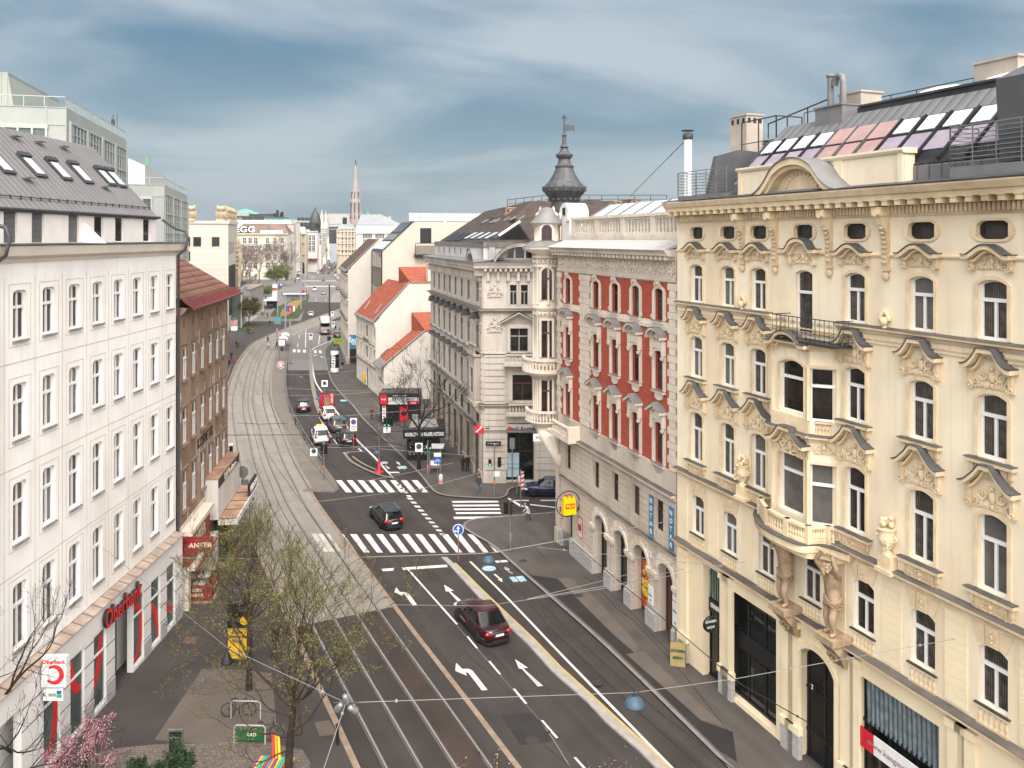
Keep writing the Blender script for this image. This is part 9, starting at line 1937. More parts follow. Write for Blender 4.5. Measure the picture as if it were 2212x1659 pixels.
q.build('frame',STEEL,o);q=MB();q.box(-.9,.9,-.8,.8,2.6,2.72);q.build('roof',mat('pale roof',(.45,.44,.43),.5),o);q=MB();q.box(-.52,.52,.48,.5,.2,2.5);q.box(-.55,-.53,-.5,.5,.2,2.5);q.build('pane',mat('booth glass',(.20,.22,.23),.1,.1,1,spec=.5),o);q=MB();q.box(-.45,.45,-.52,-.49,.8,1.3);q.build('notice',ENAM,o)
def shelter(label,px,py,rz,L_=5.0,z=.18):
 o=at('tram_shelter',label,'shelter',px,py,z,rz);q=MB();prof=[(-.9,2.35),(-.5,2.6),(.0,2.7),(.6,2.62),(.9,2.45)]
 for i in range(4):q.ext([(-L_/2,prof[i][0],prof[i][1]),(-L_/2,prof[i+1][0],prof[i+1][1]),(-L_/2,prof[i+1][0],prof[i+1][1]+.05),(-L_/2,prof[i][0],prof[i][1]+.05)],[(L_/2,prof[i][0],prof[i][1]),(L_/2,prof[i+1][0],prof[i+1][1]),(L_/2,prof[i+1][0],prof[i+1][1]+.05),(L_/2,prof[i][0],prof[i][1]+.05)])
 q.build('roof',mat('pale shelter roof',(.58,.57,.55),.4,.05),o);q=MB()
 for x in(-L_/2+.2,0,L_/2-.2):q.box(x-.05,x+.05,.6,.7,0,2.6)
 q.build('posts',STEEL,o);q=MB();q.box(-L_/2+.2,L_/2-.2,.63,.66,.3,2.2);q.build('back_glass',mat('booth glass'),o);q=MB();q.box(-1.5,1.5,.1,.5,.42,.48);q.build('bench',METAL,o)
th_=head(600)+pi/2
shelter('pale arched tram shelter on the platform, nearest one',*Z5(447,575),th_,5.5);shelter('pale arched tram shelter behind the nearest one on the platform',*Z5(462,548),th_,5.5);shelter('wide flat bus shelter beside the avenue',*Z5(525,232),.0,9,.13)
o=at('info_stele','tall white and grey stele at the end of the tram shelters','stele',*Z5(438,645),.18);q=MB();q.box(-.7,.7,-.15,.15,2.6,4.2,0);q.box(-.6,.6,-.17,-.15,2.9,4.0,1);q.box(-.6,-.45,-.1,.1,0,2.6,0);q.box(.45,.6,-.1,.1,0,2.6,0);q.build('board',[METALG,ENAM],o)
o=at('snack_pavilion','open snack pavilion with a pale flat roof on the far plaza','pavilion',*Z7(545,1260),.13);q=MB();q.box(-5,5,-4,3,5.4,6.1);q.lathe([(4.5,6.1),(3.5,7.6),(.5,8.2)],(1,0,0),10);q.build('roof',[mat('pavilion roof',(.55,.54,.51),.6)],o);q=MB()
o.scale=(0.48,)*3
for x in(-4.6,0,4.6):q.box(x-.1,x+.1,-3.6,-3.4,0,5.4)
q.box(-3,4.5,-1,2.5,0,5.4);q.build('counter_block',KB_,o)
o=at('metro_sign','blue underground sign with a white U on a pole','metro sign',*Z7(608,1330),.13);q=MB();q.tube([(0,0,0),(0,0,16.2)],.12,6);q.build('pole',STEEL,o);q=MB();q.box(1.2-.9+.8,3.1,-.2,0,14.6,16.4);q.build('panel',SIGB,o);text('U',1.6,mat('white lettering'),o,(2.1,-.25,15.5),rotz=S_,bold=.05)
o.scale=(0.62,)*3
rl2=gp([(708,1385),(712,1345),(600,1180),(520,1045),(484,960),(468,860),(468,760),(470,690)],Z5,.18);rl2=[G(*Z5(x,y),.18)for x,y in((712,1402),(655,1310),(590,1205),(530,1098),(492,1010),(472,930),(464,850),(466,760),(470,700))]
o=thing('platform_railing','long steel railing along the edge of the tram platform','railing',tuple(rl2[0]));q=MB();railing(q,[tuple(p-rl2[0])for p in rl2],1.15,2,.03,2.0);q.build('rails',STEEL,o)
p0_=G(*Z5(58,800),.13);p1_=G(*Z5(85,705),.13);o=thing('kerb_railing','short steel railing at the kerb of the brown house','railing',tuple(p0_));q=MB();railing(q,[(0,0,0),tuple(p1_-p0_)],1.1,3,.025,1.5);q.build('rails',STEEL,o)
def bin_(label,px,py,h=1.3):o=at('litter_bin',label,'litter bin',px,py);pole(o,h+.5,.04);q=MB();q.lathe([(.18,h-.5),(.2,h-.45),(.2,h+.25),(.12,h+.4),(.0,h+.42)],(.28,0,0),12,0);q.lathe([(.205,h-.3),(.205,h-.15)],(.28,0,0),12,1);q.build('bin',[mat('bin grey',(.46,.46,.46),.4,.06),ORB],o)
bin_('small silver litter bin with an orange band on a post by the zebra',*Z5(1515,1558));bin_('grey litter bin on a post by the side street corner',*Zc(808,1572))
o=at('hazard_post','red and white striped post on the side street corner','post',*Zc(835,1660),.0);pole(o,3.4,.05);q=MB();q.box(.02,.3,-.06,-.02,1.6,3.2,0)
for k in range(4):q.ext([(.02,-.07,1.65+k*.4),(.3,-.07,1.8+k*.4),(.3,-.07,1.98+k*.4),(.02,-.07,1.83+k*.4)],[(.02,-.06,1.65+k*.4),(.3,-.06,1.8+k*.4),(.3,-.06,1.98+k*.4),(.02,-.06,1.83+k*.4)],1)
q.build('striped_board',[ENAM,SIGR],o)
o=at('bollard','short black bollard at the left kerb by the budding tree','bollard',*Z4(958,1508),.13);q=MB();q.lathe([(.09,0),(.07,.1),(.06,.8),(.1,.85),(.1,.95),(.03,1.02)],(0,0,0),10);q.build('post',BLACK,o)
lb=Bld.w(H1,wx[2]+1.4,.35);o=thing('letter_box','yellow letter box on the wall of the old house','letter box',(lb.x,lb.y,0),H1.rz);q=MB();q.box(-.35,.35,-.25,.2,.9,2.0);q.lathe([(.06,0),(.06,.9)],(0,0,0),6);q.build('box',mat('post yellow',(.65,.40,.02),.5),o)
o=at('poster_stand','tall poster stand with a yellow lower sheet behind the budding trees','poster',*Z4(335,1010),.13);q=MB();q.box(-.7,.7,-.08,.08,.35,3.6,0);q.box(-.62,.62,-.1,-.08,.45,2.15,1);q.box(-.62,.62,-.1,-.08,2.2,3.5,2);disc(q,.3,-.1,2.6,.24,1);q.box(-.65,-.55,-.05,.05,0,.4,0);q.box(.55,.65,-.05,.05,0,.4,0);q.build('panel',[METAL,mat('poster sun yellow',(.72,.44,.02),.5,.05),mat('poster black')],o)
for k,t in enumerate(('Deine','Stimme für','Wien!')):text(t,.27,mat('dark lettering'),o,(-.08,-.11,1.95-k*.25),rotz=S_,sx=.85,bold=.01)
o=at('info_stele','small grey stele with a black screen by the shrubs','stele',*Zl3(1140,1680),.13);q=MB();q.box(-.34,.34,-.04,.04,.1,1.9,0);q.box(-.28,.28,-.06,-.04,.9,1.5,1);q.box(-.28,.28,-.06,-.04,1.6,1.82,1);q.build('panel',[STEEL,BLACK],o)
o=at('bollard','dark tilted post behind the pink blossom bush','bollard',*Zl3(650,1500),.13);q=MB();q.tube([(0,0,0),(.08,0,1.3)],.09,8);q.build('post',METAL,o)
def bench():
 o=at('bench','bench of rainbow coloured slats at the lower edge beside the tree trunk','bench',*Z4(548,1690),.13,-.1);cs=[(.30,.06,.26),(.05,.22,.50),(.06,.40,.20),(.72,.52,.03),(.70,.30,.03),(.55,.04,.03),(.08,.42,.38)];mats=[mat('slat %s'%n,c,.5,.1,4)for n,c in zip(('violet','blue','green','yellow','orange','red','teal'),cs)]
 for k in range(14):
  q=MB();x=-.85+k*.125;q.box(x,x+.09,-.5,.45,.42,.46);q.build('slat',mats[(k*3)%7],o)
 for x in(-.75,.75):q=MB();q.box(x-.04,x+.04,-.45,.4,.0,.42);q.build('leg',STEEL,o)
 for k in range(3):q=MB();q.ext([(-.15+k*.14,.3,.46),(-.05+k*.14,.3,.46),(-.05+k*.14,.38,.46),(-.15+k*.14,.38,.46)],[(-.32+k*.14,.6,1.35),(-.22+k*.14,.6,1.35),(-.22+k*.14,.66,1.35),(-.32+k*.14,.66,1.35)]);q.build('backrest_slat',mats[(5,4,3)[k]],o)
bench()
def bicycle(label,px,py,rz,c):
 o=at('bicycle',label,'bicycle',px,py,.13,rz);
 for x in(-.53,.53):
  q=MB();q.tube([(x+.33*cos(a),0,.34+.33*sin(a))for a in[2*pi*k/20 for k in range(21)]],.022,5,0)
  for k in range(8):a=2*pi*k/8;q.tube([(x,0,.34),(x+.31*cos(a),0,.34+.31*sin(a))],.005,3,1)
  q.build('wheel',[TYRE,STEEL],o)
 q=MB()
 for a,b in(((-.53,.34),(-.08,.30)),((-.08,.30),(.38,.78)),((-.08,.30),(-.20,.86)),((-.18,.76),(.38,.78)),((-.53,.34),(-.18,.76)),((.53,.34),(.36,.92))):q.tube([(a[0],0,a[1]),(b[0],0,b[1])],.02,5)
 q.build('frame',c,o);q=MB();q.tube([(.28,-.28,.98),(.38,-.1,.96),(.38,.1,.96),(.28,.28,.98)],.016,5);q.build('handlebar',BLACK,o);q=MB();q.ball((-.22,0,.90),.14,.08,.035,8,5);q.build('saddle',BLACK,o);q=MB();q.tube([(-.08,-.1,.16),(-.08,-.04,.3),(-.08,.04,.3),(-.08,.1,.44)],.015,4);q.lathe([(.08,0),(.08,.01)],(-.08,0,.3),8);q.build('crank',STEEL,o)
bicycle('black bicycle leaning in the stand left of the tree trunk',*Z4(330,1330),.08,BLACK);bicycle('dark bicycle behind the green panel of the bike stand',*Z4(500,1485),.15,mat('bike dark',(.03,.03,.035),.4));
def rack(label,px,py,w_,panel):
 o=at('bike_stand',label,'bike stand',px,py,.13,-.04);q=MB();q.tube([(-w_,0,0),(-w_,0,.78),(-w_+.1,0,.88),(w_-.1,0,.88),(w_,0,.78),(w_,0,0)],.035,6);q.build('hoop',mat('white steel',(.40,.40,.40),.4),o)
 if panel:q=MB();q.box(-w_+.1,w_-.05,-.02,.02,.15,.72,0);q.build('panel',mat('bike stand green',(.015,.10,.035),.5),o);text('RAD',.22,ENAM,o,(.1,-.03,.45),rotz=S_)
rack('white bike stand hoop carrying the black bicycle',*Z4(375,1345),.75,False);rack('white bike stand hoop with a green panel',*Z4(400,1505),.75,True)
o=at('pigeon','grey pigeon walking on the beige paving','bird',*Zl3(1314,1108),.13,.4);q=MB();q.ball((0,0,.13),.07,.13,.065,9,6);q.ball((0,.13,.20),.035,.04,.04,7,5);q.tube([(0,-.10,.13),(0,-.24,.10)],.035,5,0,True,.02);q.tube([(0,.08,.15),(0,.12,.2)],.035,5);q.build('body',mat('pigeon grey',(.13,.14,.16),.7,.3,12),o);q=MB();q.tube([(0,.16,.2),(0,.195,.19)],.009,4);q.build('beak',BLACK,o);q=MB()
for sg in(-1,1):q.tube([(sg*.025,0,.08),(sg*.025,.01,.0),(sg*.025,.05,0)],.007,4)
q.build('legs',mat('pigeon pink',(.3,.1,.09),.7),o)
def bpt(px,py):return G(*Zan(px,py),.13)
o=thing('terrace_screen','red fabric terrace screen lettered in white facing the camera','screen',tuple(bpt(275,1545)));q=MB();q.box(-.95,.95,-.03,.03,.12,1.15);q.build('fabric',ARED,o);text('DEIN',.26,ACRM,o,(0,-.045,.82),rotz=S_,bold=.012);text('ANKER',.26,ACRM,o,(0,-.045,.48),rotz=S_,bold=.012);q=MB();q.box(-1.05,1.05,-.25,.25,0,.1);q.build('foot',OCHR,o)
a=bpt(415,1545);b=bpt(497,1375);o=thing('terrace_screen','red fabric terrace screen along the pavement side','screen',tuple(a),atan2(b.y-a.y,b.x-a.x));l_=(b-a).length;q=MB();q.box(0,l_,-.03,.03,.12,1.1);q.build('fabric',ARED,o);text('ANKER',.3,ACRM,o,(l_/2,-.045,.6),rotz=S_);q=MB();q.box(0,l_,-.2,.2,0,.1);q.build('foot',OCHR,o)
def cafe_table(label,px,py):o=thing('cafe_table',label,'table',tuple(bpt(px,py)));q=MB();q.lathe([(.42,.70),(.43,.72),(.42,.74)],(0,0,0),20);q.build('table_top',ENAM,o);q=MB();q.tube([(0,0,.02),(0,0,.7)],.035,6);q.lathe([(.24,0),(.22,.03),(.04,.05)],(0,0,0),12);q.build('pedestal',STEEL,o);return o
t1=cafe_table('round white cafe table nearer the lettered screen',300,1455);t2=cafe_table('round white cafe table further from the lettered screen',345,1375)
for k,t in enumerate((t1,t2)):p=t.location;o=thing('potted_plant',('small potted plant on the nearer white table','small potted plant on the farther white table')[k],'plant',(p.x-.08,p.y+.1,.13+.74));q=MB();q.lathe([(.05,0),(.07,.12)],(0,0,0),8);q.build('pot',METAL,o);q=MB();leaves(q,[([Vector((0,0,.12)),Vector((0,0,.3))],None)],random.Random(k),40,.05,.05,(0,1));q.build('foliage',DGL[:2],o)
def chair(label,px,py,rz):
 o=thing('cafe_chair',label,'chair',tuple(bpt(px,py)),rz);q=MB();q.box(-.21,.21,-.2,.2,.43,.47);q.build('seat',ARED,o);q=MB();q.ext([(-.21,.18,.5),(.21,.18,.5),(.21,.22,.5),(-.21,.22,.5)],[(-.2,.26,.88),(.2,.26,.88),(.2,.30,.88),(-.2,.30,.88)]);q.build('backrest',mat('chair red',(.5,.01,.03),.4),o)
 for x in(-.18,.18):
  for y in(-.17,.18):q=MB();q.tube([(x,y,0),(x,y,.43)],.014,5);q.build('leg',STEEL,o)
chair('red cafe chair by the wall at the farther table',285,1385,1.4);chair('red cafe chair on the street side of the farther table',385,1410,-1.8);chair('red cafe chair at the corner between the screens',395,1440,-1.4);chair('red cafe chair by the wall at the nearer table',225,1455,1.4)
a=Y.w(Y.S(1465),1.0);o=thing('a_board','brown pavement board with green ring lettering by the coffee shop','sign',(G(*Zy5(65,1060),.13)),-.25);q=MB();q.ext([(-.42,-.28,0),(.42,-.28,0),(.42,-.25,0),(-.42,-.25,0)],[(-.42,-.02,1.25),(.42,-.02,1.25),(.42,.01,1.25),(-.42,.01,1.25)],0);q.ext([(-.42,.28,0),(.42,.28,0),(.42,.25,0),(-.42,.25,0)],[(-.42,.02,1.25),(.42,.02,1.25),(.42,-.01,1.25),(-.42,-.01,1.25)],1);q.build('panel',[mat('board wood',(.30,.22,.10),.7,.12,3),METAL],o);dg=mat('board green',(.03,.10,.04),.6);text('CHASEN',.2,dg,o,(0,-.16,.82),rotz=S_,bold=.006);text('BREW',.2,dg,o,(0,-.22,.45),rotz=S_,bold=.006)
sy_=Zy5(235,815);o=thing('round_sign','round black hanging sign of the coffee shop with white ring lettering','sign',tuple(Y.w(Y.S(sy_[0],.9),0,0)),Y.rz);zz=Y.Z(sy_[0],sy_[1],.7);q=MB();q.M=Matrix.Translation((-.02,.75,zz))@Matrix.Rotation(pi/2,4,'Y');q.lathe([(0,-.06),(.42,-.06),(.42,.06),(0,.06)],(0,0,0),20);q.M=None;q.tube([(0,.02,zz),(0,.35,zz)],.03,5);q.build('disc',BLACK,o);text('CHASEN',.17,ENAM,o,(-.095,.75,zz+.16),rotz=pi);text('BREW',.17,ENAM,o,(-.095,.75,zz-.14),rotz=pi)
bp=Zr(318,815);sb=R.S(bp[0],1.0);zb_=R.Z(bp[0],bp[1],1.0);o=thing('shop_sign','yellow shopping bag sign in a black ring on the red brick corner house','sign',tuple(R.w(sb,0,0)),R.rz);q=MB();q.tube([(0,1.0+.95*cos(a),zb_+.95*sin(a))for a in[2*pi*k/28 for k in range(29)]],.04,5);q.tube([(0,.02,zb_-.5),(0,.2,zb_-.4)],.05,5);q.build('ring',BLACK,o);q=MB();q.ext([(-.28,.42,zb_-.75),(.2,.42,zb_-.75),(.2,1.45,zb_-.75),(-.28,1.45,zb_-.75)],[(-.2,.5,zb_+.5),(.15,.5,zb_+.5),(.15,1.38,zb_+.5),(-.2,1.38,zb_+.5)]);q.tube([(-.2,.75,zb_+.5),(-.2,.85,zb_+.75),(-.2,1.05,zb_+.75),(-.2,1.15,zb_+.5)],.05,5,1);bg=q.build('bag',[mat('bag yellow',(.80,.58,.0),.45,.04),SIGR],o);q=MB();q.box(-.285,-.26,.58,1.3,zb_-.28,zb_+.08);q.build('name_panel',SIGR,bg);text('BILLA',.3,mat('bag letter',(.8,.62,.05),.5),bg,(-.295,.94,zb_-.1),rotz=pi,bold=.012,sx=.8)
rp=Zc(555,1122);sk=K.S(rp[0],.9);zk_=K.Z(rp[0],rp[1],.9);o=thing('round_sign','red round bank emblem with a white diagonal on the bank corner','sign',tuple(K.w(sk,0,0)),K.rz);f_=-K.rz;q=MB();cc=(0,1.0,zk_);Mx=Matrix.Translation(cc)@Matrix.Rotation(-K.rz,4,'Z')@Matrix.Scale(.62,4);q.M=Mx;disc(q,0,0,0,.75,0,.2,24);q.ext([(-.55,-.22,-.35),(-.45,-.22,-.5),(.55,-.22,.35),(.45,-.22,.5)],[(-.55,-.2,-.35),(-.45,-.2,-.5),(.55,-.2,.35),(.45,-.2,.5)],1);q.ext([(.05,-.22,.2),(.28,-.22,.68),(.36,-.22,.62),(.12,-.22,.12)],[(.05,-.2,.2),(.28,-.2,.68),(.36,-.2,.62),(.12,-.2,.12)],1);q.M=None;q.build('disc',[RED,ENAM],o);q=MB();q.box(-.05,.05,0,.4,zk_-.05,zk_+.05);q.build('bracket',METAL,o)
hp=P(*Zc(992,1180),66.0);o=thing('hanging_sign','white house sign under the round oriel of the red corner house','sign',tuple(hp),.12);q=MB();q.box(-.85,.85,-.05,.05,-.3,.3,0);q.tube([(-.6,0,.3),(-.6,0,.9)],.02,4,1);q.tube([(.6,0,.3),(.6,0,.9)],.02,4,1);q.build('board',[ENAM,IRON],o);text('HAUS',.42,mat('dark lettering'),o,(-.1,-.06,0),rotz=S_)
q_=P(*Zc(645,1222),79.8);o=thing('street_name_plate','dark street name plate on the bank corner wall','sign',tuple(q_));q=MB();q.box(-.75,.75,-.03,.03,-.2,.2);q.build('plate',mat('plate navy',(.01,.015,.03),.4),o);text('4., Paniglgasse',.19,ENAM,o,(0,-.04,0),rotz=S_)
gs=P(*Z7(1257,1602),158);o=thing('shop_sign','green shop board on the front of the tall pale house','sign',tuple(gs));q=MB();q.box(-2.6,2.0,-.1,.1,-1.1,1.1);q.build('board',mat('board lime',(.20,.27,.04),.5,.15,1),o);text('Quick',1.1,mat('plum lettering',(.2,.02,.08),.6),o,(-.3,-.12,.2),rotz=S_)
o.scale=(0.45,)*3
def giant(label,s_,z,flip):
 f=flip;J={'pel':(0,.55,1.35,(.27,.22)),'wst':(.05*f,.5,1.75,(.24,.2)),'chs':(.05*f,.62,2.25,(.34,.25)),'nck':(-.05*f,.82,2.5,.13),'hd':(-.15*f,.98,2.62,.19),'tp':(-.2*f,1.03,2.75,.15),'lh':(-.17,.55,1.2,.2),'lk':(-.22,.78,.68,.15),'la':(-.2,.6,.12,.09),'lt':(-.2,.85,.05,.08),'rh':(.17,.55,1.2,.2),'rk':(.24,.62,.62,.14),'ra':(.22,.5,.1,.09),'rt':(.24,.75,.05,.08),'ls':(-.36,.6,2.38,.15),'le':(-.55,.85,2.75,.11),'lw':(-.3,.8,3.05,.085),'lp':(-.2,.8,3.15,.09),'rs':(.42,.6,2.38,.15),'re':(.62,.8,2.7,.11),'rw':(.4,.75,3.05,.085),'rp':(.3,.75,3.15,.09)}
 E=[('pel','wst'),('wst','chs'),('chs','nck'),('nck','hd'),('hd','tp')]+[e for a in 'lr' for e in(('pel',a+'h'),(a+'h',a+'k'),(a+'k',a+'a'),(a+'a',a+'t'),('chs',a+'s'),(a+'s',a+'e'),(a+'e',a+'w'),(a+'w',a+'p'))]
 me=skin_mesh(J,E,'body',1);me.materials.append(SG);o=thing('stone_giant',label,'statue',tuple(Y.w(s_,0,z)),Y.rz);o.scale=(1.12,)*3;b=meshobj('body',me,o)
 for p in me.polygons:p.use_smooth=True
 q=MB()
 for k in range(6):q.tube([(.34*cos(a)-.02,.55+.26*sin(a),1.38-.04*k+.1*sin(a*2+k))for a in[2*pi*t/12 for t in range(13)]],.05,5)
 q.tube([(.3,.5,1.3),(.5,.45,1.0),(.45,.3,.5)],.1,6);q.tube([(.35,.45,2.4),(.55,.35,1.9),(.45,.35,1.3)],.10,6);q.build('loin_cloth',SG,o);q=MB()
 for k in range(16):q.ball((J['tp'][0]+random.uniform(-.16,.16),J['tp'][1]+random.uniform(-.15,.1),2.72+random.uniform(-.1,.14)),.07,None,None,5,4)
 for k in range(8):q.ball((J['hd'][0]+random.uniform(-.08,.08),J['hd'][1]+.13,2.48+random.uniform(-.1,.08)),.06,None,None,5,4)
 q.build('hair',SG,o)
 for sg,a in((-1,'l'),(1,'r')):
  q=MB()
  for k in range(4):q.tube([(J[a+'p'][0]+.05*k-.07,.8,3.15),(J[a+'p'][0]+.05*k-.07,.92,3.24),(J[a+'p'][0]+.05*k-.07,1.0,3.2)],.024,5)
  q.tube([(J[a+'p'][0],.75,3.12),(J[a+'p'][0]-sg*.1,.85,3.18)],.03,5);q.build('hand',SG,o)
 q=MB();q.box(-.5,.5,0,1.0,-.25,0);q.px([(0,-1.3),(.3,-1.2),(.45,-.8),(.9,-.3),(0,-.25)],-.38,.38);spiral(q,0,-.9,.25,1.2,.1,1,.5);q.build('pedestal',SG,o)
SG=mat('sooty yellow stone',(.36,.26,.17),.9,.25,3,bump=.2,dirt=.6,dcol=(.17,.105,.06))
giant('stone giant carrying the bay on his shoulders, nearer to the camera',Y.S(Zy5(955,0)[0],.6),7.2,1);giant('stone giant carrying the bay, further from the camera and half shaded',Y.S(Zy5(680,0)[0],.6),7.2,-1)
# overhead wires and hanging lamps
WIREW=mat('pale span wire',(.26,.25,.24),.6,.1,5);WIRED=mat('dark wire',(.03,.03,.03),.6)
def wire(label,pts,m=WIREW,r=.010,sag=.0,name='span_wire',g=None):
 pts=[Vector(p)for p in pts];q=MB();out=[]
 for i in range(len(pts)-1):
  for k in range(6):t=k/6;p=pts[i].lerp(pts[i+1],t);p.z-=sag*4*t*(1-t);out.append(p)
 out.append(pts[-1]);o0=out[0];q.tube([p-o0 for p in out],r,4);
 for i in(1,len(out)-2):q.ball(tuple(out[i]-o0),.06,None,None,5,4)
 o=q.build(name,m);o.location=o0;tag(o,label,'wire',g);return o
def onW(px,py,d=.02):s_,z=W.sz(px,py,d);return W.w(s_,d,z)
def onY(px,py,d=.02):s_,z=Y.sz(px,py,d);return Y.w(s_,d,z)
def onR(px,py,d=.02):s_,z=R.sz(px,py,d);return R.w(s_,d,z)
def onK(px,py,d=.02):s_,z=K.sz(px,py,d);return K.w(s_,d,z)
def onB(px,py,d=.02):s_,z=B.sz(px,py,d);return B.w(s_,d,z)
def Pz(px,py,z):return G(px,py,z)
def lamp(label,top,m=LAMPB,r=.36,bell=False):
 o=thing('street_lamp',label,'street lamp',tuple(top));q=MB()
 if bell:q.lathe([(.03,0),(.04,-.14),(.09,-.22),(.17,-.42),(.25,-.58),(.26,-.62),(.22,-.62),(.06,-.4)],(0,0,0),18)
 else:q.lathe([(.05,-.12),(.17,-.17),(.29,-.27),(r,-.41),(r,-.44),(r-.03,-.44),(.17,-.3),(.02,-.26)],(0,0,0),20)
 q.build('lamp_shade',m,o);q=MB();q.tube([(-.18,0,.02),(0,0,-.04),(.18,0,.02)],.025,5);q.tube([(0,0,.02),(0,0,-.16)],.04,6);q.box(-.08,.08,-.04,.04,-.13,-.07);q.build('hanger',IRON,o);return o
cl_=Pz(747,1518,9.0);lp1=onY(2064,1380);L1_=cl_.lerp(lp1,.50);d=(cl_.y+(lp1.y-cl_.y)*.5);L1_=P(1370,1496,28.4)
wire('span wire from the floodlight cluster past the nearest blue lamp to the yellow house',[cl_,L1_,P(1590,1466,29),lp1]);lamp('blue grey hanging lamp over the bike lane, nearest to the camera',L1_)
wire('span wire from the white house through the black bell lamp to the floodlights',[onW(222,1183),onW(300,1255)+Vector((3,-2,-.6)),P(490,1398,33),cl_]);lamp('black bell shaped lamp hanging over the left pavement',P(490,1398,33),mat('bell black',(.01,.012,.016),.4,.1,4,spec=.3),bell=True)
wire('thin wire running down from the floodlight cluster',[cl_,Pz(700,1659,7.2),Pz(640,1850,6.5)],r=.014)
o=thing('floodlight_cluster','three grey floodlights bunched on the crossing span wires','floodlight',tuple(cl_));
for i,(dx,dz,a)in enumerate(((-.2,-.12,.5),(.0,.15,-.2),(.2,-.2,-.7))):q=MB();q.M=Matrix.Translation((dx,0,dz))@Matrix.Rotation(a,4,'Y')@Matrix.Rotation(.5,4,'X');q.lathe([(.02,.16),(.08,.15),(.1,0),(.13,-.16),(.13,-.2),(.1,-.19)],(0,0,0),12);q.M=None;q.build('floodlight',mat('lamp grey',(.25,.25,.25),.35,.1,metal=.5),o)
q=MB();q.tube([(-.4,0,0),(.4,0,0)],.03,5);q.tube([(0,0,-.4),(0,0,.4)],.03,5);q.build('mount',IRON,o)
L2=P(1055,1195,45);wire('span wire above the near zebra from the white house to the red brick house',[onW(316,1204),P(640,1208,46.5),L2,onR(1452,1125)],r=.022);lamp('blue grey hanging lamp above the near zebra crossing',L2)
wire('span wire over the burgundy sedan from the white house to the yellow house',[onW(330,1250),P(560,1282,44),P(745,1305,42),P(1046,1309,41),P(1300,1272,41.5),onY(1610,1213)])
L3=P(910,1056,78);wire('span wire between the bank corner and the brown house',[onB(480,1090),P(700,1082,70),L3,onK(1042,1020)],r=.022);lamp('blue grey hanging lamp beside the far zebra crossing',L3)
L4=P(1095,0,1);l4=Z5(1095,1258);L4=P(*l4,80);lamp('blue grey hanging lamp by the double green traffic light',L4);wire('span wire through the lamp at the double green traffic light',[onB(470,1010),P(*Z5(680,1215),76),L4,onK(1030,985)],r=.02)
for(x,y),Zd,lb,e in(((570,748),125,'small blue grey hanging lamp over the left lane far down',(955,690)),((690,893),105,'blue grey hanging lamp above the red poster frame',(1000,838)),((865,1032),95,'blue grey hanging lamp right of the parked suvs',(1010,905)),((495,655),138,'small blue grey hanging lamp at the platform end',(960,650))):
 L5=P(*Z5(x,y),Zd);lamp(lb,L5);ex=P(e[0],Z5(0,y)[1]-22,Zd+2);wire('span wire carrying the '+lb.replace('small ',''),[P(505,Z5(0,y)[1]-3,Zd*.93),L5,ex],r=.025,g=None)
GW='tram contact wires'
for d,nm in((-1.45,'left'),(1.45,'right')):
 ln=[p for p in offset(TC,d)if 20<p.y<330][::3];wire(f'dark contact wire over the {nm} tram track',[p+Vector((0,0,5.6))for p in ln],WIRED,.014)
wire('dark span wire over the tracks beside the brown house',[onB(486,940),P(*Z5(580,1162),84),P(*Z5(1180,1142),88),onK(960,925)],WIRED,.035);wire('dark upper span wire across tracks behind it',[P(*Z5(130,1080),90),P(*Z5(300,1088),91),P(*Z5(480,1082),92)],WIRED,.03)
wire('long dark wire along the bike lane, left of a pair',[P(1005,1150,52),P(1195,1362,40),P(1360,1520,31),P(1560,1700,26)],WIRED,.02);wire('long dark wire along the bike lane, right of a pair',[P(1020,1152,52),P(1240,1375,40),P(1420,1535,31),P(1660,1720,26)],WIRED,.02)
wire('dark cable along the right pavement below the yellow house',[onR(1235,1170,.9),P(1420,1325,40),P(1600,1478,33),onY(1745,1560,.6)],WIRED,.02)
for a,b,z0,lb in(((0,1060),(480,1200),84,'thin wire from the brown house across the platform'),((480,1250),(1240,1240),82,'thin wire above the platform tip'),((440,840),(1100,860),110,'thin wire above the black hatchback'),((980,1490),(1622,1355),76,'thin pale wire across the far zebra')):wire(lb,[P(*Z5(*a),z0),P(*Z5((a[0]+b[0])/2,(a[1]+b[1])/2+4),z0+1),P(*Z5(*b),z0+2)],r=.02)
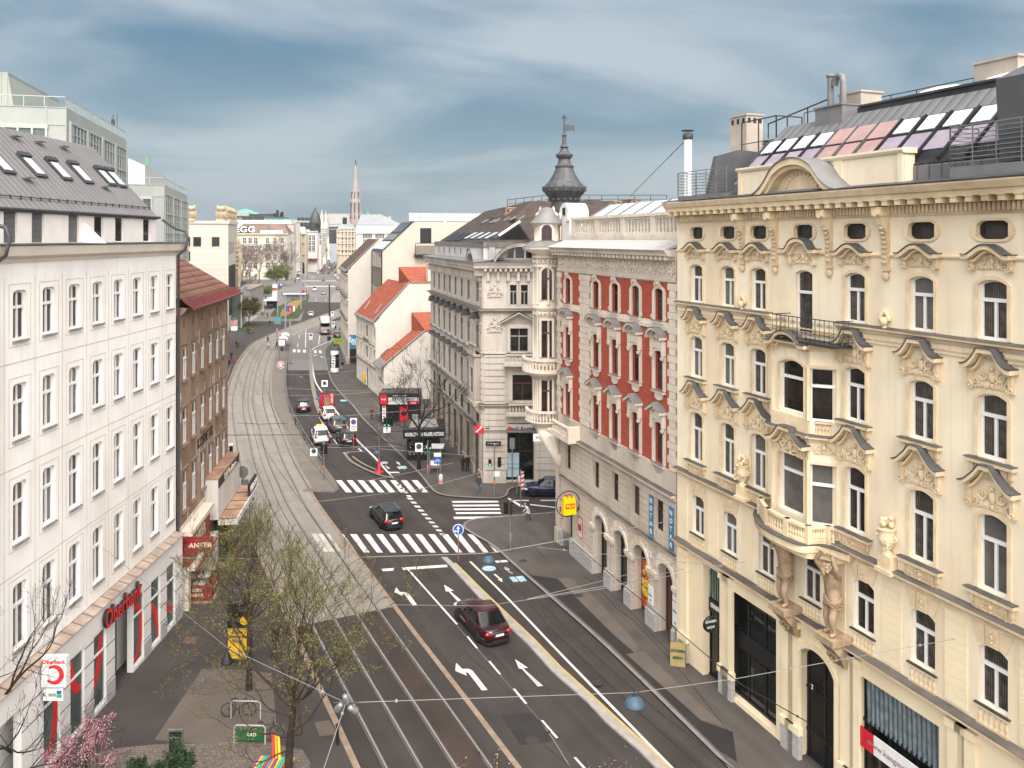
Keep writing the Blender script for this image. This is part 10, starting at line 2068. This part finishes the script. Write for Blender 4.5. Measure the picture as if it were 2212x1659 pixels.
wire('thin guy wire from the white flue to the cupola roof',[P(1477,307,47),P(1360,425,70)],WIRED,.02)
wire('thin wire to the pavement lamp on the right',[P(*Z6(960,97),45),P(*Z6(2212,225),36)],r=.014);wire('thin wire between the bank and yellow house fronts',[onR(1463,1215,.1),P(*Z6(880,455),40),P(*Z6(1540,345),40),onY(1480,1228)],r=.014)
for px,yb,yt,Zl,r,lb in((765/1622,0,0,0,.16,'black tram mast behind the coach'),):
 g_=G(*Z5(766,345),0);o=thing('tram_mast',lb,'mast',(g_.x,g_.y,0));q=MB();q.tube([(0,0,0),(0,0,H-(Z5(0,122)[1]-HY)*g_.y/F)],.26,8,0,True,.2);q.build('pole',BLACK,o)
for(x,y,yt),lb in(((612,1345,980),'grey mast beside the blue lit poster'),((692,1500,1115),'grey mast at the tram shelters'),((853,1275,680),'tall grey mast in the flower bed'),((897,1180,770),'tall pale mast behind the red board'),((776,1010,720),'thin mast left of the avenue'),((1228,985,690),'tall pale mast on the right traffic island'),((604,1660,1470),'short signal post on the tram curve'),((740,1535,1370),'thin post on the platform end')):
 px,py=Z7(x,y);g_=G(px,py);o=thing('mast',lb,'mast',(g_.x,g_.y,0));q=MB();h=H-(Z7(0,yt)[1]-HY)*g_.y/F;q.tube([(0,0,0),(0,0,h)],.14+g_.y*.0003,6,0);q.lathe([(.3,h*.3),(.3,h*.36)],(0,0,0),8,0);q.build('pole',mat('mast grey',(.26,.26,.26),.5,.1),o)
hm_=MB();hm_.box(-1500,1500,-60,3000,-1.1,175);hz_m=bpy.data.materials.new('haze');hz_m.use_nodes=True;nt=hz_m.node_tree;nt.nodes.remove(nt.nodes['Principled BSDF']);pv_=nt.nodes.new('ShaderNodeVolumePrincipled');pv_.inputs['Color'].default_value=(.80,.88,.95,1);pv_.inputs['Density'].default_value=.00008;pv_.inputs['Anisotropy'].default_value=.3
nt.links.new(pv_.outputs[0],nt.nodes['Material Output'].inputs['Volume']);hz_o=hm_.build('haze',hz_m);hz_o['kind']='stuff'
